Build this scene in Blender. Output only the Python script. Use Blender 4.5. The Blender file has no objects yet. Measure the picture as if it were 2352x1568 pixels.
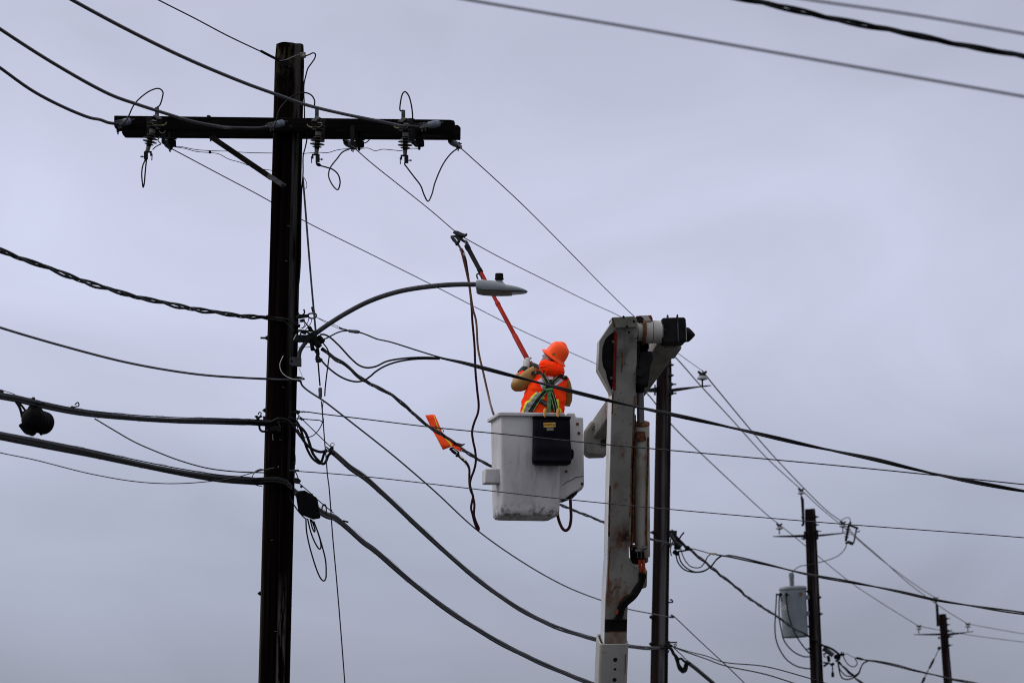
import bpy, bmesh, math, random
from mathutils import Vector, Matrix, noise as mnoise
R = math.radians
random.seed(7)
scene = bpy.context.scene
C = scene.collection

# ------------------------------------------------------------------ camera
PITCH = R(7.0)
CAM = Vector((0, 0, 1.6))
cam_data = bpy.data.cameras.new('camera')
cam_data.lens = 200.0
cam_data.sensor_width = 36.0
cam_data.clip_start = 0.5
cam_data.clip_end = 4000
cam_data.dof.use_dof = True
cam_data.dof.focus_distance = 55.0
cam_data.dof.aperture_fstop = 7.0
cam = bpy.data.objects.new('camera', cam_data)
cam.location = CAM
cam.rotation_euler = (R(90) + PITCH, 0, 0)
C.objects.link(cam)
scene.camera = cam

# ------------------------------------------------------------------ overcast sky
SUN_EL, SUN_AZ = R(42), R(-72)          # azimuth from +Y (view direction), negative = left
world = bpy.data.worlds.new('World')
scene.world = world
world.use_nodes = True
nt = world.node_tree
for n in list(nt.nodes):
    nt.nodes.remove(n)
def N(tree, typ, **kw):
    n = tree.nodes.new(typ)
    for k, v in kw.items():
        setattr(n, k, v)
    return n
wo = N(nt, 'ShaderNodeOutputWorld')
bg = N(nt, 'ShaderNodeBackground')
bg.inputs['Strength'].default_value = 0.1
sky = N(nt, 'ShaderNodeTexSky', sky_type='NISHITA', sun_disc=False)
sky.sun_elevation = SUN_EL
sky.sun_rotation = SUN_AZ
tc = N(nt, 'ShaderNodeTexCoord')
sep = N(nt, 'ShaderNodeSeparateXYZ')
nt.links.new(tc.outputs['Generated'], sep.inputs[0])
ramp = N(nt, 'ShaderNodeValToRGB')       # overcast: dim towards the horizon, brighter towards the zenith
ramp.color_ramp.interpolation = 'B_SPLINE'
def lin(r, g, b):
    return tuple(((c / 255) / 12.92 if c < 10 else (((c / 255) + 0.055) / 1.055) ** 2.4) for c in (r, g, b)) + (1,)
def scl(c, k):
    return (c[0] * k, c[1] * k, c[2] * k, 1)
K = 0.5
stops = [(0.0, scl(lin(146, 149, 163), K)), (0.055, scl(lin(146, 150, 167), K)), (0.090, scl(lin(178, 184, 206), K)),
         (0.128, scl(lin(215, 219, 245), K)), (0.155, scl(lin(208, 212, 237), K)), (0.185, scl(lin(189, 192, 213), K)),
         (0.30, scl(lin(206, 209, 232), K)), (0.62, scl(lin(240, 243, 255), K * 1.25)), (1.0, scl(lin(245, 248, 255), K * 1.75))]
cr = ramp.color_ramp
cr.elements[0].position, cr.elements[0].color = stops[0]
cr.elements[1].position, cr.elements[1].color = stops[-1]
for p, c in stops[1:-1]:
    e = cr.elements.new(p)
    e.color = c
# cloud banks: broad soft noise shifts the layer up and down and mottles it
mp = N(nt, 'ShaderNodeMapping')
mp.inputs['Scale'].default_value = (7.0, 7.0, 16.0)
mp.inputs['Location'].default_value = (1.3, 0.2, 4.1)
nt.links.new(tc.outputs['Generated'], mp.inputs[0])
no = N(nt, 'ShaderNodeTexNoise')
no.inputs['Scale'].default_value = 1.0
no.inputs['Detail'].default_value = 3.0
no.inputs['Roughness'].default_value = 0.45
no.inputs['Distortion'].default_value = 0.4
nt.links.new(mp.outputs[0], no.inputs['Vector'])
m1 = N(nt, 'ShaderNodeMath', operation='MULTIPLY_ADD')
m1.inputs[1].default_value = 0.05
nt.links.new(no.outputs['Fac'], m1.inputs[0])
sub = N(nt, 'ShaderNodeMath', operation='SUBTRACT')
sub.inputs[1].default_value = 0.025
nt.links.new(sep.outputs['Z'], sub.inputs[0])
nt.links.new(sub.outputs[0], m1.inputs[2])
nt.links.new(m1.outputs[0], ramp.inputs[0])
m2 = N(nt, 'ShaderNodeMapRange')
m2.inputs['From Min'].default_value = 0.3
m2.inputs['From Max'].default_value = 0.7
m2.inputs['To Min'].default_value = 18.6
m2.inputs['To Max'].default_value = 21.0
nt.links.new(no.outputs['Fac'], m2.inputs['Value'])
vm = N(nt, 'ShaderNodeVectorMath', operation='SCALE')
nt.links.new(ramp.outputs[0], vm.inputs[0])
nt.links.new(m2.outputs[0], vm.inputs['Scale'])
# the cloud is thinner towards the sun on the left, and mottled by smaller lumps
sx = N(nt, 'ShaderNodeMapRange')
sx.inputs['From Min'].default_value = -0.30
sx.inputs['From Max'].default_value = 0.30
sx.inputs['To Min'].default_value = 1.09
sx.inputs['To Max'].default_value = 0.74
nt.links.new(sep.outputs['X'], sx.inputs['Value'])
mpb = N(nt, 'ShaderNodeMapping')
mpb.inputs['Scale'].default_value = (16.0, 16.0, 30.0)
mpb.inputs['Location'].default_value = (3.7, 1.1, 0.4)
nt.links.new(tc.outputs['Generated'], mpb.inputs[0])
nb = N(nt, 'ShaderNodeTexNoise')
nb.inputs['Scale'].default_value = 1.0
nb.inputs['Detail'].default_value = 5.0
nb.inputs['Roughness'].default_value = 0.5
nb.inputs['Distortion'].default_value = 0.8
nt.links.new(mpb.outputs[0], nb.inputs['Vector'])
sb = N(nt, 'ShaderNodeMapRange')
sb.inputs['From Min'].default_value = 0.3
sb.inputs['From Max'].default_value = 0.7
sb.inputs['To Min'].default_value = 0.92
sb.inputs['To Max'].default_value = 1.08
nt.links.new(nb.outputs['Fac'], sb.inputs['Value'])
mm = N(nt, 'ShaderNodeMath', operation='MULTIPLY')
nt.links.new(sx.outputs[0], mm.inputs[0]); nt.links.new(sb.outputs[0], mm.inputs[1])
mm2 = N(nt, 'ShaderNodeMath', operation='MULTIPLY')
nt.links.new(mm.outputs[0], mm2.inputs[0]); nt.links.new(m2.outputs[0], mm2.inputs[1])
nt.links.new(mm2.outputs[0], vm.inputs['Scale'])
mix = N(nt, 'ShaderNodeMix', data_type='RGBA')
mix.inputs[0].default_value = 0.94
nt.links.new(sky.outputs[0], mix.inputs[6])
nt.links.new(vm.outputs[0], mix.inputs[7])
nt.links.new(mix.outputs[2], bg.inputs['Color'])
nt.links.new(bg.outputs[0], wo.inputs[0])

sun_data = bpy.data.lights.new('sun', 'SUN')
sun_data.energy = 1.4
sun_data.angle = R(35)
sun_data.color = (1.0, 0.97, 0.93)
sun = bpy.data.objects.new('sun', sun_data)
sd = Vector((math.sin(SUN_AZ) * math.cos(SUN_EL), math.cos(SUN_AZ) * math.cos(SUN_EL), math.sin(SUN_EL)))
sun.rotation_euler = sd.to_track_quat('Z', 'Y').to_euler()
sun.location = (-30, 40, 60)
C.objects.link(sun)

scene.view_settings.view_transform = 'Standard'
scene.view_settings.look = 'None'
scene.view_settings.exposure = 0.0
scene.view_settings.gamma = 1.0
scene.cycles.use_denoising = True
scene.cycles.max_bounces = 6
scene.cycles.filter_width = 1.05

# ------------------------------------------------------------------ geometry helpers
F = 200.0 / 36.0 * 2352.0                # focal length in pixels of a 2352 x 1568 frame
cp, sp = math.cos(PITCH), math.sin(PITCH)
def ray(x, y):
    u, v = (x - 1176.0) / F, (784.0 - y) / F
    return Vector((u, cp - v * sp, sp + v * cp))
def at(x, y, Y):
    """point at world depth Y seen in direction (x, y)"""
    r = ray(x, y)
    return CAM + r * (Y / r.y)
def pm(Y):                               # metres per frame pixel at depth Y
    return Y / F
def crop(x0, y0, s):
    return lambda x, y: ((x0 + x * s) / 1.7415, (y0 + y * s) / 1.7415)
def span(pts, P, Q):
    """points along a wire hanging in the vertical plane through P and Q"""
    out = []
    dx, dy = Q.x - P.x, Q.y - P.y
    for (x, y) in pts:
        r = ray(x, y)
        k = r.x / r.y
        t = (k * P.y - P.x) / (dx - k * dy)
        out.append(CAM + r * ((P.y + dy * t) / r.y))
    return out
def spline(pts, sub=8):
    pts = [Vector(p) for p in pts]
    if len(pts) < 3:
        return [pts[0].lerp(pts[1], i / sub) for i in range(sub + 1)]
    P = [pts[0] * 2 - pts[1]] + pts + [pts[-1] * 2 - pts[-2]]
    out = []
    def tj(a, b):
        return max((b - a).length, 1e-6) ** 0.5
    for i in range(1, len(P) - 2):
        p0, p1, p2, p3 = P[i - 1], P[i], P[i + 1], P[i + 2]
        t0 = 0; t1 = tj(p0, p1); t2 = t1 + tj(p1, p2); t3 = t2 + tj(p2, p3)
        for j in range(sub):
            t = t1 + (t2 - t1) * j / sub
            a1 = p0 * ((t1 - t) / (t1 - t0)) + p1 * ((t - t0) / (t1 - t0))
            a2 = p1 * ((t2 - t) / (t2 - t1)) + p2 * ((t - t1) / (t2 - t1))
            a3 = p2 * ((t3 - t) / (t3 - t2)) + p3 * ((t - t2) / (t3 - t2))
            b1 = a1 * ((t2 - t) / (t2 - t0)) + a2 * ((t - t0) / (t2 - t0))
            b2 = a2 * ((t3 - t) / (t3 - t1)) + a3 * ((t - t1) / (t3 - t1))
            out.append(b1 * ((t2 - t) / (t2 - t1)) + b2 * ((t - t1) / (t2 - t1)))
    out.append(pts[-1])
    return out
def resample(pts, step):
    out = [pts[0]]
    acc = 0.0
    for a, b in zip(pts, pts[1:]):
        L = (b - a).length
        if L < 1e-9:
            continue
        d = step - acc
        while d <= L:
            out.append(a.lerp(b, d / L))
            d += step
        acc = (acc + L) % step
    out.append(pts[-1])
    return out
def frames(pts):
    n = len(pts)
    tang = [(pts[min(i + 1, n - 1)] - pts[max(i - 1, 0)]).normalized() for i in range(n)]
    up = Vector((0, 0, 1)) if abs(tang[0].z) < 0.9 else Vector((0, -1, 0))
    a = tang[0].cross(up).normalized()
    res = []
    for t in tang:
        a = a - t * a.dot(t)
        if a.length < 1e-6:
            a = t.orthogonal()
        a.normalize()
        res.append((t, a.copy(), t.cross(a)))
    return res
ORG = {}
class M:
    def __init__(self):
        self.v, self.f, self.mi = [], [], []
        self.cur = 0
    def face(self, idx):
        self.f.append(idx); self.mi.append(self.cur)
    def tube(self, pts, r, n=8, caps=True):
        pts = [Vector(p) for p in pts]
        fr = frames(pts)
        b = len(self.v)
        for i, (p, (t, a, c)) in enumerate(zip(pts, fr)):
            rr = r[i] if isinstance(r, (list, tuple)) else r
            for k in range(n):
                w = 2 * math.pi * k / n
                self.v.append(p + a * (rr * math.cos(w)) + c * (rr * math.sin(w)))
        for i in range(len(pts) - 1):
            for k in range(n):
                k2 = (k + 1) % n
                self.face((b + i * n + k, b + i * n + k2, b + (i + 1) * n + k2, b + (i + 1) * n + k))
        if caps:
            self.face(tuple(b + k for k in reversed(range(n))))
            e = b + (len(pts) - 1) * n
            self.face(tuple(e + k for k in range(n)))
        return self
    def lathe(self, P, axis, prof, n=20):
        """prof: (distance along axis, radius)"""
        axis = Vector(axis).normalized()
        a = axis.orthogonal().normalized()
        c = axis.cross(a)
        b = len(self.v)
        for (t, r) in prof:
            for k in range(n):
                w = 2 * math.pi * k / n
                self.v.append(P + axis * t + a * (r * math.cos(w)) + c * (r * math.sin(w)))
        for i in range(len(prof) - 1):
            for k in range(n):
                k2 = (k + 1) % n
                self.face((b + i * n + k, b + i * n + k2, b + (i + 1) * n + k2, b + (i + 1) * n + k))
        self.face(tuple(b + k for k in reversed(range(n))))
        e = b + (len(prof) - 1) * n
        self.face(tuple(e + k for k in range(n)))
        return self
    def rod(self, A, B, r, n=8):
        A, B = Vector(A), Vector(B)
        return self.lathe(A, B - A, [(0, r), ((B - A).length, r)], n)
    def prism(self, front, ext):
        b = len(self.v); n = len(front)
        self.v += [Vector(p) for p in front]
        self.v += [Vector(p) + ext for p in front]
        self.face(tuple(range(b, b + n)))
        self.face(tuple(range(b + 2 * n - 1, b + n - 1, -1)))
        for i in range(n):
            j = (i + 1) % n
            self.face((b + j, b + i, b + n + i, b + n + j))
        return self
    def slab(self, poly, Y, ext):
        fn = Y if callable(Y) else (lambda x, y: Y)
        if not isinstance(ext, Vector):
            ext = Vector((0, ext, 0))
        return self.prism([at(x, y, fn(x, y)) for (x, y) in poly], ext)
    def obox(self, c, ax, ay, az):
        c = Vector(c)
        b = len(self.v)
        for k in range(8):
            self.v.append(c + ax * (1 if k & 1 else -1) + ay * (1 if k & 2 else -1) + az * (1 if k & 4 else -1))
        for q in ((0, 2, 3, 1), (4, 5, 7, 6), (0, 1, 5, 4), (2, 6, 7, 3), (0, 4, 6, 2), (1, 3, 7, 5)):
            self.face(tuple(b + i for i in q))
        return self
    def bar(self, A, B, w, h, up=Vector((0, 0, 1))):
        A, B = Vector(A), Vector(B)
        d = (B - A)
        s = d.cross(up)
        if s.length < 1e-5:
            s = d.cross(Vector((0, 1, 0)))
        s.normalize()
        u = s.cross(d).normalized()
        return self.obox((A + B) / 2, d / 2, s * (w / 2), u * (h / 2))
    def ell(self, c, ax, ay, az, nu=20, nv=12, fn=None):
        c = Vector(c); b = len(self.v)
        for j in range(nv + 1):
            ph = -math.pi / 2 + math.pi * j / nv
            for i in range(nu):
                th = 2 * math.pi * i / nu
                d = Vector((math.cos(ph) * math.cos(th), math.cos(ph) * math.sin(th), math.sin(ph)))
                k = fn(d) if fn else 1.0
                self.v.append(c + (ax * d.x + ay * d.y + az * d.z) * k)
        for j in range(nv):
            for i in range(nu):
                i2 = (i + 1) % nu
                self.face((b + j * nu + i, b + j * nu + i2, b + (j + 1) * nu + i2, b + (j + 1) * nu + i))
        return self
    def rings(self, rings, caps=True, closed=False):
        b = len(self.v); n = len(rings[0])
        for r in rings:
            self.v += [Vector(p) for p in r]
        m = len(rings)
        for i in range(m - 1):
            for k in range(n):
                k2 = (k + 1) % n
                self.face((b + i * n + k, b + i * n + k2, b + (i + 1) * n + k2, b + (i + 1) * n + k))
        if caps:
            self.face(tuple(b + k for k in reversed(range(n))))
            e = b + (m - 1) * n
            self.face(tuple(e + k for k in range(n)))
        return self
    def ico(self, c, r, s=1):
        bm = bmesh.new()
        bmesh.ops.create_icosphere(bm, subdivisions=s, radius=r)
        b = len(self.v)
        bm.verts.ensure_lookup_table()
        for v in bm.verts:
            self.v.append(Vector(c) + v.co)
        for f in bm.faces:
            self.face(tuple(b + v.index for v in f.verts))
        bm.free()
        return self
    def out(self, name, mat, parent=None, smooth=True, bevel=0.0, label=None, cat=None, group=None, kind=None, org=None, remesh=0.0, ang=40, fix=True):
        if org is None:
            if parent is not None:
                org = ORG[parent.name]
            else:
                org = Vector((0, 0, 0))
                for p in self.v:
                    org += p
                org /= len(self.v)
        me = bpy.data.meshes.new(name)
        me.from_pydata([tuple(p - org) for p in self.v], [], self.f)
        mats = mat if isinstance(mat, (list, tuple)) else [mat]
        for m in mats:
            me.materials.append(MAT[m])
        if len(mats) > 1:
            me.polygons.foreach_set('material_index', self.mi)
        if fix:
            bm = bmesh.new(); bm.from_mesh(me)
            bmesh.ops.recalc_face_normals(bm, faces=bm.faces)
            bm.to_mesh(me); bm.free()
        me.polygons.foreach_set('use_smooth', [bool(smooth)] * len(me.polygons))
        if smooth:
            me.set_sharp_from_angle(angle=R(ang))
        me.update()
        o = bpy.data.objects.new(name, me)
        C.objects.link(o)
        ORG[o.name] = org
        if parent is not None:
            o.parent = parent
        else:
            o.location = org
        if bevel:
            b = o.modifiers.new('edge', 'BEVEL')
            b.width = bevel; b.segments = 2; b.limit_method = 'ANGLE'; b.angle_limit = R(40)
        if remesh:
            r = o.modifiers.new('skin', 'REMESH')
            r.mode = 'VOXEL'; r.voxel_size = remesh; r.use_smooth_shade = True
            s = o.modifiers.new('smooth', 'SMOOTH')
            s.factor = 0.5; s.iterations = 4
        tag(o, label, cat, group, kind)
        return o
def tag(o, label=None, cat=None, group=None, kind=None):
    if label: o['label'] = label
    if cat: o['category'] = cat
    if group: o['group'] = group
    if kind: o['kind'] = kind
    return o
def thing(name, label, cat, loc, group=None):
    o = bpy.data.objects.new(name, None)
    o.empty_display_size = 0.1
    C.objects.link(o)
    o.location = loc
    ORG[o.name] = Vector(loc)
    return tag(o, label, cat, group)
def copy_tree(o, parent=None):
    c = o.copy()
    C.objects.link(c)
    c.parent = parent
    for ch in list(o.children):
        copy_tree(ch, c)
    return c
def wire(name, label, pts, r, mat, cat='wire', n=7, sub=8, group=None, parent=None):
    m = M().tube(spline(pts, sub), r, n)
    if parent is not None:
        return m.out(name, mat, parent)
    return m.out(name, mat, None, label=label, cat=cat, group=group)
def helix(center, off, pitch, phase):
    fr = frames(center)
    out = []; s = 0.0
    for i, (p, (t, a, c)) in enumerate(zip(center, fr)):
        if i:
            s += (p - center[i - 1]).length
        w = 2 * math.pi * s / pitch + phase
        o = off(s) if callable(off) else off
        out.append(p + a * (o * math.cos(w)) + c * (o * math.sin(w)))
    return out
def twisted(name, label, pts, r, mat, pitch=0.4, n_main=2, neutral=True, cat='cable', group=None, loose=1.0):
    cen = resample(spline(pts, 10), min(pitch / 14, 0.12))
    t = thing(name, label, cat, cen[0], group)
    for k in range(n_main):
        wob = lambda s, k=k: r * loose * (1.0 + 0.2 * math.sin(s * 2.3 + k))
        M().tube(helix(cen, wob, pitch, 2 * math.pi * k / (n_main)), r, 7).out('strand', mat, t)
    if neutral:
        M().tube(helix(cen, r * 1.5, pitch, math.pi / 2), r * 0.55, 6).out('neutral_strand', 'black_cable', t)
    return t
def lashed(name, label, pts, rs, mat, cat='cable', lash=True, group=None, offs=None, msgr=0.005, pitch=1.1):
    """messenger strand with cables lashed under it"""
    cen = resample(spline(pts, 10), 0.06)
    t = thing(name, label, cat, cen[0], group)
    fr = frames(cen)
    offs = offs or [(0, 0)]
    for k, (r, (oa, oz)) in enumerate(zip(rs, offs)):
        ps = []
        s = 0
        for i, (p, (tt, a, c)) in enumerate(zip(cen, fr)):
            if i: s += (p - cen[i - 1]).length
            wob = 0.25 * r * math.sin(s * (0.9 + 0.35 * k) + k * 2)
            ps.append(p + Vector((0, oa + wob * 0.6, oz + wob)))
        M().tube(ps, r, 8).out('sheathed_cable', mat, t)
    top = max(oz + r for r, (oa, oz) in zip(rs, offs))
    low = min(oz - r for r, (oa, oz) in zip(rs, offs))
    M().tube([p + Vector((0, 0, top + msgr * 0.7)) for p in cen], msgr, 6).out('messenger_strand', 'line_wire', t)
    if lash:
        h = (top + 2 * msgr - low) / 2 + 0.0015
        mid = (top + 2 * msgr + low) / 2
        M().tube(helix(resample([p + Vector((0, 0, mid)) for p in cen], pitch / 26), h, pitch, 0), 0.0011, 4).out('lashing_wire', 'steel', t)
    return t
def text_mesh(name, txt, size, P, ax, ay, mat, parent, depth=0.001):
    cu = bpy.data.curves.new(name, 'FONT')
    cu.body = txt; cu.size = size; cu.align_x = 'CENTER'; cu.align_y = 'CENTER'; cu.extrude = depth; cu.resolution_u = 2
    tmp = bpy.data.objects.new('tmp_text', cu)
    C.objects.link(tmp)
    dg = bpy.context.evaluated_depsgraph_get()
    me = bpy.data.meshes.new_from_object(tmp.evaluated_get(dg))
    bpy.data.objects.remove(tmp)
    ax = ax.normalized(); az = ax.cross(ay).normalized(); ay = az.cross(ax)
    org = ORG[parent.name]
    for v in me.vertices:
        v.co = P + ax * v.co.x + ay * v.co.y + az * v.co.z - org
    me.materials.clear()
    me.materials.append(MAT[mat])
    me.name = name
    o = bpy.data.objects.new(name, me)
    C.objects.link(o)
    o.parent = parent
    ORG[o.name] = org
    return o

# ------------------------------------------------------------------ materials
MAT = {}
def mat(name, c1, c2=None, rough=0.6, metal=0.0, scale=6.0, stretch=(1, 1, 1), bump=0.0, spec=0.2, detail=4, lo=0.35, hi=0.65):
    m = bpy.data.materials.new(name)
    m.use_nodes = True
    t = m.node_tree
    bs = t.nodes['Principled BSDF']
    bs.inputs['Roughness'].default_value = rough
    bs.inputs['Metallic'].default_value = metal
    bs.inputs['Specular IOR Level'].default_value = spec
    c2 = c2 or tuple(min(1, c * 1.5) for c in c1)
    tcn = N(t, 'ShaderNodeTexCoord')
    mpn = N(t, 'ShaderNodeMapping')
    mpn.inputs['Scale'].default_value = stretch
    t.links.new(tcn.outputs['Object'], mpn.inputs[0])
    nz = N(t, 'ShaderNodeTexNoise')
    nz.inputs['Scale'].default_value = scale
    nz.inputs['Detail'].default_value = detail
    t.links.new(mpn.outputs[0], nz.inputs['Vector'])
    rp = N(t, 'ShaderNodeValToRGB')
    rp.color_ramp.elements[0].position = lo
    rp.color_ramp.elements[1].position = hi
    rp.color_ramp.elements[0].color = (*c1, 1)
    rp.color_ramp.elements[1].color = (*c2, 1)
    t.links.new(nz.outputs['Fac'], rp.inputs[0])
    t.links.new(rp.outputs[0], bs.inputs['Base Color'])
    if bump:
        bp = N(t, 'ShaderNodeBump')
        bp.inputs['Strength'].default_value = bump
        bp.inputs['Distance'].default_value = 0.01
        t.links.new(nz.outputs['Fac'], bp.inputs['Height'])
        t.links.new(bp.outputs[0], bs.inputs['Normal'])
    MAT[name] = m
    m['col'] = rp.name
    return m
def overlay(name, colour, scale, lo, hi, stretch=(1, 1, 1), seed=0.0, fac=1.0, mask=None):
    """lay stains, rust or dirt of another colour over a material (noise decides where)"""
    m = MAT[name]; t = m.node_tree
    bs = t.nodes['Principled BSDF']
    src = bs.inputs['Base Color'].links[0].from_socket
    tcn = N(t, 'ShaderNodeTexCoord')
    mpn = N(t, 'ShaderNodeMapping')
    mpn.inputs['Scale'].default_value = stretch
    mpn.inputs['Location'].default_value = (seed, seed * 1.7, seed * 0.6)
    t.links.new(tcn.outputs['Object'], mpn.inputs[0])
    nz = N(t, 'ShaderNodeTexNoise')
    nz.inputs['Scale'].default_value = scale
    nz.inputs['Detail'].default_value = 6
    nz.inputs['Roughness'].default_value = 0.6
    t.links.new(mpn.outputs[0], nz.inputs['Vector'])
    rp = N(t, 'ShaderNodeMapRange')
    rp.inputs['From Min'].default_value = lo
    rp.inputs['From Max'].default_value = hi
    rp.inputs['To Max'].default_value = fac
    t.links.new(nz.outputs['Fac'], rp.inputs['Value'])
    f = rp.outputs[0]
    if mask:
        mu = N(t, 'ShaderNodeMath', operation='MULTIPLY')
        t.links.new(f, mu.inputs[0])
        t.links.new(mask(t, tcn), mu.inputs[1])
        f = mu.outputs[0]
    mx = N(t, 'ShaderNodeMix', data_type='RGBA')
    t.links.new(f, mx.inputs[0])
    t.links.new(src, mx.inputs[6])
    mx.inputs[7].default_value = (*colour, 1)
    t.links.new(mx.outputs[2], bs.inputs['Base Color'])
def zone(axis, a0, a1, b0=None, b1=None):
    """mask rising from a0 to a1 along an object axis (and falling b0 to b1)"""
    def fn(t, tcn):
        s = N(t, 'ShaderNodeSeparateXYZ')
        t.links.new(tcn.outputs['Object'], s.inputs[0])
        r = N(t, 'ShaderNodeMapRange')
        r.inputs['From Min'].default_value = a0
        r.inputs['From Max'].default_value = a1
        t.links.new(s.outputs[axis], r.inputs['Value'])
        o = r.outputs[0]
        if b0 is not None:
            r2 = N(t, 'ShaderNodeMapRange')
            r2.inputs['From Min'].default_value = b0
            r2.inputs['From Max'].default_value = b1
            r2.inputs['To Min'].default_value = 1
            r2.inputs['To Max'].default_value = 0
            t.links.new(s.outputs[axis], r2.inputs['Value'])
            mu = N(t, 'ShaderNodeMath', operation='MULTIPLY')
            t.links.new(o, mu.inputs[0]); t.links.new(r2.outputs[0], mu.inputs[1])
            o = mu.outputs[0]
        return o
    return fn
def both(f, g):
    def fn(t, tcn):
        mu = N(t, 'ShaderNodeMath', operation='MULTIPLY')
        t.links.new(f(t, tcn), mu.inputs[0]); t.links.new(g(t, tcn), mu.inputs[1])
        return mu.outputs[0]
    return fn
mat('pole_wood', (0.0014, 0.001, 0.001), (0.006, 0.0032, 0.0027), 0.95, scale=26, stretch=(1, 1, 0.03), bump=0.8, spec=0.0)
overlay('pole_wood', (0.028, 0.02, 0.015), 40, 0.57, 0.72, (1, 1, 0.02), 3.0, 0.7)
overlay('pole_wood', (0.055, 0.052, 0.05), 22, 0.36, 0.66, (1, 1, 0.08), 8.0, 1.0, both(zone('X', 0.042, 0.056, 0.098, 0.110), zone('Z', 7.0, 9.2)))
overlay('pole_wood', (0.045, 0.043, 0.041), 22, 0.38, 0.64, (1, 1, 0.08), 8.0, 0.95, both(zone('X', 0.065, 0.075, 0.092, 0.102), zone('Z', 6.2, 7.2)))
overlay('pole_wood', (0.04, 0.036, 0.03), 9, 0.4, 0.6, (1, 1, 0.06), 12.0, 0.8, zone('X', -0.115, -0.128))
overlay('pole_wood', (0.055, 0.05, 0.03), 22, 0.45, 0.62, (1, 1, 0.4), 5.0, 0.7, zone('Z', 9.95, 10.35))
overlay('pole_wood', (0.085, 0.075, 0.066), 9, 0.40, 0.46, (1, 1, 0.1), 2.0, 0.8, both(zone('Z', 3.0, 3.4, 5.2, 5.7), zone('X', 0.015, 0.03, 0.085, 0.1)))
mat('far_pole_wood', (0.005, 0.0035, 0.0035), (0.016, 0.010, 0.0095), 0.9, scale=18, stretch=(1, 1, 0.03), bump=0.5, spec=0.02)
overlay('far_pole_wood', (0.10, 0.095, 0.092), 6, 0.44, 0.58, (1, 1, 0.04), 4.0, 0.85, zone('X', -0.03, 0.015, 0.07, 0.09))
mat('arm_wood', (0.0012, 0.001, 0.001), (0.005, 0.0035, 0.003), 0.85, scale=30, stretch=(0.03, 1, 1), bump=0.6, spec=0.05)
overlay('arm_wood', (0.02, 0.012, 0.009), 30, 0.60, 0.72, (0.03, 1, 1), 2.0, 0.6)
mat('brace_wood', (0.006, 0.0045, 0.004), (0.018, 0.013, 0.010), 0.85, scale=30, stretch=(0.1, 1, 0.1), bump=0.5, spec=0.1)
mat('black_cable', (0.002, 0.002, 0.0025), (0.005, 0.005, 0.006), 0.5, scale=8, spec=0.12)
mat('covered_conductor', (0.008, 0.0075, 0.011), (0.015, 0.014, 0.02), 0.5, scale=5, spec=0.2)
mat('grey_cable', (0.018, 0.018, 0.022), (0.034, 0.034, 0.04), 0.5, scale=5, spec=0.25)
mat('line_wire', (0.006, 0.006, 0.007), (0.012, 0.012, 0.014), 0.5, 0.0, scale=10, spec=0.2)
mat('aluminium_wire', (0.17, 0.175, 0.17), (0.26, 0.27, 0.26), 0.55, 0.0, scale=6, spec=0.1)
mat('old_wire', (0.02, 0.017, 0.022), (0.04, 0.034, 0.04), 0.5, 0.0, scale=6, spec=0.15)
mat('steel', (0.025, 0.025, 0.028), (0.065, 0.065, 0.068), 0.5, 0.5, scale=30, bump=0.1)
mat('galvanised', (0.06, 0.06, 0.06), (0.14, 0.14, 0.14), 0.5, 0.4, scale=40, bump=0.15)
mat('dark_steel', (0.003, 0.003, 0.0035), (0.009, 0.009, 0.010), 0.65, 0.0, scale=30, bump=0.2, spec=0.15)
mat('black_plastic', (0.0015, 0.0015, 0.0018), (0.004, 0.004, 0.0045), 0.7, scale=12, spec=0.06)
mat('porcelain', (0.045, 0.04, 0.034), (0.085, 0.076, 0.066), 0.4, scale=25, spec=0.25)
mat('white_porcelain', (0.20, 0.20, 0.215), (0.27, 0.27, 0.29), 0.35, scale=15, spec=0.2)
mat('polymer_grey', (0.07, 0.082, 0.105), (0.12, 0.135, 0.165), 0.55, scale=40, bump=0.1)
mat('lamp_grey', (0.14, 0.155, 0.165), (0.175, 0.19, 0.20), 0.45, 0.0, scale=8, spec=0.25)
mat('lamp_arm_grey', (0.035, 0.035, 0.037), (0.055, 0.055, 0.058), 0.55, 0.0, scale=20, spec=0.1)
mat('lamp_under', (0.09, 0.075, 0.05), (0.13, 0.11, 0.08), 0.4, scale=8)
mat('lamp_lens', (0.10, 0.10, 0.10), (0.15, 0.15, 0.15), 0.08, scale=30, spec=0.8)
mat('mast_lit_white', (0.50, 0.49, 0.48), (0.62, 0.61, 0.60), 0.45, scale=3, detail=6, spec=0.2)  # lighter copy of the mast paint, standing in for light on its left side
overlay('mast_lit_white', (0.3, 0.29, 0.27), 14, 0.54, 0.7, (1, 1, 0.05), 1.0, 0.7)
mat('bucket_white', (0.39, 0.375, 0.365), (0.50, 0.485, 0.475), 0.45, scale=2.2, detail=6, spec=0.2)
overlay('bucket_white', (0.25, 0.23, 0.21), 6, 0.55, 0.75, (1, 1, 0.3), 1.0, 0.5)
overlay('bucket_white', (0.18, 0.165, 0.15), 60, 0.64, 0.70, (0.25, 0.25, 1.0), 9.0, 0.5)
overlay('bucket_white', (0.03, 0.028, 0.026), 34, 0.70, 0.715, (1, 1, 1), 6.0, 0.95)
mat('boom_white', (0.18, 0.17, 0.145), (0.265, 0.25, 0.22), 0.5, scale=1.6, detail=6, spec=0.15)  # mast front's shade is mixed into this grey; grime and rust follow
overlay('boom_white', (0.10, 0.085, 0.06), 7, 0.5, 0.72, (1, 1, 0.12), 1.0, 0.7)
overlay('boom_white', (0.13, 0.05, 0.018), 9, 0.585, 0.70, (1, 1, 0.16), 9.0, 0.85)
overlay('boom_white', (0.09, 0.03, 0.012), 20, 0.62, 0.68, (1, 1, 1.0), 14.0, 0.85)
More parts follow.
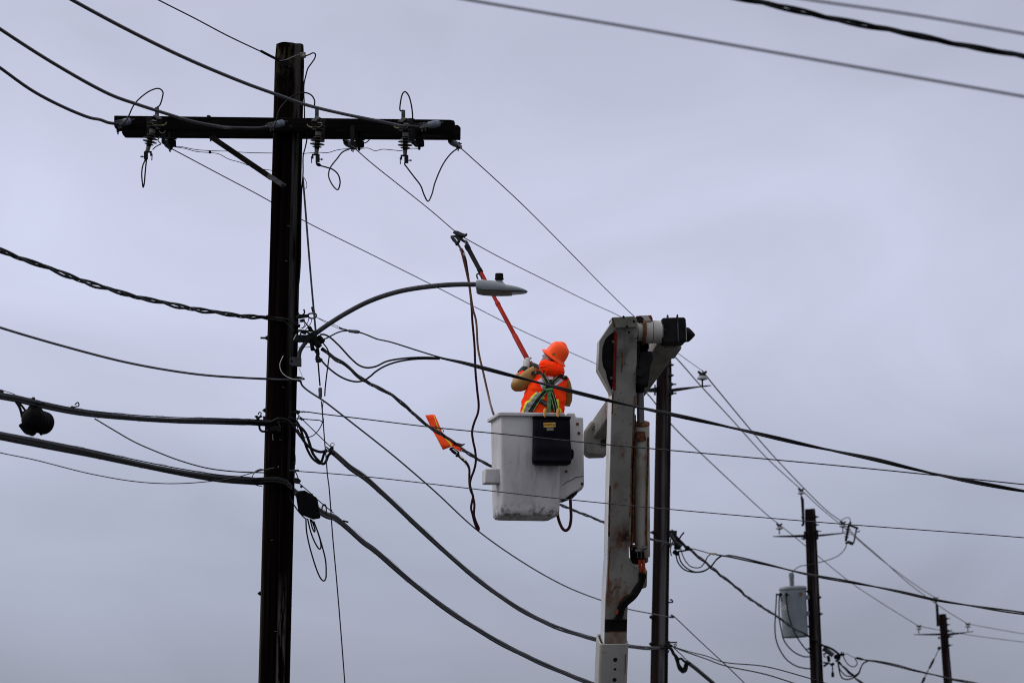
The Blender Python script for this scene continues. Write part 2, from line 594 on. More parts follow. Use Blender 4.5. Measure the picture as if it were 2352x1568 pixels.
overlay('boom_white', (0.10, 0.03, 0.01), 38, 0.70, 0.745, (1, 1, 0.7), 4.0, 0.9)
mat('boom_clean', (0.26, 0.248, 0.222), (0.35, 0.335, 0.30), 0.45, scale=2.0, detail=6, spec=0.2)
overlay('boom_clean', (0.18, 0.09, 0.04), 3.2, 0.56, 0.70, (0.6, 0.6, 2.5), 3.3, 0.8)
overlay('boom_clean', (0.26, 0.24, 0.2), 10, 0.54, 0.76, (1, 1, 0.1), 7.0, 0.6)
mat('cylinder_paint', (0.26, 0.245, 0.20), (0.36, 0.34, 0.29), 0.5, scale=3, spec=0.12)
overlay('cylinder_paint', (0.15, 0.07, 0.03), 6, 0.52, 0.68, (1, 1, 0.25), 3.0, 0.85)
mat('rust', (0.06, 0.022, 0.010), (0.19, 0.075, 0.028), 0.9, scale=30, bump=0.5, spec=0.2)
overlay('rust', (0.02, 0.012, 0.01), 18, 0.5, 0.62, (1, 1, 0.5), 3.0, 0.8)
mat('khaki_paint', (0.15, 0.145, 0.115), (0.23, 0.22, 0.18), 0.55, scale=8)
mat('red_strip', (0.13, 0.006, 0.004), (0.20, 0.014, 0.009), 0.5, scale=14)
overlay('red_strip', (0.25, 0.22, 0.20), 40, 0.66, 0.72, (1, 1, 0.6), 3.0, 0.9)
mat('grease_black', (0.002, 0.002, 0.002), (0.010, 0.0095, 0.009), 0.65, scale=9, bump=0.4, spec=0.10)
mat('chrome', (0.30, 0.30, 0.32), (0.38, 0.38, 0.40), 0.12, 1.0, scale=4)
mat('hose_orange', (0.26, 0.035, 0.012), (0.35, 0.06, 0.02), 0.5, scale=10)
mat('hose_brown', (0.03, 0.007, 0.007), (0.055, 0.014, 0.012), 0.45, scale=14, spec=0.15)
mat('ground_cable_red', (0.016, 0.003, 0.006), (0.03, 0.006, 0.010), 0.5, scale=14, spec=0.1)
mat('ground_cable_tan', (0.06, 0.024, 0.009), (0.09, 0.038, 0.016), 0.5, scale=14, spec=0.1)
mat('hot_stick_red', (0.20, 0.006, 0.002), (0.27, 0.011, 0.004), 0.5, scale=6, spec=0.04)
mat('hi_vis_orange', (1.0, 0.032, 0.003), (1.0, 0.062, 0.007), 0.75, scale=9, bump=0.25, spec=0.04)
mat('helmet_orange', (1.0, 0.085, 0.014), (1.0, 0.10, 0.02), 0.4, scale=4, spec=0.1)
mat('flag_orange', (0.93, 0.065, 0.010), (1.0, 0.10, 0.02), 0.65, scale=7, bump=0.1, spec=0.06)
overlay('flag_orange', (0.30, 0.03, 0.01), 30, 0.66, 0.74, (1, 1, 1), 3.0, 0.8)
mat('lime_tape', (0.62, 0.62, 0.03), (0.75, 0.75, 0.06), 0.5, scale=20)
mat('reflective_grey', (0.20, 0.20, 0.22), (0.28, 0.28, 0.31), 0.4, 0.2, scale=20)
mat('reflective_lilac', (0.52, 0.42, 0.54), (0.62, 0.52, 0.64), 0.4, scale=20)
mat('strap_black', (0.010, 0.008, 0.008), (0.024, 0.018, 0.018), 0.75, scale=60, bump=0.2)
mat('strap_green', (0.07, 0.17, 0.065), (0.11, 0.24, 0.10), 0.7, scale=60, bump=0.2)
mat('strap_edge', (0.20, 0.36, 0.14), (0.26, 0.44, 0.18), 0.7, scale=60)
mat('rubber_tan', (0.22, 0.11, 0.024), (0.30, 0.155, 0.04), 0.5, scale=6, bump=0.12, spec=0.15)
mat('glove_grey', (0.26, 0.24, 0.215), (0.40, 0.375, 0.34), 0.8, scale=40, bump=0.4)
mat('glove_dark', (0.02, 0.02, 0.018), (0.05, 0.05, 0.045), 0.8, scale=40, bump=0.4)
mat('cuff_green', (0.008, 0.022, 0.016), (0.015, 0.035, 0.026), 0.7, scale=30)
mat('skin', (0.22, 0.095, 0.075), (0.29, 0.135, 0.105), 0.5, scale=30)
mat('hair_dark', (0.012, 0.009, 0.008), (0.03, 0.022, 0.02), 0.7, scale=60)
mat('trouser_dark', (0.02, 0.025, 0.04), (0.04, 0.045, 0.06), 0.8, scale=40)
mat('bag_black', (0.0018, 0.0018, 0.003), (0.0045, 0.0045, 0.008), 0.45, scale=5, bump=0.35, spec=0.06)
mat('hook_tan', (0.30, 0.13, 0.02), (0.40, 0.19, 0.035), 0.5, scale=30)
mat('label_yellow', (0.50, 0.27, 0.05), (0.62, 0.36, 0.07), 0.5, scale=60)
mat('label_ink', (0.006, 0.006, 0.006), (0.010, 0.010, 0.010), 0.6)
mat('transformer_grey', (0.125, 0.142, 0.155), (0.165, 0.182, 0.195), 0.45, scale=3, spec=0.2)
overlay('transformer_grey', (0.14, 0.14, 0.13), 10, 0.56, 0.72, (1, 1, 0.2), 3.0, 0.6)
mat('stencil_pale', (0.55, 0.53, 0.45), (0.65, 0.62, 0.55), 0.6)
mat('brass', (0.26, 0.24, 0.12), (0.38, 0.35, 0.2), 0.35, 0.7, scale=20)
mat('white_wire', (0.50, 0.48, 0.42), (0.60, 0.58, 0.5), 0.5)
mat('asphalt', (0.04, 0.04, 0.042), (0.065, 0.064, 0.063), 0.9, scale=3, detail=8, bump=0.3)

# ------------------------------------------------------------------ ground
g = M()
gn = 24
for j in range(gn + 1):
    for i in range(gn + 1):
        g.v.append(Vector((-600 + 1200 * i / gn, -300 + 1300 * j / gn, 0)))
for j in range(gn):
    for i in range(gn):
        a = j * (gn + 1) + i
        g.face((a, a + 1, a + gn + 2, a + gn + 1))
g.out('ground', 'asphalt', None, kind='structure', org=Vector((0, 0, 0)))

# crops of the photograph that coordinates below were read from
cA = crop(0, 0, .43556); cB = crop(400, 140, .34014); cC = crop(1080, 140, .44633); cD = crop(1000, 560, .63776)
cE = crop(1000, 1560, .74627); cF = crop(0, 900, .44643); cG = crop(0, 1500, .44643); cH = crop(1100, 1150, .2551)
lp = crop(1780, 880, .2551); wk = crop(1980, 1320, .2551); bk = crop(1880, 1580, .38265); cm = crop(2340, 1230, .31888)
cm2 = crop(2340, 1700, .31888); cm3 = crop(2340, 2180, .35144); fl = crop(1650, 1620, .3507); bx = crop(1150, 1850, .33784)
p2 = crop(2580, 1430, .19133); p3 = crop(3040, 1930, .28061); p3b = crop(3040, 2250, .30683); p4 = crop(3600, 2350, .24302)
s2 = crop(2580, 2050, .2551); s2b = crop(2560, 2380, .22383); rr = crop(3000, 1800, .46599)
c1a = crop(430, 420, .22953); c1b = crop(1080, 420, .22962); c1c = crop(1560, 420, .17857); cl = crop(0, 1540, .17007)
k1 = crop(1000, 1600, .1913); flg = crop(1680, 1640, .1531); lo = crop(2360, 2150, .37037); s3 = crop(3220, 2560, .16156)
def L(c, *pts):
    return [c(x, y) for (x, y) in pts]
def L3(c, Y, *pts):
    """crop points at depth Y (Y may run from a pair's first to second value along the list)"""
    n = len(pts)
    out = []
    for i, p in enumerate(pts):
        yy = Y if not isinstance(Y, tuple) else Y[0] + (Y[1] - Y[0]) * i / (n - 1)
        if len(p) == 3:
            yy = p[2]
        out.append(at(*c(p[0], p[1]), yy))
    return out
ident = lambda x, y: (x, y)

# ------------------------------------------------------------------ poles
def pole_shaft(root, top, low, r_top, r_low, wood, seed, ntw=28):
    """tapered wooden shaft from the ground to `top`; axis passes through `low`; local Z runs up the shaft"""
    ax = (top - low).normalized()
    base = low - ax * (low.z / ax.z)
    Lh = (top - base).length
    k = (r_low - r_top) / (top - low).length
    m = M()
    rings = []
    nz = 70
    for j in range(nz + 1):
        z = Lh * j / nz
        r = r_top + k * (Lh - z)
        if j == nz: r *= 0.93
        ring = []
        for i in range(ntw):
            w = 2 * math.pi * i / ntw
            q = 1 + 0.022 * mnoise.noise(Vector((math.cos(w) * 2.2 + seed, math.sin(w) * 2.2, z * 0.35))) + 0.018 * mnoise.noise(Vector((math.cos(w) * 7, math.sin(w) * 7 + seed, z * 0.15)))
            zz = z
            if j == nz: zz += 0.02 * mnoise.noise(Vector((math.cos(w) * 2 + seed, math.sin(w) * 2, 3)))
            ring.append(Vector((r * q * math.cos(w), r * q * math.sin(w), zz)))
        rings.append(ring)
    m.rings(rings)
    o = m.out('shaft', wood, None, org=Vector((0, 0, 0)))
    o.parent = root
    o.location = base - ORG[root.name]
    o.rotation_euler = ax.to_track_quat('Z', 'Y').to_euler()
    # keep local X pointing to the right of the picture
    q = ax.rotation_difference(Vector((0, 0, 1))).inverted()
    o.rotation_euler = q.to_euler()
    ORG[o.name] = ORG[root.name]
    return base
def bolt(root, A, d, r=0.009, Lb=0.05, mt='dark_steel'):
    A = Vector(A)
    d = Vector(d).normalized()
    m = M()
    m.lathe(A, d, [(0, r * 2.6), (0.006, r * 2.6)], 6)
    m.lathe(A, d, [(0.006, r * 1.9), (0.02, r * 1.9)], 6)
    m.lathe(A, d, [(0.02, r), (Lb, r)], 8)
    return m.out('bolt', mt, root)

Y1 = 50.0
top1 = at(665.9, 103, Y1); low1 = at(629.5, 1567, Y1)
base1 = low1 - (top1 - low1) * (low1.z / (top1 - low1).z)
pole1 = thing('utility_pole', 'tall dark wooden utility pole with double crossarm and street lamp, nearest of the poles', 'utility pole', base1, 'wooden utility poles')
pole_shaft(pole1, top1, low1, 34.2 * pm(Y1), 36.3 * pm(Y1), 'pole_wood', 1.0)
armY = lambda x, y: 49.775 + (x - 660) / 783 * 0.22
fa = [(262, 265.5), (1030, 275.2), (1041, 276.5), (1045, 281), (1045, 317), (280, 313), (276, 300), (272, 298), (262, 290)]
M().slab([(262, 265.5), (1034, 275.0), (1043, 277), (1045, 282), (1044, 306), (271, 298.5), (262, 290)], armY, 0.09).out('crossarm', 'arm_wood', pole1, bevel=0.006)
M().slab([(280, 282), (1052, 287), (1058, 293), (1057.5, 319), (287, 313.5), (280, 306)], lambda x, y: armY(x, y) + 0.36, 0.09).out('crossarm', 'arm_wood', pole1, bevel=0.006)
# through bolts that tie the two arms, washers and nuts
for (x, y) in ((480, 270), (668, 292), (1000, 285), (300, 285)):
    p = at(x, y, armY(x, y)) + Vector((0, -0.001, 0))
    bolt(pole1, p, (0, -1, 0), 0.008, 0.035)
for (x, y) in ((484, 316), (271, 300)):
    p = at(x, y, 49.8)
    M().lathe(p, (0, 0, -1), [(-0.01, 0.014), (0.012, 0.014), (0.014, 0.007), (0.035, 0.007)], 8).out('bolt', 'dark_steel', pole1)
M().lathe(at(478, 267, 49.8), (0, 0, 1), [(-0.01, 0.011), (0.008, 0.011)], 8).out('bolt', 'dark_steel', pole1)
M().lathe(at(942, 274.5, 49.9), (0, 0, 1), [(-0.01, 0.05), (0.005, 0.04), (0.009, 0.02)], 12).out('bolt_cover', 'dark_steel', pole1)
# diagonal wooden brace with flat metal end
ba, bb = at(487, 316, 49.72), at(655, 430, 49.845)
bd = (bb - ba).normalized()
M().bar(ba, ba + bd * 0.64, 0.045, 0.052, Vector((0, 1, 0))).out('brace', 'brace_wood', pole1, bevel=0.005)
M().bar(ba + bd * 0.60 + Vector((0, -0.03, 0)), bb + Vector((0, -0.03, 0)), 0.044, 0.008, Vector((0, 1, 0))).out('brace_strap', 'galvanised', pole1, bevel=0.002)
bolt(pole1, at(651, 427.5, 49.80), (0, -1, 0), 0.008, 0.03)
M().tube(spline(L3(c1a, 49.7, (900, 450), (930, 490), (990, 480), (1005, 450)), 5), 0.004, 6).out('arm_clip', 'galvanised', pole1)
# bolts through the shaft further down
def pole_edge(y, side):
    k = (y - 103) / 1464.0
    return 665.9 - 36.4 * k + side * (34.2 + 2.1 * k)
for (y, ln) in ((776, 0.065), (728, 0.03), (942, 0.03), (1362, 0.03)):
    bolt(pole1, at(pole_edge(y, -1) + 1, y, 50.0), (-1, -0.05, 0), 0.009, ln)

M().slab(L(k1, (462, 705), (480, 705), (488, 840), (472, 842)), 49.855, 0.01).out('number_strip', 'khaki_paint', pole1)
M().slab(L(k1, (580, 1375), (600, 1375), (602, 1410), (582, 1412)), 49.855, 0.01).out('staple_plate', 'galvanised', pole1)
for (x, y) in ((648, 890), (622, 1240), (641, 1010), (655, 600), (630, 1450), (660, 520)):
    M().tube(spline([at(x, y, 49.865), at(x + 1, y - 1, 49.852), at(x + 5, y, 49.852), at(x + 6, y + 1, 49.865)], 3), 0.002, 5).out('staple', 'galvanised', pole1)
def dead_end(label, A, B, group='dead-end insulators on the double crossarm'):
    """strain clamp at A (wire side), polymer bell, eye bolt at B (arm side)"""
    t = thing('strain_insulator', label, 'insulator', B, group)
    d = (A - B)
    Ln = d.length
    d.normalize()
    s = d.cross(Vector((0, 0, 1))).normalized()
    u = s.cross(d)
    M().lathe(B, d, [(-0.03, 0.012), (0.01, 0.012), (0.012, 0.02), (0.03, 0.02)], 10).out('eye_bolt', 'dark_steel', t)
    b0 = 0.03
    bl = Ln * 0.45
    M().lathe(B, d, [(b0, 0.02), (b0 + 0.01, 0.030), (b0 + bl * 0.5, 0.033), (b0 + bl * 0.52, 0.028), (b0 + bl * 0.56, 0.031), (b0 + bl * 0.9, 0.030), (b0 + bl, 0.016)], 18).out('bell', 'polymer_grey', t)
    c0 = B + d * (b0 + bl)
    e = A
    for sg in (-1, 1):
        M().bar(c0 + s * 0.018 * sg, e + s * 0.016 * sg, 0.006, 0.030, u).out('clamp_plate', 'galvanised', t, bevel=0.002)
    M().bar(c0 + u * 0.002, e - u * 0.006, 0.024, 0.016, u).out('clamp_shoe', 'dark_steel', t)
    for q in (0.3, 0.62):
        M().lathe(c0.lerp(e, q) + u * 0.03, -u, [(0, 0.010), (0.012, 0.010), (0.012, 0.006), (0.075, 0.006)], 8).out('clamp_bolt', 'galvanised', t)
        M().bar(c0.lerp(e, q) + u * 0.022 - s * 0.03, c0.lerp(e, q) + u * 0.022 + s * 0.03, 0.018, 0.008, u).out('clamp_bar', 'steel', t)
    return t
de1 = (at(266, 285, 49.46), at(303, 277, 49.62))
de2 = (at(613, 291.5, 49.48), at(655, 281, 49.68))
de3 = (at(958, 292, 49.50), at(1012, 283, 49.78))
dead_end('pale grey strain insulator on the far left end of the crossarm', *de1)
dead_end('pale grey strain insulator on the crossarm in front of the pole', *de2)
dead_end('pale grey strain insulator on the crossarm front near its right end', *de3)
re1 = (at(393, 341, 50.62), at(381, 326, 50.36))
re2 = (at(815, 341, 50.66), at(792, 324, 50.40))
re3 = (at(1057, 339, 50.70), at(1032, 321, 50.44))
dead_end('strain insulator hanging under the left arm behind the left cutout', *re1)
dead_end('strain insulator under the crossarm middle beside the drooping loop', *re2)
dead_end('strain insulator hanging below the right tip of the crossarm', *re3)
for x, y, YY in ((785, 345, 50.5), (1039, 352, 50.5)):
    pass

def cutout(label, x, y, flip, tilt):
    """open fused cutout: ribbed porcelain on a bracket, upper and lower contacts, arcing horns"""
    o = at(x, y, 49.50)
    t = thing('fuse_cutout', label, 'fuse cutout', o, 'open fuse cutouts on the crossarm')
    X = Vector((flip, 0, 0)); Z = Vector((0, 0, 1)); Yv = Vector((0, 1, 0))
    axd = (Vector((math.sin(tilt), -0.02, -math.cos(tilt)))).normalized()      # runs downwards
    top = o - axd * 0.115
    M().lathe(top, axd, [(0, 0.016), (0.012, 0.022), (0.24, 0.022), (0.25, 0.016)], 16).out('insulator_column', 'black_plastic', t)  # porcelain column, coloured black for the shade between the sheds
    M().lathe(top + axd * 0.085, axd, [(0, 0.0225), (0.002, 0.027), (0.036, 0.027), (0.04, 0.0225)], 16).out('collar', 'porcelain', t)
    for d_, r_ in ((0.012, 0.036), (0.036, 0.064), (0.064, 0.060), (0.138, 0.042), (0.166, 0.065), (0.196, 0.066), (0.220, 0.042)):
        M().lathe(top + axd * d_, axd, [(-0.006, 0.0225), (-0.002, r_ * 0.75), (0.002, r_), (0.005, r_ * 0.98), (0.003, r_ * 0.6), (0.002, 0.0225)], 22).out('shed', 'porcelain', t)
    # mounting bracket from the arm
    M().bar(o + Z * 0.155 + X * 0.035 + Yv * 0.13, o - Z * 0.04 + X * 0.03 + Yv * 0.13, 0.045, 0.008, Yv).out('mounting_bracket', 'dark_steel', t, bevel=0.002)
    M().bar(o - Z * 0.005 + X * 0.02 + Yv * 0.135, o - Z * 0.01 - X * 0.0 + Yv * 0.01, 0.03, 0.05, Z).out('mounting_bracket', 'dark_steel', t)
    M().bar(o + Z * 0.157 + X * 0.035 + Yv * 0.135, o + Z * 0.157 + X * 0.035 + Yv * 0.26, 0.045, 0.008, Z).out('mounting_bracket', 'dark_steel', t)
    # upper contact with its bright weather hood and terminal
    h = top + Vector((0, -0.05, 0)) - X * 0.02
    M().bar(h + Z * 0.105, h + Z * 0.03, 0.034, 0.022, Yv).out('top_terminal', 'steel', t, bevel=0.003)
    M().prism([h + X * 0.035 + Z * 0.03, h - X * 0.005 + Z * 0.04, h - X * 0.05 + Z * 0.0, h - X * 0.012 - Z * 0.008], Vector((0, -0.05, -0.004))).out('contact_hood', 'galvanised', t, bevel=0.002)
    M().bar(h - X * 0.02 + Z * 0.005, h - X * 0.02 - Z * 0.045, 0.05, 0.04, Yv).out('top_contact', 'dark_steel', t, bevel=0.004)
    for sg in (-1, 1):
        M().tube(spline([h + Z * -0.045 - X * 0.005, h - Z * 0.055 + X * (0.03 * sg - 0.02), h - Z * 0.045 + X * (0.055 * sg - 0.02), h - Z * 0.028 + X * (0.066 * sg - 0.02)], 4), 0.0055, 6).out('arcing_horn', 'brass', t)
    # lower hinge
    b = top + axd * 0.25
    M().lathe(b, axd, [(-0.005, 0.020), (0.03, 0.018), (0.034, 0.022), (0.04, 0.022)], 12).out('lower_cap', 'porcelain', t)
    b = b + axd * 0.04
    M().bar(b + X * 0.012, b + X * 0.012 - Z * 0.07, 0.036, 0.03, Yv).out('lower_hinge', 'dark_steel', t, bevel=0.003)
    M().bar(b + X * 0.01 - Z * 0.004, b - X * 0.038 - Z * 0.004, 0.03, 0.012, Z).out('lower_hinge', 'dark_steel', t)
    M().bar(b - X * 0.032, b - X * 0.032 - Z * 0.038, 0.014, 0.03, Yv).out('hinge_arm', 'dark_steel', t)
    M().bar(b - X * 0.043 - Z * 0.02, b - X * 0.04 - Z * 0.078, 0.008, 0.02, Yv).out('hinge_arm', 'dark_steel', t)
    M().lathe(b + X * 0.03 - Z * 0.045, X, [(0, 0.005), (0.012, 0.005), (0.012, 0.009), (0.02, 0.009), (0.02, 0.005), (0.032, 0.005)], 8).out('bolt', 'steel', t)
    return b - Z * 0.07 + X * 0.012, h + Z * 0.105
lowa, hia = cutout('open porcelain fuse cutout, tilted, on the left half of the crossarm', *c1a(775, 480), -1, R(-13))
lowb, hib = cutout('open porcelain fuse cutout just right of the main pole', *c1b(838, 520), 1, R(-5))
lowc, hic = cutout('open porcelain fuse cutout near the right end of the crossarm', *c1c(345, 690), 1, R(-1))

def arrester(label, x, y):
    o = at(x, y, 49.92)
    t = thing('lightning_arrester', label, 'arrester', o, 'lightning arresters under the crossarm')
    dn = Vector((0, 0, -1))
    M().lathe(o, dn, [(-0.11, 0.02), (-0.012, 0.022), (-0.01, 0.048), (0.0, 0.052), (0.004, 0.034), (0.008, 0.022)], 20).out('shed', 'black_plastic', t)
    M().lathe(o, dn, [(0.008, 0.030), (0.012, 0.044), (0.06, 0.046), (0.066, 0.038)], 20).out('canister', 'black_plastic', t)
    M().lathe(o, dn, [(0.066, 0.010), (0.078, 0.010), (0.078, 0.014), (0.088, 0.012), (0.098, 0.004)], 10).out('ground_stud', 'dark_steel', t)
    M().bar(o + Vector((-0.055, -0.20, 0.10)), o + Vector((-0.055, -0.20, -0.065)), 0.036, 0.006, Vector((0, 1, 0))).out('mounting_strap', 'dark_steel', t)
    M().bar(o + Vector((-0.055, -0.197, -0.066)), o + Vector((-0.01, 0, -0.066)), 0.03, 0.006).out('mounting_strap', 'dark_steel', t)
arrester('black lightning arrester under the left arm beside the tilted cutout', 393, 320)
arrester('black lightning arrester under the crossarm middle right of the pole', 825, 322)
arrester('black lightning arrester right of the rightmost cutout', 963, 320)

# ------------------------------------------------------------------ primary conductors
left_dir = Vector((-2.5, -10, 0))
def from_left(attach, *pts):
    return span(list(pts), attach, attach + left_dir)
ws = from_left(de3[0], (60, -60), (165, 0), (280, 62), (420, 131), (560, 190), (640, 219), (700, 240), (790, 262), (870, 278), (905, 285.5)) + [at(932, 290, 49.45), de3[0] + Vector((0.02, 0, 0))]
wire('power_cable', 'topmost thick cable sagging from upper left past the pole to the crossarm right end', ws, 0.0142, 'covered_conductor', 'cable', group='covered conductors from the upper left')
ws = from_left(de2[0], (-140, -30), (0, 67), (125, 147), (250, 216), (313, 239), (375, 259), (438, 278), (500, 290)) + [at(545, 294, 49.42), at(588, 295, 49.45), de2[0] + Vector((0.02, 0, 0))]
wire('power_cable', 'middle thick cable sagging from the left edge to the crossarm beside the pole', ws, 0.0142, 'covered_conductor', 'cable', group='covered conductors from the upper left')
ws = from_left(de1[0], (-130, 60), (0, 156), (75, 209), (150, 248), (205, 270)) + [at(230, 275, 49.1), at(250, 282, 49.35), de1[0] + Vector((0.02, 0, 0))]
wire('power_cable', 'lowest of the three thick cables, ending at the crossarm left tip', ws, 0.0142, 'covered_conductor', 'cable', group='covered conductors from the upper left')
for c, pq in ((cA, (850, 1085)), (cB, (1520, 1085)), (cC, (1250, 820))):
    pass
tp = at(641, 139, 49.84)
ws = from_left(tp, (250, -58), (363, 0), (450, 44), (518.6, 80.4), (588, 113.5), (615, 126)) + [tp]
wire('ground_strand', 'thin stranded wire running from the top edge down to the pole top', ws, 0.0062, 'line_wire', 'wire')
M().tube(spline(from_left(tp, (600, 118), (618, 127.5), (633, 135)) + [tp], 4), 0.0125, 8).out('preformed_grip', 'black_plastic', None, label='black spiral grip at the end of the wire on the pole top', cat='wire grip')
t = thing('pole_top_bracket', 'small dark spool bracket bolted to the front of the pole top', 'bracket', at(658, 147, 49.8))
M().slab(L(cC, (95, 225), (180, 225), (188, 295), (120, 300), (108, 262)), 49.80, 0.03).out('plate', 'dark_steel', t, bevel=0.004)
M().lathe(at(*cC(140, 262), 49.80), (0, -1, 0), [(0, 0.03), (0.01, 0.03), (0.015, 0.02), (0.03, 0.02), (0.035, 0.03), (0.045, 0.03)], 14).out('spool', 'black_plastic', t)
M().lathe(at(*cC(165, 282), 49.80), (0, -1, 0), [(0, 0.012), (0.012, 0.012), (0.012, 0.007), (0.03, 0.007)], 8).out('bolt', 'steel', t)
wire('bond_wire', 'pale twisted tail wire across the front of the pole top', L3(cC, 49.80, (85, 232), (130, 228), (200, 200), (275, 172)), 0.0055, 'galvanised')
t = thing('wire_connector', 'pale split-bolt connector at the right edge of the pole top', 'connector', at(*cC(295, 180), 49.85))
M().slab(L(cC, (270, 158), (318, 152), (322, 200), (290, 206), (274, 195)), 49.82, 0.04).out('body', 'galvanised', t, bevel=0.005)
M().lathe(at(*cC(300, 185), 49.82), (0, -1, 0), [(0, 0.012), (0.012, 0.012), (0.012, 0.006), (0.025, 0.006)], 8).out('bolt', 'brass', t)
wire('ground_wire', 'black wire looping from the pole top and running down its right side',
     L3(cC, 49.88, (310, 192), (350, 178), (385, 162), (405, 170), (403, 205), (375, 250), (340, 300), (320, 370), (305, 440), (303, 520), (307, 620), (309, 735), (310, 830), (330, 925), (318, 1000), (298, 1080), (296, 1240), (284, 1400)) +
     L3(cD, 49.9, (321, 420), (318, 560), (316, 760), (308, 880), (300, 945), (299, 1050)), 0.0062, 'black_cable')
wire('small_wire', 'thin slack wire loop off the right side of the pole below the crossarm', L3(cC, 49.9, (300, 1272), (322, 1310), (330, 1350), (322, 1375), (300, 1370)), 0.003, 'black_cable')

# jumper loops
JR = 0.0066
wire('jumper_wire', 'black jumper arching above the left end of the crossarm to the tilted cutout', [de1[0] + Vector((0.05, -0.03, -0.02))] + L3(cA, 49.45, (1165, 1100), (1185, 1060), (1230, 965), (1300, 890), (1390, 830), (1460, 815), (1495, 845), (1490, 900), (1465, 970)) + [hia], JR, 'black_cable', group='jumpers at the crossarm')
wire('jumper_wire', 'black jumper arching in front of the pole down to the cutout beside it', [de2[0] + Vector((0.06, -0.04, -0.01))] + L3(cC, 49.45, (60, 760), (85, 670), (140, 600), (220, 540), (310, 518), (370, 540), (400, 590), (400, 650)) + [hib], JR, 'black_cable', group='jumpers at the crossarm')
wire('jumper_wire', 'tall narrow black jumper loop above the right half of the crossarm', [hic] + L3(cC, 49.45, (1168, 680), (1170, 600), (1190, 525), (1210, 510), (1240, 540), (1265, 620), (1278, 720), (1281, 790)) + [de3[0] + Vector((0.04, -0.04, 0.01))], JR, 'black_cable', group='jumpers at the crossarm')
wire('jumper_wire', 'narrow black wire loop hanging below the tilted left cutout', [lowa + Vector((0, 0, 0.02))] + L3(c1a, 49.5, (665, 940), (615, 1060), (597, 1200), (608, 1350), (622, 1435), (640, 1370), (655, 1200), (668, 1060), (682, 930)), JR, 'black_cable', group='jumpers at the crossarm')
wire('jumper_wire', 'black jumper with a teardrop curl below the cutout beside the pole', [lowb + Vector((0, 0, 0.02))] + L3(cC, (49.5, 50.55), (415, 1140), (435, 1165), (500, 1185), (560, 1205), (610, 1250), (628, 1320), (610, 1385), (580, 1370), (545, 1320), (525, 1260), (540, 1190), (600, 1110), (650, 1050), (720, 1020)), JR, 'black_cable', group='jumpers at the crossarm')
M().lathe(at(*c1b(845, 1040), 49.5), (0.8, 0.1, -0.35), [(-0.02, 0.011), (0, 0.017), (0.02, 0.011)], 10).out('wire_connector', 'black_plastic', None, label='small black connector on the teardrop jumper under the cutout', cat='connector')
wire('jumper_wire', 'black V-shaped jumper hanging from the right cutout to the crossarm tip', [lowc + Vector((0, 0, 0.02))] + L3(cC, (49.5, 50.65), (1208, 1150), (1230, 1190), (1290, 1270), (1350, 1350), (1380, 1430), (1415, 1490), (1450, 1430), (1480, 1320), (1550, 1160), (1620, 1065), (1690, 1010)), JR, 'black_cable', group='jumpers at the crossarm')
wire('tie_wire', 'thin wavy wire left of the pole strung under the crossarm', L3(cA, (49.9, 49.86), (1600, 1345), (1660, 1348), (1800, 1375), (1930, 1385), (2090, 1388)) + L3(cB, 49.88, (1510, 1362), (1640, 1378), (1800, 1386), (2035, 1390)), 0.0032, 'black_cable', group='thin tie wires under the crossarm')
wire('tie_wire', 'second thin wavy wire dropping behind the brace to the pole', L3(cA, (49.95, 50.0), (1600, 1350), (1700, 1365), (1800, 1392), (1930, 1403), (2010, 1415), (2100, 1462), (2200, 1490), (2290, 1522)) + L3(cD, 50.0, (60, 180), (140, 192)), 0.0032, 'black_cable', group='thin tie wires under the crossarm')
M().slab(L(cA, (1915, 1383), (1938, 1383), (1940, 1408), (1918, 1408)), 49.88, 0.02).out('wire_clip', 'black_plastic', None, label='tiny black clip joining two thin wires left of the pole', cat='clip', bevel=0.002)
wire('tie_wire', 'thin wavy wire right of the pole linking the arresters', L3(cC, (49.9, 49.9), (290, 1064), (360, 1058), (440, 1053), (520, 1055), (600, 1032), (700, 1020), (800, 1020), (880, 1015), (940, 1038), (1010, 1025), (1100, 1032), (1180, 1037), (1260, 1018), (1330, 1018)), 0.0032, 'black_cable', group='thin tie wires under the crossarm')
wire('small_wire', 'short lead from the middle arrester up behind the crossarm', L3(cC, 49.95, (830, 972), (860, 965), (885, 945), (900, 925)), 0.005, 'black_cable')
wire('small_wire', 'short leads between the tilted cutout and the left arrester', L3(c1a, (49.55, 49.9), (790, 775), (840, 730), (900, 695), (930, 680), (880, 620), (905, 560)), 0.005, 'black_cable')

Y2, Y3, Y4 = 90.0, 130.0, 165.0
LW = 0.0052
ins2R = at(*p2(1200, 275), Y2 - 0.2); ins2T = at(1512, 786, Y2); ins2L = at(1466, 884, Y2 + 0.1)
ws = span([(1057, 339), (1130, 405), (1200, 470), (1300, 570), (1380, 652), (1455, 725), (1510, 773), (1557, 811)], re3[0], ins2R) + [ins2R]
wire('line_wire', 'thin wire descending right from the crossarm tip, highest at the boom', ws, LW, 'line_wire', group='thin primary wires towards the second pole')
clampP = span([(1056, 540)], re2[0], ins2T)[0]
ws = span([(815, 341), (850, 372), (920, 428), (990, 484), (1040, 527)], re2[0], ins2T) + [clampP] + span([(1075, 551), (1150, 592), (1250, 642), (1350, 692), (1425, 727), (1480, 762)], re2[0], ins2T) + [ins2T]
wire('line_wire', 'thin wire bent at the grounding clamp, from crossarm middle to the boom', ws, LW, 'line_wire', group='thin primary wires towards the second pole')
ws = span([(393, 341), (500, 398), (600, 451), (700, 508), (850, 583), (1000, 658), (1200, 760), (1370, 836)], re1[0], ins2L) + [ins2L]
wire('line_wire', 'long thin wire passing behind the pole and the lamp to the worker helmet', ws, LW, 'line_wire', group='thin primary wires towards the second pole')
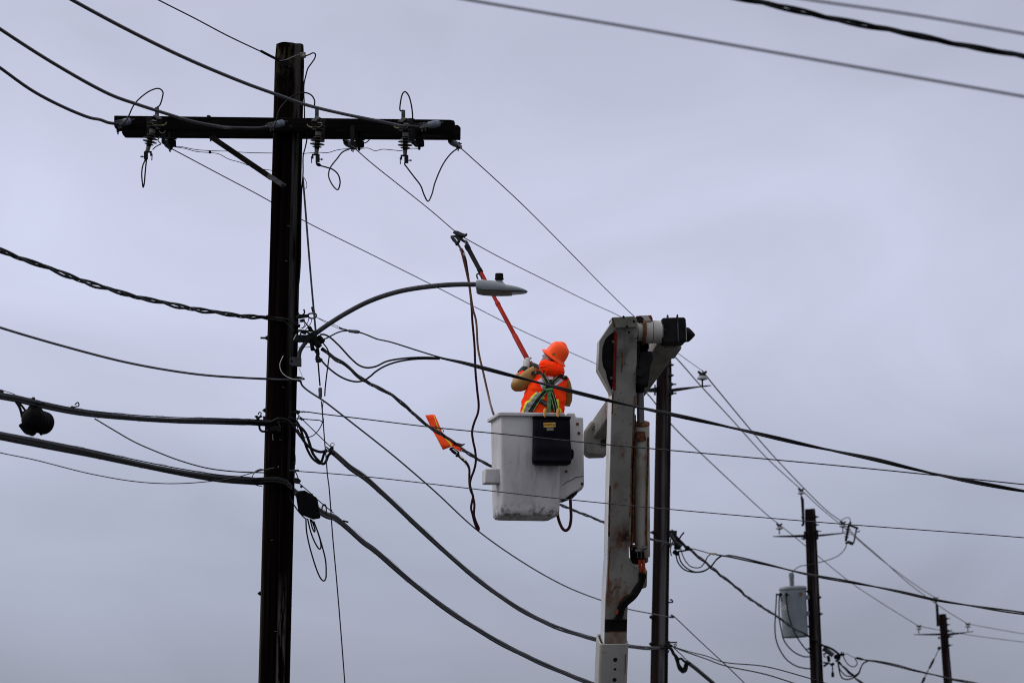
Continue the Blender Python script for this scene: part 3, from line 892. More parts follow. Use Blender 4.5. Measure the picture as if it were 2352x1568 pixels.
ins3R = at(*p3(1180, 560), Y3 - 0.2); ins3T = at(*p3(585, 95), Y3); ins3L = at(*p3(275, 595), Y3)
ws = [ins2R] + span([p2(1400, 530), p2(1568, 735), (1750, 1017), (1800, 1072), (1850, 1124), (1900, 1173)], ins2R, ins3R) + [ins3R]
AW = 0.0115
wire('line_wire', 'pale wire from the white insulator beside the boom down to the third pole right arm', ws, AW, 'aluminium_wire', group='pale wires between the second and third poles')
ws = [ins2T] + span([(1551, 820), (1608, 884), (1680, 962), (1760, 1050)], ins2T, ins3T) + [ins3T]
wire('line_wire', 'pale wire running to the top insulator of the third pole', ws, AW, 'aluminium_wire', group='pale wires between the second and third poles')
ws = [ins2L] + span([(1495, 913), (1540, 972), (1620, 1050), (1700, 1125), (1760, 1180)], ins2L, ins3L) + [ins3L]
wire('line_wire', 'pale wire emerging behind the second pole to the third pole left arm', ws, AW, 'aluminium_wire', group='pale wires between the second and third poles')
ins4R = at(*p4(1115, 590), Y4); ins4T = at(*p4(595, 165), Y4); ins4L = at(*p4(305, 625), Y4)
ws = [ins3R] + span([rr(900, 730), rr(1100, 905), rr(1350, 1130), rr(1560, 1290), rr(1700, 1385)], ins3R, ins4R) + [ins4R]
wire('line_wire', 'pale wire from the third pole right arm to the fourth pole right arm', ws, AW, 'aluminium_wire', group='pale wires between the third and fourth poles')
ws = [ins3T] + span([rr(600, 490), rr(760, 622), rr(1100, 915), rr(1350, 1105), rr(1480, 1195)], ins3T, ins4T) + [ins4T]
wire('line_wire', 'pale wire from the third pole top to the fourth pole top', ws, AW, 'aluminium_wire', group='pale wires between the third and fourth poles')
ws = [ins3L] + span([rr(350, 715), rr(475, 818), rr(590, 912), rr(860, 1130), rr(1100, 1290)], ins3L, ins4L) + [ins4L]
wire('line_wire', 'pale wire passing behind the transformer pole to the fourth pole left arm', ws, AW, 'aluminium_wire', group='pale wires between the third and fourth poles')
wire('line_wire', 'upper pale wire leaving the fourth pole to the right edge', [ins4R] + L3(p4, (Y4, 172), (1500, 660), (2041, 755), (2500, 830)), AW, 'aluminium_wire', group='pale wires leaving the fourth pole')
wire('line_wire', 'lower pale wire leaving the fourth pole to the right edge', [ins4L] + L3(p4, (Y4 + 0.5, 173), (620, 686), (1050, 758), (1500, 822), (2041, 890), (2500, 955)), AW, 'aluminium_wire', group='pale wires leaving the fourth pole')

# foreground wires crossing the upper right corner, close to the camera
YF = 22.0
wire('overhead_wire', 'blurred grey wire crossing the whole upper right of the sky', [at(x, y, YF) for x, y in ((1000, -14), (1075, 0), (1500, 72), (2000, 160), (2352, 222), (2500, 249))], 0.0056, 'old_wire', group='near overhead wires in the upper right')
wire('overhead_wire', 'blurred grey wire clipping the top right corner', [at(x, y, YF - 1) for x, y in ((1760, -18), (1860, 0), (2100, 35), (2352, 78), (2500, 104))], 0.0050, 'old_wire', group='near overhead wires in the upper right')
twisted('overhead_cable', 'thick black twisted cable across the top right corner', [at(x, y, 27) for x, y in ((1600, -28), (1715, 0), (1830, 24), (2000, 61), (2100, 81), (2200, 101), (2352, 131), (2500, 161))], 0.0085, 'black_cable', 0.62)

# ------------------------------------------------------------------ street lamp
lamp = thing('street_lamp', 'grey street lamp on a long curved arm reaching right from the main pole', 'street lamp', at(*cH(420, 790), 49.86))
armp = [at(*cH(560, 775), 49.8)] + [at(x, y, Yv) for x, y, Yv in ((722, 768, 49.78), (745, 751, 49.75), (790, 722, 49.7), (850, 691, 49.62), (920, 668.5, 49.54), (1000, 656.5, 49.46), (1060, 653, 49.41))] + [at(*lp(500, 1010), 49.38)]
M().tube(spline(armp, 8), 0.0215, 14).out('arm', 'lamp_arm_grey', lamp)
M().slab(L(cH, (300, 735), (500, 738), (560, 700), (650, 690), (650, 840), (560, 870), (500, 850), (300, 845)), 49.76, 0.07).out('pole_bracket', 'dark_steel', lamp, bevel=0.008)
M().tube(spline(L3(cH, (49.78, 49.80), (490, 850), (440, 915), (400, 980), (382, 1040), (376, 1110)), 6), 0.0185, 12).out('lower_brace', 'lamp_arm_grey', lamp)
M().slab(L(cH, (230, 1120), (240, 1095), (265, 1088), (412, 1092), (412, 1232), (265, 1226), (240, 1210), (228, 1185)), 49.78, 0.06).out('lower_bracket', 'lamp_arm_grey', lamp, bevel=0.004)
M().lathe(at(*cH(258, 1150), 49.78), (0, -1, 0), [(-0.005, 0.009), (0.012, 0.009), (0.012, 0.005), (0.02, 0.005)], 8).out('bolt', 'black_plastic', lamp)
# luminaire: lofted housing; columns are x, top y, bottom y, half depth in metres
Yl = 49.36
hs = [(484, 985, 1080, .085), (492, 950, 1112, .098), (520, 943, 1135, .108), (600, 943, 1150, .118), (700, 950, 1156, .125), (800, 962, 1158, .132), (880, 990, 1158, .135), (960, 1020, 1157, .132), (1050, 1034, 1155, .122), (1150, 1056, 1150, .102), (1230, 1082, 1146, .075), (1280, 1106, 1142, .045), (1302, 1128, 1136, .012)]
rings = []
for (x, yt, yb, hd) in hs:
    ring = []
    yb = yb - 14
    for k in range(20):
        w = 2 * math.pi * k / 20
        cxx, s_ = math.cos(w), math.sin(w)
        dpt = hd * math.copysign(abs(cxx) ** 0.7, cxx)
        mid = yb - (yb - yt) * 0.30
        yy = mid - (mid - yt) * abs(s_) ** 0.9 if s_ > 0 else mid + (yb - mid) * abs(s_) ** 0.45
        P = at(*lp(x, yy), Yl)
        ring.append(P + Vector((0, dpt, 0)))
    rings.append(ring)
M().rings(rings).out('housing', 'lamp_grey', lamp)
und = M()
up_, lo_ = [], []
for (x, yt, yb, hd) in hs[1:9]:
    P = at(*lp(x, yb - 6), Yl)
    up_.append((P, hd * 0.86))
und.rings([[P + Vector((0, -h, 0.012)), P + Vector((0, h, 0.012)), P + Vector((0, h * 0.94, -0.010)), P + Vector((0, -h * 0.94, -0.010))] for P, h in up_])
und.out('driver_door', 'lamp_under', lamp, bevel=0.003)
ln = M()
pp = [(at(*lp(x, yb - 9), Yl), hd * 0.80) for (x, yt, yb, hd) in hs[8:12]]
ln.rings([[P + Vector((0, -h, 0.008)), P + Vector((0, h, 0.008)), P + Vector((0, h * 0.92, -0.006)), P + Vector((0, -h * 0.92, -0.006))] for P, h in pp])
ln.out('lens', 'lamp_lens', lamp)
pc = at(*lp(850, 1000), Yl)
ks = .2551 / 1.7415 * pm(Yl)
M().lathe(pc, (0, 0, 1), [(0, 90 * ks), (30 * ks, 62 * ks), (55 * ks, 50 * ks)], 18).out('photocell_socket', 'lamp_grey', lamp)
pcl = M().lathe(pc, (0, 0, 1), [(45 * ks, 50 * ks), (60 * ks, 52 * ks), (65 * ks, 72 * ks), (85 * ks, 72 * ks), (92 * ks, 66 * ks), (155 * ks, 65 * ks), (166 * ks, 58 * ks)], 22).out('photocell', 'black_plastic', lamp)

# ------------------------------------------------------------------ secondary cables on the left
at1 = at(618, 731, 49.85)
ws = from_left(at1, (-120, 527), (0, 575), (100, 612), (235, 660), (350, 690), (460, 712), (560, 726)) + [at1] + [at(650, 734, 49.82)]
twisted('twisted_cable', 'black twisted cable sagging from the left edge to the pole below the lamp arm', ws, 0.0105, 'black_cable', 1.5, loose=1.3)
for i, pts in enumerate((((0, 480), (110, 490), (200, 500), (300, 560), (370, 600)), ((0, 490), (100, 495), (180, 560), (250, 630), (300, 680)), ((100, 480), (200, 490), (270, 485), (330, 540), (390, 545), (400, 510), (370, 520)))):
    wire('cable_tail', ('upper', 'lower', 'curling')[i] + ' loose cable tail crossing the pole at the lamp bracket', L3(cH, (49.83, 49.78), *pts), 0.0075 - 0.0015 * i, 'black_cable', 'cable')
wire('service_wire', 'plain grey cable from the left edge across the pole under the lamp box', from_left(at(612, 870, 49.85), (-120, 712), (0, 752), (150, 796), (300, 834), (450, 859), (560, 867.5)) + [at(612, 870, 49.85), at(640, 871.5, 49.83)] + L3(cH, (49.82, 49.84), (220, 1442), (330, 1452), (405, 1468)), 0.0098, 'grey_cable', 'cable', n=9)
w1a = at(*cH(405, 1468), 49.84)
w1b = at(*s2b(560, 395), Y2 - 0.15)
ws = span([(692, 881), (750, 925), (800, 964), (900, 1043), (1000, 1129), (1090, 1212), (1200, 1290), (1300, 1346), (1390, 1381), (1440, 1397), (1500, 1409)], w1a, w1b) + [w1b]
wire('service_wire', 'plain grey wire from the pole under the lamp box passing below the bucket', [w1a] + ws, 0.0085, 'grey_cable', 'cable')
ws = [w1b] + [at(x, y, 92) for x, y in ((1555, 1421), (1600, 1464), (1690, 1548), (1730, 1588), (1800, 1660))]
wire('service_wire', 'grey wire turning down right from the clamp low on the second pole', ws, 0.0085, 'grey_cable', 'cable')
M().slab(L(cH, (315, 1388), (410, 1395), (465, 1418), (468, 1435), (410, 1440), (318, 1430)), 49.8, 0.05).out('suspension_clamp', 'dark_steel', None, label='small dark clamp on the pole side under the lamp box', cat='clamp', bevel=0.004)
wire('lamp_lead', 'cream wire curling on the pole below the lamp bracket', L3(cH, 49.79, (130, 1068), (105, 1120), (78, 1190), (80, 1260), (110, 1330), (180, 1392), (300, 1435), (418, 1440)), 0.0032, 'white_wire')
wire('lamp_lead', 'cream wire tail hanging from the lamp box on the pole', L3(cH, 49.8, (385, 1260), (395, 1310), (425, 1380), (425, 1435)), 0.003, 'white_wire')
wire('lamp_lead', 'short cream wire stub above the lamp bracket', L3(cH, 49.76, (335, 730), (315, 770), (290, 818)), 0.003, 'white_wire')

# junction of cables beside the lamp bracket
t = thing('service_rack', 'dark metal service rack with hooks on the pole above the lamp bracket', 'bracket', at(*cH(345, 460), 49.85))
M().bar(at(*cH(330, 470), 49.84), at(*cH(525, 440), 49.80), 0.025, 0.028).out('arm', 'dark_steel', t, bevel=0.003)
M().tube(spline(L3(cH, 49.8, (358, 385), (375, 420), (420, 432), (458, 405), (462, 375), (450, 340)), 5), 0.007, 8).out('hook', 'dark_steel', t)
M().tube(spline(L3(cH, 49.8, (520, 450), (530, 415), (590, 405), (640, 415), (645, 455), (620, 478), (550, 478), (520, 455)), 5), 0.007, 8).out('eye_link', 'dark_steel', t)
M().slab(L(cH, (400, 495), (465, 485), (462, 530), (405, 535)), 49.8, 0.05).out('insulator_block', 'dark_steel', t, bevel=0.003)
M().lathe(at(*cH(585, 300), 49.8), at(*cH(610, 390), 49.8) - at(*cH(585, 300), 49.8), [(0, 0.011), (0.01, 0.014), (0.045, 0.014), (0.055, 0.010)], 10).out('end_boot', 'black_plastic', t)
def connector(label, A, B, r, mt='black_plastic', Yv=49.75):
    a, b = at(*cH(*A), Yv), at(*cH(*B), Yv)
    ln_ = (b - a).length
    return M().lathe(a, b - a, [(0, r * 0.6), (ln_ * 0.12, r), (ln_ * 0.88, r), (ln_, r * 0.6)], 10).out('cable_connector', mt, None, label=label, cat='connector', group='cable connectors beside the lamp bracket')
connector('fat black connector right under the foot of the lamp arm', (670, 760), (765, 860), 0.024)
connector('long black connector slanting below the lamp bracket', (570, 790), (710, 930), 0.030)
connector('rounded black connector hanging lowest left of the cable junction', (575, 860), (590, 990), 0.018)
connector('black connector hanging above the guy wire clamp', (660, 950), (675, 1070), 0.017)
connector('small black connector at the start of the twisted cable', (725, 955), (770, 980), 0.017)
connector('black connector above the lamp arm foot', (530, 610), (575, 690), 0.018)
connector('small black connector left of the lamp arm foot', (415, 690), (490, 715), 0.015)
connector('dark connector against the pole under the twisted cable end', (330, 590), (395, 605), 0.016, Yv=49.79)
for i, (lab, pts, r) in enumerate((
    ('thin wire curve behind the hooks on the pole', ((465, 520), (465, 580), (440, 625), (400, 640)), .0035),
    ('thin wire falling from the eye link into the connectors', ((530, 480), (515, 540), (470, 610), (430, 640)), .0035),
    ('thin wire crossing from the eye link to the lamp arm foot', ((580, 480), (560, 560), (510, 620), (480, 660)), .0035),
    ('short cable bridging rack and lamp arm foot', ((440, 510), (500, 580), (560, 650), (640, 700)), .006),
    ('short cable along the top of the lamp bracket', ((345, 665), (420, 670), (520, 680), (620, 690), (650, 700)), .007),
    ('small cable curl in front of the lamp bracket', ((350, 720), (370, 690), (410, 690), (400, 730), (440, 790)), .006),
    ('cable bundle strand crossing the lamp arm foot', ((480, 690), (540, 720), (600, 760), (680, 840), (720, 920)), .009),
    ('thin wire from the pole to the hanging connector', ((335, 938), (420, 935), (500, 935), (560, 925)), .003),
    ('black wire curving down beside the guy clamp', ((755, 870), (820, 960), (848, 1050), (835, 1180), (815, 1330), (795, 1500), (785, 1600), (780, 1700)), .0062))):
    wire('cable_lead', lab, L3(cH, (49.8, 49.72), *pts), r, 'black_cable', 'wire')

# service drop towards the right, with its two drip loops
dropA = at(*cH(650, 465), 49.78)
SD = lambda *pts: [at(x, y, 49.75 - (x - 730) / 1622 * 3.0) for (x, y) in pts]
wire('bail_wire', 'upper strand of the thin wire pair holding the service clamp', [dropA] + L3(cH, 49.75, (850, 550), (1010, 618), (1060, 640)), 0.0026, 'steel', group='wire pair of the service clamp')
wire('bail_wire', 'lower strand of the thin wire pair holding the service clamp', [dropA] + L3(cH, 49.75, (830, 565), (995, 640), (1050, 655), (1140, 668)), 0.0026, 'steel', group='wire pair of the service clamp')
t = thing('service_clamp', 'pale wedge clamp on the service cable right of the lamp arm foot', 'clamp', at(*cH(1235, 680), 49.74))
M().slab(L(cH, (1140, 655), (1300, 665), (1335, 680), (1330, 705), (1290, 715), (1150, 695)), 49.72, 0.04).out('body', 'galvanised', t, bevel=0.006)
M().slab(L(cH, (1005, 615), (1060, 635), (1140, 655), (1140, 668), (1050, 660), (1000, 632)), 49.73, 0.015).out('wedge', 'steel', t, bevel=0.003)
sv = L3(cH, 49.72, (1300, 695), (1370, 715), (1470, 752), (1568, 795)) + SD((900, 786), (960, 805), (1010, 820), (1060, 831), (1180, 864.5), (1310, 898), (1450, 930), (1560, 955), (1690, 985), (1850, 1020), (2000, 1052), (2100, 1078), (2200, 1100), (2352, 1126), (2500, 1150))
cen = resample(spline(sv, 10), 0.045)
t = thing('service_drop', 'thick black service cable running right across the worker and the boom', 'cable', cen[0])
def grow(s, off):                       # the insulated legs join the bare neutral further along
    return off * min(1.0, max(0.0, (s - 0.75) / 0.4))
M().tube(cen, 0.0065, 7).out('neutral_strand', 'black_cable', t)
jn = [p for p in cen if p.x > at(1000, 820, 49.3).x]
M().tube(helix(jn, 0.0105, 1.9, 0.4), 0.0085, 8).out('strand', 'black_cable', t)
M().tube(helix(jn, 0.0105, 1.9, 0.4 + 2.2), 0.0085, 8).out('strand', 'black_cable', t)
jp = jn[0]
wire('drip_loop', 'black drip loop dipping right of the lamp arm foot, upper of two', L3(cH, (49.75, 49.6), (715, 735), (770, 735), (850, 772), (1000, 905), (1200, 1120), (1320, 1218), (1440, 1255), (1568, 1238)) + SD((890, 829), (930, 822.5), (980, 820.5)) + [jp + Vector((0, 0, -0.008))], 0.0082, 'black_cable', 'cable', group='drip loops of the service cable')
wire('drip_loop', 'black drip loop crossing the twisted cable, lower of two', L3(cH, (49.75, 49.6), (600, 930), (640, 1010), (720, 1130), (830, 1250), (1000, 1380), (1150, 1450), (1290, 1475), (1400, 1452), (1500, 1385), (1568, 1325)) + SD((890, 838), (920, 829), (960, 824)) + [jp + Vector((0, 0, -0.016))], 0.0082, 'black_cable', 'cable', group='drip loops of the service cable')
wire('service_tail', 'black wire curving from the connectors up to the pale wedge clamp', L3(cH, 49.73, (740, 815), (790, 800), (860, 765), (980, 705), (1070, 680), (1145, 676)), 0.0062, 'black_cable')

# guy with grey insulating rod
guy = thing('guy_wire', 'long guy line hanging right of the main pole with a grey rod at its top', 'guy wire', at(792, 1568, 49.55))
M().tube(spline(L3(cD, (49.9, 49.74), (332, 240), (345, 400), (362, 620), (385, 900), (412, 1200)), 6), 0.0088, 10).out('insulating_rod', 'lamp_arm_grey', guy)
M().tube(spline(L3(cH, 49.72, (645, 690), (655, 900), (668, 1100), (678, 1200), (690, 1350), (706, 1540)), 6), 0.0068, 8).out('upper_strand', 'black_cable', guy)
M().slab(L(cH, (635, 1065), (660, 1060), (665, 1110), (742, 1108), (745, 1135), (712, 1165), (640, 1165), (630, 1120)), 49.68, 0.045).out('clamp', 'dark_steel', guy, bevel=0.003)
M().lathe(at(*cD(440, 1550), 49.72), (0.02, 0, -1), [(0, 0.008), (0.008, 0.017), (0.085, 0.016), (0.10, 0.009)], 12).out('strain_insulator', 'galvanised', guy)
M().tube(spline(L3(k1, (49.70, 49.6), (1490, 20), (1505, 150), (1525, 400), (1545, 650), (1560, 850), (1595, 1250), (1620, 1568)) + [at(x, y, 49.55) for x, y in ((756, 1120), (764, 1230), (773, 1330), (783, 1450), (792, 1568))] + [at(805, 1750, 49.5), at(860, 2500, 49.3)], 6), 0.0055, 8).out('lower_strand', 'line_wire', guy)
M().tube(spline(L3(k1, 49.69, (1530, 30), (1515, 180), (1522, 300), (1527, 400)), 5), 0.004, 6).out('tail_strand', 'line_wire', guy)
M().slab(L(k1, (1510, 368), (1540, 365), (1548, 465), (1512, 470)), 49.66, 0.035).out('clip', 'dark_steel', guy, bevel=0.003)

# twisted secondary cable to the second pole
t2a = at(*cH(750, 968), 49.74); t2b = at(*s2(480, 500), Y2 - 0.1)
ws = [t2a] + span([cH(840, 1022), cH(930, 1110), cH(1080, 1190), cH(1250, 1350), cH(1380, 1440), (900, 908), (940, 940), (965, 963), flg(230, 440), flg(480, 580), flg(760, 745), flg(1080, 1005), flg(1430, 1225), (1135, 1075), (1210, 1119), (1290, 1160), (1340, 1180), (1390, 1200), (1440, 1218), (1490, 1236), (1530, 1246)], t2a, t2b) + [t2b]
twisted('twisted_cable', 'black twisted cable descending right from the main pole past the orange flag', ws, 0.0095, 'black_cable', 3.0)
t3a = at(*s2(690, 555), Y2 - 0.1); t3b = at(*p3b(650, 965), Y3 - 0.15)
ws = [t3a] + span([s2(760, 610), s2(820, 680), s2(930, 760), s2(1010, 840), s2(1100, 900), s2(1200, 990), s2(1290, 1050), s2(1400, 1150), s2(1480, 1200), s2(1568, 1290), p3b(130, 640), p3b(300, 750), p3b(430, 850)], t3a, t3b) + [t3b] + L3(p3b, Y3 - 0.2, (720, 1010), (820, 1075), (900, 1100), (970, 1140), (1030, 1190))
twisted('twisted_cable', 'black twisted cable from the second pole to the transformer pole', ws, 0.0135, 'black_cable', 7.0)

# two thin wires crossing the frame to the right
X1a = at(*k1(960, 245), 49.85)
XD = lambda a, *pts: [at(x, y, 49.85 - (x - 680) / 1670 * 3.0) for (x, y) in pts]
wire('thin_cable', 'thin dark wire crossing the bucket and tool bag to the right edge, upper of two', [X1a] + L3(k1, 49.83, (1140, 240), (1550, 292), (2091, 356)) + XD(0, (1000, 981.5), (1150, 996), (1400, 1021), (1700, 1048), (2000, 1076), (2352, 1112), (2500, 1128)), 0.0052, 'line_wire', 'wire', group='thin wires crossing to the right')
wire('thin_cable', 'thin grey wire crossing the bucket low down to the right edge, lower of two', L3(k1, 49.85, (830, 1465), (950, 1478)) + XD(0, (760, 1087), (850, 1095), (1100, 1123.5), (1300, 1146), (1550, 1170), (1900, 1200), (2352, 1234), (2500, 1248)), 0.0044, 'old_wire', 'wire', group='thin wires crossing to the right')
M().bar(at(*k1(815, 1467), 49.83), at(*k1(1025, 1464), 49.83), 0.018, 0.014).out('dead_end_bar', 'steel', None, label='small metal bar at the pole where the lower thin wire starts', cat='fitting', bevel=0.002)
t = thing('strand_clamp', 'dark bolted clamp on the pole side where the upper thin wire starts', 'clamp', at(*k1(980, 240), 49.84), 'strand clamps on the right side of the main pole')
M().slab(L(k1, (870, 235), (940, 245), (965, 190), (1000, 215), (1045, 215), (1050, 245), (1000, 300), (960, 270), (880, 270)), 49.82, 0.045).out('body', 'dark_steel', t, bevel=0.003)
M().tube(helix(resample(spline(L3(k1, 49.83, (1030, 245), (1140, 242)), 4), 0.004), 0.007, 0.02, 0), 0.003, 5).out('wrap', 'dark_steel', t)
t = thing('strand_clamp', 'dark bolted clamp just below the first on the pole side', 'clamp', at(*k1(1070, 380), 49.82), 'strand clamps on the right side of the main pole')
M().slab(L(k1, (920, 368), (1030, 370), (1065, 345), (1100, 375), (1135, 385), (1130, 405), (1095, 405), (1075, 422), (1040, 388), (925, 382)), 49.80, 0.04).out('body', 'dark_steel', t, bevel=0.003)
wire('bond_wire', 'thin wire looping between the pole clamps and the guy line', L3(k1, 49.75, (1110, 392), (1300, 408), (1470, 425), (1508, 455), (1475, 555), (1385, 680), (1310, 742), (1220, 770), (1120, 768), (1040, 680), (990, 560), (975, 460), (990, 400), (1030, 310)), 0.0045, 'black_cable')

# ------------------------------------------------------------------ communication cables
kA = at(*k1(0, 440), 49.80)
ws = from_left(kA, (-120, 884), (0, 907), (40, 914), (90, 926), (180, 944), (300, 957), (400, 963), (500, 965), (560, 967)) + [kA] + L3(k1, 49.80, (200, 455), (420, 468))
lashed('comm_cable', 'upper bundle of black communication cables from the left edge to the pole', ws, [0.014, 0.012, 0.010], 'black_cable', offs=[(0, 0.0), (0.012, -0.020), (-0.014, -0.006)], group='communication cables left of the main pole')
kl = at(*cG(2330, 945), 49.80)
ws = from_left(kl, (-120, 975), (0, 999), (100, 1018), (200, 1038), (300, 1060), (400, 1080), (500, 1096), (570, 1102)) + [kl] + L3(bx, 49.79, (-240, 205), (-150, 203), (-70, 212), (0, 245))
lashed('comm_cable', 'lower, thicker bundle of black communication cables from the left edge to the pole', ws, [0.021, 0.017, 0.012], 'black_cable', offs=[(0, 0.0), (0.016, -0.018), (-0.018, -0.014)], group='communication cables left of the main pole')
# thin drops on the left
kd = at(610, 1085, 49.88)
wire('drop_wire', 'thin black wire leaving the upper cable bundle and sagging to the pole', from_left(kd, cG(850, 390), cG(1000, 480), cG(1200, 595), cG(1400, 683), cG(1600, 760), cG(1850, 830), cG(2100, 862)) + [kd], 0.0055, 'black_cable')
wire('drop_wire', 'faint thin wire sagging lowest on the left and rising to the pole', from_left(kd, (-120, 1008), (0, 1039), cG(300, 755), cG(800, 880), cG(1200, 950), cG(1500, 970), cG(1800, 958), cG(2100, 918)) + [at(604, 1079, 49.85), at(630, 1074, 49.8)], 0.0042, 'old_wire')
wire('small_wire', 'small dark wire ring around the lower cable bundle at the pole edge', L3(cG, 49.78, (2352, 842), (2300, 860), (2268, 890), (2262, 930), (2290, 980), (2352, 996)), 0.0035, 'black_cable')
wire('bond_strand', 'short grey strand across the pole front between the cable bundles', L3(k1, 49.80, (60, 1560), (110, 1490), (200, 1445), (300, 1450), (440, 1478)), 0.004, 'black_cable')
# splice closure hanging under the upper bundle
ckl = lambda x, y: cl(x, y)
Yk = span([cl(850, 800)], kA, kA + left_dir)[0].y
clo = thing('splice_closure', 'rounded black splice closure hanging under the upper cables at the left edge', 'splice closure', at(*cl(860, 620), Yk))
cax = Vector((0.35, 0.9, -0.05)).normalized()
cc = at(*cl(890, 840), Yk)
kc = .17007 / 1.7415 * pm(Yk) * 0.88
M().lathe(cc - cax * 0.16, cax, [(0, 150 * kc), (0.02, 250 * kc), (0.05, 285 * kc), (0.16, 300 * kc), (0.27, 285 * kc), (0.30, 240 * kc), (0.32, 120 * kc)], 28).out('body', 'black_plastic', clo)
for k in range(5):
    M().lathe(cc - cax * (0.11 - 0.055 * k), cax, [(-0.006, 296 * kc), (0, 312 * kc), (0.006, 296 * kc)], 28).out('rib', 'black_plastic', clo)
M().slab(L(cl, (470, 640), (640, 560), (680, 470), (990, 540), (1000, 620), (900, 720), (500, 760)), Yk - 0.03, 0.08).out('hanger_bracket', 'black_plastic', clo, bevel=0.01)
M().slab(L(cl, (425, 945), (480, 890), (620, 880), (820, 1000), (830, 1080), (740, 1160), (560, 1100), (515, 1060)), Yk - 0.10, 0.16).out('end_cap', 'black_plastic', clo, bevel=0.01)
M().slab(L(cl, (900, 1060), (1010, 1060), (1010, 1110), (985, 1165), (935, 1165)), Yk - 0.02, 0.05).out('latch', 'black_plastic', clo, bevel=0.004)
M().tube(spline(L3(cl, Yk - 0.03, (330, 330), (400, 420), (460, 520), (500, 640), (520, 760)), 5), 0.011, 9).out('cable_entry', 'black_cable', clo)
M().tube(spline(L3(cl, Yk, (430, 400), (500, 470), (570, 560), (640, 640)), 5), 0.009, 9).out('cable_entry', 'black_cable', clo)
def strand_hook(label, pts, blk, Yv):
    t = thing('strand_hook', label, 'cable hook', at(*cl(*blk[0]), Yv), 'hooks on the upper cable bundle')
    M().tube(spline(L3(cl, Yv, *pts), 5), 0.005, 7).out('hook', 'dark_steel', t)
    M().slab(L(cl, *blk), Yv - 0.01, 0.03).out('clamp', 'dark_steel', t, bevel=0.003)
strand_hook('small curled hook on the upper cable above the splice closure', ((790, 390), (800, 350), (815, 310), (790, 290), (750, 310), (735, 330)), ((740, 300), (790, 285), (820, 310), (805, 365), (775, 340)), Yk)
strand_hook('thin open hook on the upper cable right of the splice closure', ((1740, 520), (1800, 500), (1850, 490), (1855, 440), (1830, 405), (1790, 430), (1760, 465)), ((1620, 535), (1690, 480), (1740, 500), (1740, 540), (1700, 560)), Yk + 0.9)
strand_hook('dark lug on the upper cable at the splice closure right end', ((980, 420), (1010, 410), (1045, 410)), ((900, 420), (1040, 395), (1050, 450), (1000, 480), (900, 470)), Yk)
strand_hook('dark lug on the upper cable left of the splice closure', ((330, 230), (370, 240), (400, 250)), ((320, 205), (400, 240), (520, 300), (500, 345), (380, 320), (320, 260)), Yk)
strand_hook('dark lug on the upper cable at the very left edge', ((0, 110), (40, 120), (80, 130)), ((-40, 150), (20, 110), (75, 130), (100, 215), (60, 240), (-40, 230)), Yk - 0.3)
wire('support_strand', 'short thin strand above the upper cable at the left edge', L3(cl, Yk, (-200, 60), (80, 130), (200, 165), (340, 210)), 0.003, 'old_wire')

# cable loops where the upper bundle turns at the pole
CR = 0.0125
wire('cable_bend', 'black cable bending across the pole front and down to the right bundle', L3(k1, (49.78, 49.76), (0, 440), (200, 452), (420, 462), (560, 400), (650, 388), (760, 410), (850, 480), (960, 620), (1060, 755), (1180, 920), (1330, 1035), (1480, 1080), (1560, 1065), (1620, 1035)), CR, 'black_cable', 'cable', n=10, group='cable bends at the main pole')
wire('cable_bend', 'dark cable dipping in a sharp loop below the right bundle clamp', L3(k1, (49.80, 49.74), (150, 470), (430, 462), (700, 455), (900, 492), (1050, 560), (1160, 680), (1235, 870), (1310, 1100), (1375, 1200), (1450, 1275), (1530, 1330), (1580, 1290), (1640, 1150), (1700, 1105), (1780, 1130)), CR, 'black_cable', 'cable', n=10, group='cable bends at the main pole')
wire('cable_bend', 'second dark cable in the loop below the right bundle clamp', L3(k1, (49.84, 49.80), (800, 370), (880, 380), (980, 450), (1055, 600), (1140, 860), (1200, 1030), (1300, 1205), (1400, 1290), (1468, 1320), (1500, 1270), (1560, 1100), (1610, 1060)), CR * 0.9, 'black_cable', 'cable', n=10, group='cable bends at the main pole')
wire('cable_bend', 'small dark cable loop at the left edge of the pole under the upper bundle', L3(k1, 49.80, (100, 480), (190, 530), (205, 600), (250, 648), (330, 650), (400, 630)), CR * 0.8, 'black_cable', 'cable', n=9, group='cable bends at the main pole')
M().rod(at(*k1(965, 625), 49.765), at(*k1(1060, 755), 49.765), 0.0137, 12).out('cable_marker', 'hose_brown', None, label='brown marker sleeve on the cable right of the pole', cat='cable marker')
t = thing('cable_bracket', 'dark bracket and strap plates on the pole front under the upper cables', 'bracket', at(*k1(560, 560), 49.84))
M().slab(L(k1, (420, 560), (520, 540), (640, 540), (650, 660), (590, 670), (560, 640), (430, 640)), 49.83, 0.05).out('plate', 'dark_steel', t, bevel=0.004)
M().slab(L(k1, (270, 330), (340, 330), (345, 440), (275, 440)), 49.83, 0.05).out('side_plate', 'dark_steel', t, bevel=0.004)
M().tube(spline(L3(k1, 49.78, (600, 460), (560, 410), (570, 365), (605, 375), (615, 430), (600, 470), (640, 560)), 5), 0.0035, 6).out('tie', 'steel', t)
t = thing('strand_hook', 'tangled dark hook fitting at the left edge of the pole on the upper cables', 'cable hook', at(*k1(170, 350), 49.8), 'hooks on the upper cable bundle')
M().slab(L(k1, (85, 335), (150, 310), (175, 345), (230, 300), (260, 340), (200, 370), (190, 410), (140, 405), (120, 360)), 49.78, 0.03).out('clamp', 'dark_steel', t, bevel=0.003)
M().tube(spline(L3(k1, 49.78, (175, 305), (180, 270), (205, 250), (235, 270), (225, 320), (260, 350)), 5), 0.005, 7).out('hook', 'dark_steel', t)
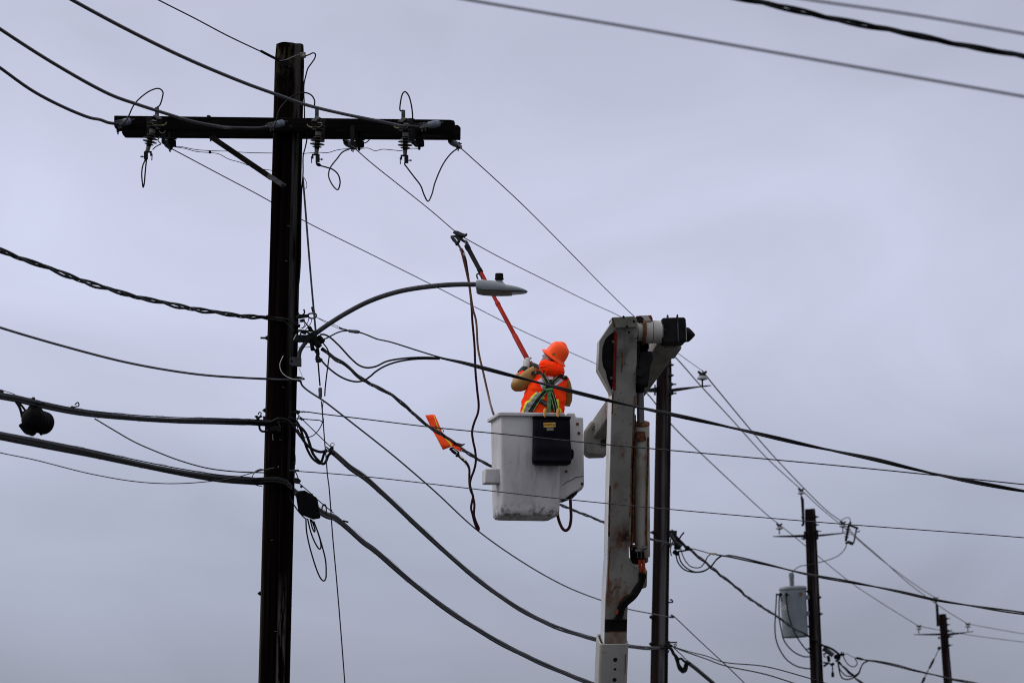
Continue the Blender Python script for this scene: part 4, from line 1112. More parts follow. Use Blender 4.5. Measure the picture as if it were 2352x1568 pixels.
# bundle to the second pole
kr = at(*k1(1690, 1040), 49.74); kr2 = at(*s2b(380, 930), Y2 - 0.2)
ws = [kr] + span([k1(1800, 1130), k1(1950, 1260), k1(2091, 1385), (840, 1096), (880, 1132), (960, 1207), (1060, 1298), (1160, 1375), (1260, 1431), (1375, 1468), (1445, 1482), (1480, 1486)], kr, kr2) + [kr2]
lashed('comm_cable', 'black communication cable bundle from the pole passing left of and below the bucket', ws, [0.014, 0.013], 'black_cable', offs=[(0, 0.0), (0.006, -0.022)], pitch=2.6, group='communication cables right of the main pole')
M().tube(spline(L3(k1, (49.8, 49.74), (1010, 315), (1100, 405), (1380, 680), (1680, 970)), 5), 0.0045, 7).out('messenger_tail', 'line_wire', None, label='thin straight strand from the pole clamp down to the bundle clamp', cat='wire')
t = thing('bundle_clamp', 'dark clamp with a small wire ring where the right bundle begins', 'clamp', at(*k1(1690, 1000), 49.72))
M().slab(L(k1, (1580, 965), (1600, 960), (1660, 1010), (1700, 950), (1745, 965), (1750, 1010), (1720, 1020), (1730, 1100), (1620, 1070), (1640, 1030)), 49.70, 0.05).out('body', 'dark_steel', t, bevel=0.004)
M().tube(spline(L3(k1, 49.71, (1690, 970), (1680, 930), (1710, 898), (1755, 905), (1760, 935), (1730, 965)), 6), 0.0028, 6).out('ring', 'steel', t)
wire('small_wire', 'black wire bowed off the right side of the pole between the bundles', L3(k1, 49.9, (895, 985), (925, 1060), (943, 1180), (942, 1300), (920, 1400), (890, 1480)), 0.0055, 'black_cable')
bolt(pole1, at(*k1(880, 1325), 49.95), (1, -0.2, 0), 0.010, 0.03)
# lower bundle to the right and its terminal box
kb = at(*bx(0, 250), 49.82); kb2 = at(1515, 1672, Y2)
ws = L3(bx, 49.80, (-170, 203), (-100, 206), (-45, 224)) + [kb] + span([bx(100, 345), bx(300, 478), bx(380, 560), bx(470, 612), bx(560, 640), bx(700, 755), bx(888, 925), (860, 1261), (960, 1347), (1060, 1420), (1160, 1480), (1260, 1528), (1360, 1568), (1440, 1595)], kb, kb2) + [kb2]
lashed('comm_cable', 'lowest black cable bundle from the pole past the terminal box to the bottom edge', ws, [0.016, 0.014], 'black_cable', offs=[(0, 0.0), (0.004, -0.024)], pitch=2.6, group='communication cables right of the main pole')
tb = thing('terminal_box', 'tapered black terminal box hung under the lowest cable beside the pole', 'terminal box', at(*bx(240, 450), 49.78))
M().slab(L(bx, (95, 365), (125, 330), (205, 325), (350, 412), (388, 640), (300, 656), (165, 602), (125, 560)), 49.70, 0.14).out('case', 'black_plastic', tb, bevel=0.012)
M().tube(spline(L3(bx, 49.72, (130, 235), (240, 330), (360, 440), (450, 515), (545, 592)), 5), 0.0045, 7).out('hanger_strand', 'line_wire', tb)
for (x, y, r) in ((165, 280, 20), (290, 372, 12), (430, 500, 16), (515, 560, 16)):
    M().ico(at(*bx(x, y), 49.71), r * .194 * pm(50)).out('strand_clamp', 'dark_steel', tb)
M().tube(spline(L3(bx, 49.71, (405, 560), (420, 500), (445, 495), (460, 560), (455, 600)), 5), 0.006, 7).out('cable_strap', 'black_cable', tb)
M().rod(at(*bx(655, 685), 49.85), at(*bx(722, 702), 49.85), 0.0075, 8).out('strap_tail', 'black_plastic', tb)
M().slab(L(bx, (70, 175), (130, 180), (160, 210), (135, 245), (70, 235)), 49.80, 0.05).out('strand_clamp', 'dark_steel', tb, bevel=0.003)
M().tube(spline(L3(bx, 49.8, (90, 100), (110, 140), (125, 180)), 5), 0.005, 7).out('link', 'steel', tb)
LR = 0.0068
wire('cable_loop', 'largest slack black cable loop hanging under the terminal box', L3(bx, (49.74, 49.80), (218, 655), (225, 800), (255, 960), (290, 1090), (360, 1300), (400, 1375), (430, 1397), (452, 1370), (458, 1280), (450, 1150), (410, 985), (370, 850), (310, 690)), LR, 'black_cable', 'cable', group='slack loops under the terminal box')
wire('cable_loop', 'middle slack black cable loop hanging under the terminal box', L3(bx, (49.76, 49.82), (238, 660), (280, 830), (340, 970), (380, 1020), (395, 1000), (390, 930), (365, 840), (315, 700)), LR, 'black_cable', 'cable', group='slack loops under the terminal box')
wire('cable_loop', 'shortest slack black cable loop right under the terminal box', L3(bx, (49.76, 49.82), (268, 662), (295, 770), (318, 816), (325, 795), (310, 740), (285, 672)), LR, 'black_cable', 'cable', group='slack loops under the terminal box')
wire('cable_lead', 'black lead from the pole side to the bottom of the terminal box', L3(bx, (49.9, 49.74), (20, 395), (50, 455), (120, 560), (180, 630), (215, 662)), 0.006, 'black_cable', 'cable')

# ------------------------------------------------------------------ the far poles
def pin_insulator(label, P, group):
    """white bell on a steel pin; P is the wire groove"""
    t = thing('pin_insulator', label, 'insulator', P, group)
    return t
pin_proto = None
def place_pin(label, P, group):
    global pin_proto
    if pin_proto is None:
        t = thing('pin_insulator', label, 'insulator', (0, 0, 0), group)
        dn = Vector((0, 0, -1)); O = Vector((0, 0, 0))
        M().lathe(O, dn, [(0.015, 0.03), (0.03, 0.048), (0.05, 0.07), (0.075, 0.083), (0.092, 0.084), (0.096, 0.078), (0.096, 0.04)], 24).out('bell', 'white_porcelain', t)
        M().lathe(O, dn, [(0.096, 0.042), (0.108, 0.038), (0.110, 0.016), (0.118, 0.013), (0.215, 0.013)], 14).out('pin', 'dark_steel', t)
        M().lathe(O, dn, [(-0.012, 0.040), (0.02, 0.052), (0.042, 0.060), (0.046, 0.05)], 14).out('crown', 'dark_steel', t)
        for sg in (-1, 1):
            M().bar(Vector((0.015 * sg, 0, -0.005)), Vector((0.070 * sg, 0, 0.030)), 0.06, 0.034).out('clamp_jaw', 'dark_steel', t, bevel=0.004)
        pin_proto = t
    else:
        t = copy_tree(pin_proto)
        t['label'] = label; t['group'] = group
    t.location = P
    ORG[t.name] = Vector(P)
    return t
PG = 'white pin insulators on the far poles'
def far_pole(label, tp, lw, wt, wl, Yp, seed):
    top, low = at(*tp, Yp), at(*lw, Yp)
    base = low - (top - low) * (low.z / (top - low).z)
    root = thing('utility_pole', label, 'utility pole', base, 'wooden utility poles')
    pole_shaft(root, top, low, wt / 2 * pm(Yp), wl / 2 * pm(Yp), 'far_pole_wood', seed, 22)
    return root
def side_arm(root, pts, Yv, depth=0.06, nm='side_arm'):
    return M().slab(pts, Yv, depth).out(nm, 'dark_steel', root, bevel=0.004)
def step_bolt(root, A, B, Yv, r=0.012):
    a, b = at(*A, Yv), at(*B, Yv)
    d = b - a
    m = M().lathe(a, d, [(-0.02, r * 2.6), (0.012, r * 2.6), (0.014, r * 1.8), (0.03, r * 1.8), (0.032, r), (d.length, r)], 8)
    return m.out('bolt', 'dark_steel', root)

# second pole, behind the boom
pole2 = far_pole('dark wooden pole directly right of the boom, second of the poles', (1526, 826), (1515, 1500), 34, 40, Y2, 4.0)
side_arm(pole2, L(p2, (500, 640), (545, 650), (700, 628), (1140, 592), (1220, 580), (1388, 572), (1390, 583), (1240, 605), (1150, 612), (700, 690), (540, 715), (500, 710)), Y2 - 0.22)
side_arm(pole2, L(p2, (240, 615), (195, 625), (100, 640), (-250, 660), (-250, 690), (100, 715), (240, 720)), Y2 - 0.1)
M().slab(L(p2, (500, 530), (545, 545), (560, 600), (560, 760), (540, 775), (500, 740)), Y2 - 0.25, 0.1).out('arm_saddle', 'dark_steel', pole2, bevel=0.005)
M().slab(L(p2, (195, 560), (225, 560), (228, 775), (185, 770), (195, 720)), Y2 - 0.1, 0.1).out('arm_saddle', 'dark_steel', pole2, bevel=0.005)
for a, b in (((535, 152), (605, 152)), ((535, 370), (605, 370)), ((550, 557), (655, 555)), ((555, 745), (660, 745))):
    step_bolt(pole2, p2(*a), p2(*b), Y2 - 0.1)
step_bolt(pole2, s2(130, 307), s2(60, 307), Y2 - 0.1)
step_bolt(pole2, s2b(205, 385), s2b(185, 385), Y2 - 0.1)
step_bolt(pole2, s2b(200, 865), s2b(178, 865), Y2 - 0.1)
step_bolt(pole2, s2b(505, 840), s2b(665, 838), Y2 - 0.15)
M().tube(spline(L3(s2b, Y2 - 0.1, (500, 125), (560, 122), (582, 115), (575, 90), (550, 75), (540, 85)), 5), 0.012, 8).out('hook', 'dark_steel', pole2)
place_pin('white pin insulator on the arm right of the boom, nearest of the white insulators', at(*p2(1198, 330), Y2 - 0.2), PG)
for P in (ins2T, ins2L):                 # behind the boom from here
    M().lathe(P, (0, 0, -1), [(-0.012, 0.040), (0.03, 0.05), (0.05, 0.07), (0.075, 0.083), (0.092, 0.084), (0.096, 0.04), (0.11, 0.014), (0.215, 0.013)], 20).out('pin_insulator', 'white_porcelain', pole2)
M().bar(ins2T + Vector((0, 0, -0.21)), at(1516, 880, Y2 - 0.05), 0.05, 0.05, Vector((0, 1, 0))).out('ridge_bracket', 'dark_steel', pole2)
# secondary hardware on the second pole
t = thing('secondary_rack', 'tangle of dark connectors and bracket on the second pole upper right side', 'bracket', at(*s2(390, 400), Y2 - 0.12))
M().bar(at(*s2(370, 310), Y2 - 0.12), at(*s2(500, 315), Y2 - 0.12), 0.05, 0.07).out('bracket_arm', 'dark_steel', t, bevel=0.005)
M().tube(spline(L3(s2, Y2 - 0.14, (395, 330), (440, 380), (480, 440), (520, 490), (560, 540)), 5), 0.04, 8).out('wrapped_grip', 'steel', t)
M().tube(spline(L3(s2, Y2 - 0.16, (440, 320), (520, 410), (600, 490), (660, 560)), 5), 0.022, 8).out('cable_grip', 'black_cable', t)
M().tube(spline(L3(s2, Y2 - 0.14, (415, 265), (430, 275), (432, 300)), 4), 0.012, 7).out('hook', 'dark_steel', t)
M().tube(spline(L3(s2, Y2 - 0.14, (535, 410), (570, 355), (612, 305)), 4), 0.013, 7).out('wire_tail', 'black_cable', t)
M().tube(spline(L3(s2, Y2 - 0.2, (300, 490), (270, 530), (258, 575)), 4), 0.012, 7).out('wire_tail', 'black_cable', t)
M().tube(spline(L3(s2, Y2 - 0.12, (400, 400), (400, 480), (380, 550)), 4), 0.010, 7).out('wire_tail', 'black_cable', t)
M().tube(spline(L3(s2, Y2 - 0.12, (450, 420), (410, 520), (400, 600), (415, 675)), 4), 0.010, 7).out('wire_tail', 'black_cable', t)
for (a, b, r) in (((455, 540), (560, 540), 40), ((440, 600), (530, 650), 38), ((625, 550), (700, 560), 42), ((500, 400), (540, 410), 20), ((400, 480), (470, 480), 14)):
    A, B = at(*s2(*a), Y2 - 0.2), at(*s2(*b), Y2 - 0.2)
    q = r * .1465 * pm(Y2); ln_ = (B - A).length
    M().lathe(A, B - A, [(0, q * .6), (ln_ * .2, q), (ln_ * .8, q), (ln_, q * .6)], 10).out('connector', 'black_plastic', t)
M().rod(at(*s2(520, 605), Y2 - 0.2), at(*s2(640, 590), Y2 - 0.2), 0.014).out('jumper', 'black_cable', t)
sv2 = lambda *pts: [at(x, y, Y2 - 0.2 - (x - 1560) / 790 * 4) for (x, y) in pts]
wire('bail_wire', 'thin wire from the second pole connectors to a brass clamp', L3(s2, Y2 - 0.2, (700, 555), (800, 575), (910, 605), (990, 630)), 0.008, 'line_wire')
M().slab(L(s2, (975, 622), (1125, 625), (1122, 655), (1080, 660), (1020, 645)), Y2 - 0.22, 0.05).out('service_clamp', 'brass', None, label='brass wedge clamp on the service wire right of the second pole', cat='clamp', bevel=0.006)
sv2c = L3(s2, Y2 - 0.3, (1120, 655), (1200, 670)) + sv2((1680, 1277), (1760, 1295), (1850, 1317), (1960, 1337), (2067, 1358), (2150, 1377), (2250, 1393), (2352, 1408), (2480, 1424))
twisted('service_drop', 'black service cable from the second pole across the transformer pole to the right edge', sv2c, 0.0125, 'black_cable', 3.4, neutral=False)
for lab, pts in (('outer slack loop of service wire right of the second pole', ((485, 655), (520, 780), (620, 890), (780, 930), (930, 910), (1040, 830), (1130, 720), (1200, 672))),
                 ('middle slack loop of service wire right of the second pole', ((528, 640), (560, 760), (640, 855), (770, 922), (900, 915), (1030, 845), (1120, 735), (1190, 682))),
                 ('inner slack loop of service wire ending at the brass clamp', ((560, 560), (590, 660), (640, 760), (710, 835), (790, 860), (870, 850), (940, 770), (980, 690), (1025, 648)))):
    wire('drip_loop', lab, L3(s2, (Y2 - 0.2, Y2 - 0.3), *pts), 0.0115 if 'inner' not in lab else 0.009, 'black_cable', 'cable', group='slack loops at the second pole')
# communication hardware low on the second pole
t = thing('cable_bracket', 'dark clamped cable fittings low on the second pole', 'bracket', at(*s2b(450, 910), Y2 - 0.2))
for (x, y, r) in ((360, 900, 34), (450, 885, 36), (520, 880, 34), (480, 935, 34), (560, 900, 30), (420, 940, 28), (490, 1000, 38)):
    M().ico(at(*s2b(x, y), Y2 - 0.2), r * .1285 * pm(Y2), 1).out('clamp', 'dark_steel', t)
M().tube(spline(L3(s2b, Y2 - 0.2, (600, 890), (625, 870), (650, 880), (640, 905), (610, 900)), 5), 0.008, 7).out('ring', 'dark_steel', t)
wire('cable_bend', 'thick dark cable bending down right from the fittings low on the second pole', L3(s2b, Y2 - 0.2, (480, 910), (560, 960), (600, 1040), (660, 1110), (690, 1230), (740, 1300), (800, 1350), (830, 1290), (840, 1200), (880, 1210)), 0.026, 'black_cable', 'cable', group='cable bends at the second pole')
wire('cable_bend', 'thinner dark cable looping below the fittings of the second pole', L3(s2b, Y2 - 0.22, (560, 960), (620, 1080), (660, 1200), (700, 1320), (780, 1375), (785, 1300), (815, 1200)), 0.016, 'black_cable', 'cable', group='cable bends at the second pole')
wire('cable_bend', 'short dark cable stub above the loop at the second pole', L3(s2b, Y2 - 0.22, (690, 1130), (740, 1130), (800, 1180), (910, 1212)), 0.02, 'black_cable', 'cable', group='cable bends at the second pole')
wire('comm_cable', 'thick black cable from the second pole to the bottom edge', L3(s2b, (Y2, 98), (840, 1190), (960, 1275), (1100, 1390), (1310, 1568), (1500, 1740)), 0.034, 'black_cable', 'cable', n=10)
wire('messenger_tail', 'thin strand from the second pole fittings to the thick cable', L3(s2b, Y2 - 0.2, (610, 940), (720, 1040), (830, 1150)), 0.008, 'line_wire')
wire('drop_wire', 'upper of two thin wires leaving low on the second pole to the right', L3(s2b, (Y2 - 0.2, 88), (580, 910), (800, 980), (1000, 1035), (1200, 1085), (1519, 1195)) + [at(x, y, 87.5) for x, y in ((1760, 1530), (1850, 1554), (1910, 1572), (2000, 1598))], 0.009, 'black_cable', group='thin wires low on the second pole')
wire('drop_wire', 'lower of two thin wires leaving low on the second pole to the right', L3(s2b, (Y2 - 0.2, 88), (580, 915), (800, 1000), (1000, 1070), (1200, 1140), (1519, 1255)) + [at(x, y, 87.5) for x, y in ((1760, 1548), (1830, 1570), (1930, 1600))], 0.010, 'black_cable', group='thin wires low on the second pole')
t = thing('strand_clamp', 'small dark clamp on the second pole where the grey wire turns', 'clamp', at(*s2b(570, 385), Y2 - 0.15))
M().slab(L(s2b, (510, 365), (550, 375), (565, 350), (585, 365), (610, 360), (630, 382), (600, 400), (545, 400), (510, 390)), Y2 - 0.18, 0.06).out('body', 'dark_steel', t, bevel=0.004)
M().rod(at(*s2b(568, 355), Y2 - 0.19), at(*s2b(572, 398), Y2 - 0.19), 0.012).out('bolt', 'steel', t)

# third pole with the transformer
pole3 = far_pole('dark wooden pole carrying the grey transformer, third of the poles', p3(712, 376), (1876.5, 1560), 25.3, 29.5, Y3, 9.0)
side_arm(pole3, L(p3, (800, 722), (840, 735), (1160, 710), (1215, 700), (1215, 712), (1160, 726), (840, 764), (800, 775)), Y3 - 0.2)
side_arm(pole3, L(p3, (640, 735), (450, 745), (290, 752), (185, 757), (185, 765), (290, 772), (600, 774), (640, 780)), Y3 - 0.1)
M().slab(L(p3, (582, 185), (600, 185), (628, 240), (636, 600), (606, 605)), Y3 - 0.15, 0.09).out('ridge_bracket', 'dark_steel', pole3, bevel=0.005)
for yy in (490, 600):
    step_bolt(pole3, p3(608, yy), p3(592, yy), Y3 - 0.1)
M().slab(L(p3, (625, 690), (650, 690), (655, 800), (628, 800)), Y3 - 0.14, 0.08).out('arm_saddle', 'dark_steel', pole3)
M().slab(L(p3, (800, 690), (830, 690), (835, 800), (805, 805)), Y3 - 0.2, 0.08).out('arm_saddle', 'dark_steel', pole3)
for a, b in (((795, 485), (843, 485)), ((800, 597), (845, 597)), ((815, 688), (876, 688)), ((625, 795), (585, 795))):
    step_bolt(pole3, p3(*a), p3(*b), Y3 - 0.1)
for a, b in (((780, 448), (802, 446)), ((790, 664), (824, 662)), ((645, 1118), (605, 1120)), ((640, 828), (616, 830)), ((615, 370), (595, 370))):
    step_bolt(pole3, p3b(*a), p3b(*b), Y3 - 0.1)
place_pin('white pin insulator on the transformer pole top bracket', at(*p3(585, 100), Y3), PG)
place_pin('white pin insulator on the left arm tip of the transformer pole', at(*p3(275, 600), Y3 - 0.06), PG)
place_pin('white pin insulator beside the fuse cutout on the transformer pole', at(*p3(1180, 570), Y3 - 0.2), PG)
t = thing('fuse_cutout', 'dark fuse cutout at the right arm tip of the transformer pole', 'fuse cutout', at(*p3(1240, 700), Y3 - 0.25))
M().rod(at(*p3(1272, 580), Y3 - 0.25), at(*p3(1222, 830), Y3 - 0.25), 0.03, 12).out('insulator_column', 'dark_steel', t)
for q in (0.3, 0.45, 0.6, 0.75):
    A, B = at(*p3(1272, 580), Y3 - 0.25), at(*p3(1222, 830), Y3 - 0.25)
    M().lathe(A.lerp(B, q), B - A, [(-0.012, 0.03), (0, 0.062), (0.01, 0.06), (0.012, 0.03)], 14).out('shed', 'porcelain', t)
M().bar(at(*p3(1290, 555), Y3 - 0.27), at(*p3(1280, 600), Y3 - 0.27), 0.05, 0.06, Vector((0, 1, 0))).out('top_contact', 'dark_steel', t, bevel=0.006)
M().bar(at(*p3(1285, 605), Y3 - 0.27), at(*p3(1400, 650), Y3 - 0.27), 0.05, 0.05, Vector((0, 1, 0))).out('contact_hood', 'dark_steel', t, bevel=0.006)
M().rod(at(*p3(1378, 640), Y3 - 0.27), at(*p3(1335, 860), Y3 - 0.27), 0.02, 10).out('fuse_tube', 'porcelain', t)
M().tube(spline(L3(p3, Y3 - 0.28, (1370, 690), (1400, 700), (1415, 690), (1412, 675)), 4), 0.012, 7).out('arcing_horn', 'dark_steel', t)
M().slab(L(p3, (1210, 850), (1260, 820), (1340, 850), (1330, 885), (1290, 880), (1260, 860), (1230, 875)), Y3 - 0.29, 0.08).out('lower_hinge', 'dark_steel', t, bevel=0.006)
wire('jumper_wire', 'thin wire arching over the cutout on the transformer pole', L3(p3, Y3 - 0.25, (1150, 555), (1175, 525), (1215, 500), (1255, 495), (1285, 515), (1290, 555)), 0.009, 'line_wire')
wire('jumper_wire', 'thin wire drooping from the far cutout behind the pole to the transformer bushing', L3(p3, (Y3 - 0.25, Y3 - 0.3), (1232, 875), (1220, 920), (1180, 980), (1110, 1040), (1000, 1090), (900, 1120), (830, 1135)) + L3(p3, Y3 - 0.22, (740, 1158), (660, 1172), (580, 1185), (530, 1210), (480, 1250), (455, 1285)), 0.010, 'line_wire')
tx = thing('transformer', 'grey cylindrical transformer mounted on the left side of the third pole', 'transformer', at(*p3b(455, 980), Y3 - 0.15))
tb_, tt_ = at(*p3b(462, 968), Y3 - 0.15), at(*p3b(427, 340), Y3 - 0.15)
ux = (tt_ - tb_).normalized(); hl = (tt_ - tb_).length
kt = .1762 * pm(Y3)
M().lathe(tb_, ux, [(0, 160 * kt), (0.01, 166 * kt), (hl * 0.98, 172 * kt)], 36).out('tank', 'transformer_grey', tx)
M().lathe(tt_, ux, [(-0.02, 182 * kt), (0.0, 184 * kt), (0.02, 180 * kt), (0.045, 172 * kt), (0.055, 150 * kt)], 36).out('lid', 'transformer_grey', tx)
bp = at(*p3b(418, 315), Y3 - 0.2)
M().lathe(bp, ux, [(0, 40 * kt), (0.03, 22 * kt), (190 * kt, 26 * kt)], 16).out('bushing', 'transformer_grey', tx)
for q in range(5):
    M().lathe(bp + ux * ((30 + 22 * q) * kt), ux, [(-0.014, 24 * kt), (0, 37 * kt), (0.012, 34 * kt), (0.014, 24 * kt)], 20).out('bushing_shed', 'transformer_grey', tx)
M().lathe(bp + ux * (118 * kt), ux, [(0, 34 * kt), (0.02, 36 * kt), (62 * kt, 34 * kt), (70 * kt, 20 * kt)], 18).out('bushing_cap', 'transformer_grey', tx)
for (x, y) in ((268, 410), (352, 408)):
    P = at(*p3b(x, y), Y3 - 0.45)
    M().lathe(P + Vector((0, 0.1, 0)), (0, -1, 0), [(0, 26 * kt), (0.05, 26 * kt), (0.06, 18 * kt), (0.12, 14 * kt)], 14).out('secondary_bushing', 'black_plastic', tx)
M().rod(at(*p3b(205, 412), Y3 - 0.45), at(*p3b(270, 410), Y3 - 0.45), 0.022).out('secondary_terminal', 'dark_steel', tx)
M().slab(L(p3b, (270, 440), (285, 445), (298, 500), (282, 505)), Y3 - 0.47, 0.03).out('earth_lug', 'dark_steel', tx)
for (y0, y1) in ((420, 472), (630, 685)):
    M().slab(L(p3b, (590, y0), (640, y0 - 4), (645, y1), (595, y1)), Y3 - 0.15, 0.14).out('mounting_bracket', 'transformer_grey', tx, bevel=0.006)
M().slab(L(p3b, (515, 380), (550, 385), (552, 420), (530, 428), (515, 410)), Y3 - 0.47, 0.02).out('name_plate', 'rust', tx)
text_mesh('stencil', '50', 0.16, at(*p3b(300, 583), Y3 - 0.44), Vector((0.95, -0.25, 0)), Vector((0, 0, 1)), 'stencil_pale', tx)
for lab, pts in (('outermost black lead bowing left of the transformer to its pole', ((215, 400), (212, 500), (200, 700), (195, 850), (210, 1000), (260, 1130), (350, 1260), (480, 1345), (580, 1370), (665, 1377))),
                 ('middle black lead bowing below the transformer to its pole', ((255, 410), (248, 550), (255, 740), (280, 880), (310, 1000), (370, 1090), (460, 1170), (560, 1215), (665, 1222))),
                 ('black lead crossing the front of the transformer to its pole', ((338, 415), (348, 520), (370, 660), (415, 820), (480, 960), (560, 1080), (665, 1195)))):
    wire('transformer_lead', lab, L3(p3b, (Y3 - 0.55, Y3 - 0.5), *pts[:-1]) + L3(p3b, Y3 - 0.2, pts[-1]), 0.016, 'black_cable', 'cable', group='secondary leads of the transformer')
t = thing('secondary_rack', 'tangle of dark connectors low on the transformer pole right side', 'bracket', at(*s3(450, 200), Y3 - 0.15))
M().tube(spline(L3(s3, Y3 - 0.15, (450, 190), (520, 230), (600, 290), (700, 370)), 5), 0.055, 8).out('wrapped_grip', 'steel', t)
for (a, b, r) in (((570, 370), (600, 530), 42), ((720, 420), (880, 380), 62), ((850, 350), (980, 350), 36), ((660, 560), (700, 620), 52), ((750, 520), (870, 450), 24), ((460, 380), (520, 425), 14)):
    A, B = at(*s3(*a), Y3 - 0.2), at(*s3(*b), Y3 - 0.2)
    q = r * .0928 * pm(Y3); ln_ = (B - A).length
    M().lathe(A, B - A, [(0, q * .6), (ln_ * .2, q), (ln_ * .8, q), (ln_, q * .6)], 10).out('connector', 'black_plastic', t)
for pts, r in ((((455, 640), (520, 600), (580, 545)), .025), (((450, 545), (560, 560), (640, 580)), .02), (((455, 355), (500, 320), (560, 300)), .02), (((440, 260), (470, 220), (540, 190)), .018), (((900, 320), (905, 280)), .016), (((945, 330), (950, 290)), .016)):
    M().tube(spline(L3(s3, Y3 - 0.2, *pts), 4), r, 7).out('jumper', 'black_cable', t)
M().rod(at(*s3(682, 640), Y3 - 0.2), at(*s3(684, 790), Y3 - 0.2), 0.016).out('hanging_rod', 'steel', t)
M().rod(at(*s3(684, 785), Y3 - 0.2), at(*s3(690, 905), Y3 - 0.2), 0.034).out('rod_weight', 'black_plastic', t)
wire('bail_wire', 'pale wire pair end right of the transformer pole', L3(s3, Y3 - 0.2, (985, 345), (1030, 325), (1120, 375), (1210, 410), (1270, 425)), 0.009, 'aluminium_wire')
M().rod(at(*s3(1275, 428), Y3 - 0.2), at(*s3(1425, 466), Y3 - 0.2), 0.028).out('service_clamp', 'black_plastic', None, label='slim black clamp on the service wire right of the transformer pole', cat='clamp')
sv3 = L3(s3, (Y3 - 0.2, Y3 - 0.6), (1420, 465), (1580, 497), (1700, 505), (1900, 540), (2100, 580), (2352, 640)) + L3(p4, (Y3 - 1, Y3 - 2), (220, 1350), (400, 1392), (620, 1440), (850, 1500), (1000, 1525), (1200, 1565), (1500, 1640))
twisted('service_drop', 'black service cable from the transformer pole crossing the fourth pole low down', sv3, 0.016, 'black_cable', 4.0, neutral=False)
wire('drip_loop', 'small pale loop of wire under the clamp by the transformer pole', L3(s3, Y3 - 0.2, (945, 385), (990, 480), (1060, 580), (1150, 640), (1220, 645), (1285, 590), (1290, 540), (1250, 470), (1235, 455), (1275, 425)), 0.012, 'line_wire', 'cable', group='slack loops at the transformer pole')
wire('drip_loop', 'larger black loop of wire by the transformer pole', L3(s3, (Y3 - 0.2, Y3 - 0.3), (815, 540), (840, 680), (870, 830), (930, 930), (1030, 962), (1150, 940), (1280, 870), (1340, 800), (1380, 680), (1450, 560), (1580, 500)), 0.016, 'black_cable', 'cable', group='slack loops at the transformer pole')
wire('drip_loop', 'shallower black loop of wire by the transformer pole', L3(s3, (Y3 - 0.2, Y3 - 0.3), (825, 540), (855, 690), (920, 790), (1020, 870), (1120, 885), (1240, 860), (1330, 790), (1375, 690), (1440, 575), (1560, 505)), 0.014, 'black_cable', 'cable', group='slack loops at the transformer pole')
twisted('twisted_cable', 'black twisted cable from the transformer pole down to the bottom edge', L3(s3, (Y3 - 0.2, Y3 + 6), (830, 520), (920, 630), (1000, 690), (1100, 800), (1190, 860), (1250, 940), (1340, 1000), (1430, 1070), (1600, 1220)), 0.017, 'black_cable', 6.0, neutral=False)

# fourth pole
pole4 = far_pole('small dark wooden pole at the lower right corner, farthest of the poles', p4(700, 432), p4(790, 1568), 17.6, 20.3, Y4, 13.0)
side_arm(pole4, L(p4, (790, 745), (1100, 722), (1210, 706), (1212, 716), (1100, 736), (820, 782), (790, 780)), Y4 - 0.2)
side_arm(pole4, L(p4, (660, 745), (450, 752), (225, 762), (225, 770), (450, 776), (660, 778)), Y4 - 0.1)
M().slab(L(p4, (585, 240), (605, 240), (632, 285), (650, 625), (606, 632)), Y4 - 0.15, 0.09).out('ridge_bracket', 'dark_steel', pole4, bevel=0.005)
for a, b in (((770, 505), (825, 502)), ((778, 603), (828, 600)), ((795, 705), (862, 700)), ((805, 803), (862, 798)), ((810, 945), (868, 938)), ((645, 820), (630, 825))):
    step_bolt(pole4, p4(*a), p4(*b), Y4 - 0.1, 0.014)
place_pin('pale pin insulator on the top bracket of the farthest pole', at(*p4(590, 172), Y4), PG)
place_pin('pale pin insulator on the left arm tip of the farthest pole', at(*p4(308, 628), Y4 - 0.06), PG)
place_pin('pale pin insulator on the right arm tip of the farthest pole', at(*p4(1115, 592), Y4 - 0.16), PG)
g4 = thing('guy_wire', 'guy line slanting down left from the farthest pole', 'guy wire', at(*p4(360, 1560), Y4 - 0.3))
M().ico(at(*p4(645, 990), Y4 - 0.15), 0.06).out('attachment', 'dark_steel', g4)
M().tube(L3(p4, Y4 - 0.2, (640, 1010), (560, 1170)), 0.012, 7).out('upper_strand', 'line_wire', g4)
M().tube(L3(p4, Y4 - 0.2, (562, 1160), (540, 1210), (480, 1325)), [0.02, 0.036, 0.03], 8).out('strain_insulator', 'black_plastic', g4)
for dx in (-14, 14):
    M().tube(L3(p4, Y4 - 0.2, (475, 1330), (430 + dx, 1420), (405 + dx * 0.6, 1480)), 0.008, 6).out('bail', 'line_wire', g4)
M().tube(L3(p4, Y4 - 0.2, (405, 1470), (385, 1520), (340, 1610)), [0.036, 0.04, 0.018], 8).out('grip', 'black_plastic', g4)
M().tube(L3(p4, Y4 - 0.2, (340, 1610), (-20, 2400)), 0.012, 7).out('lower_strand', 'line_wire', g4)

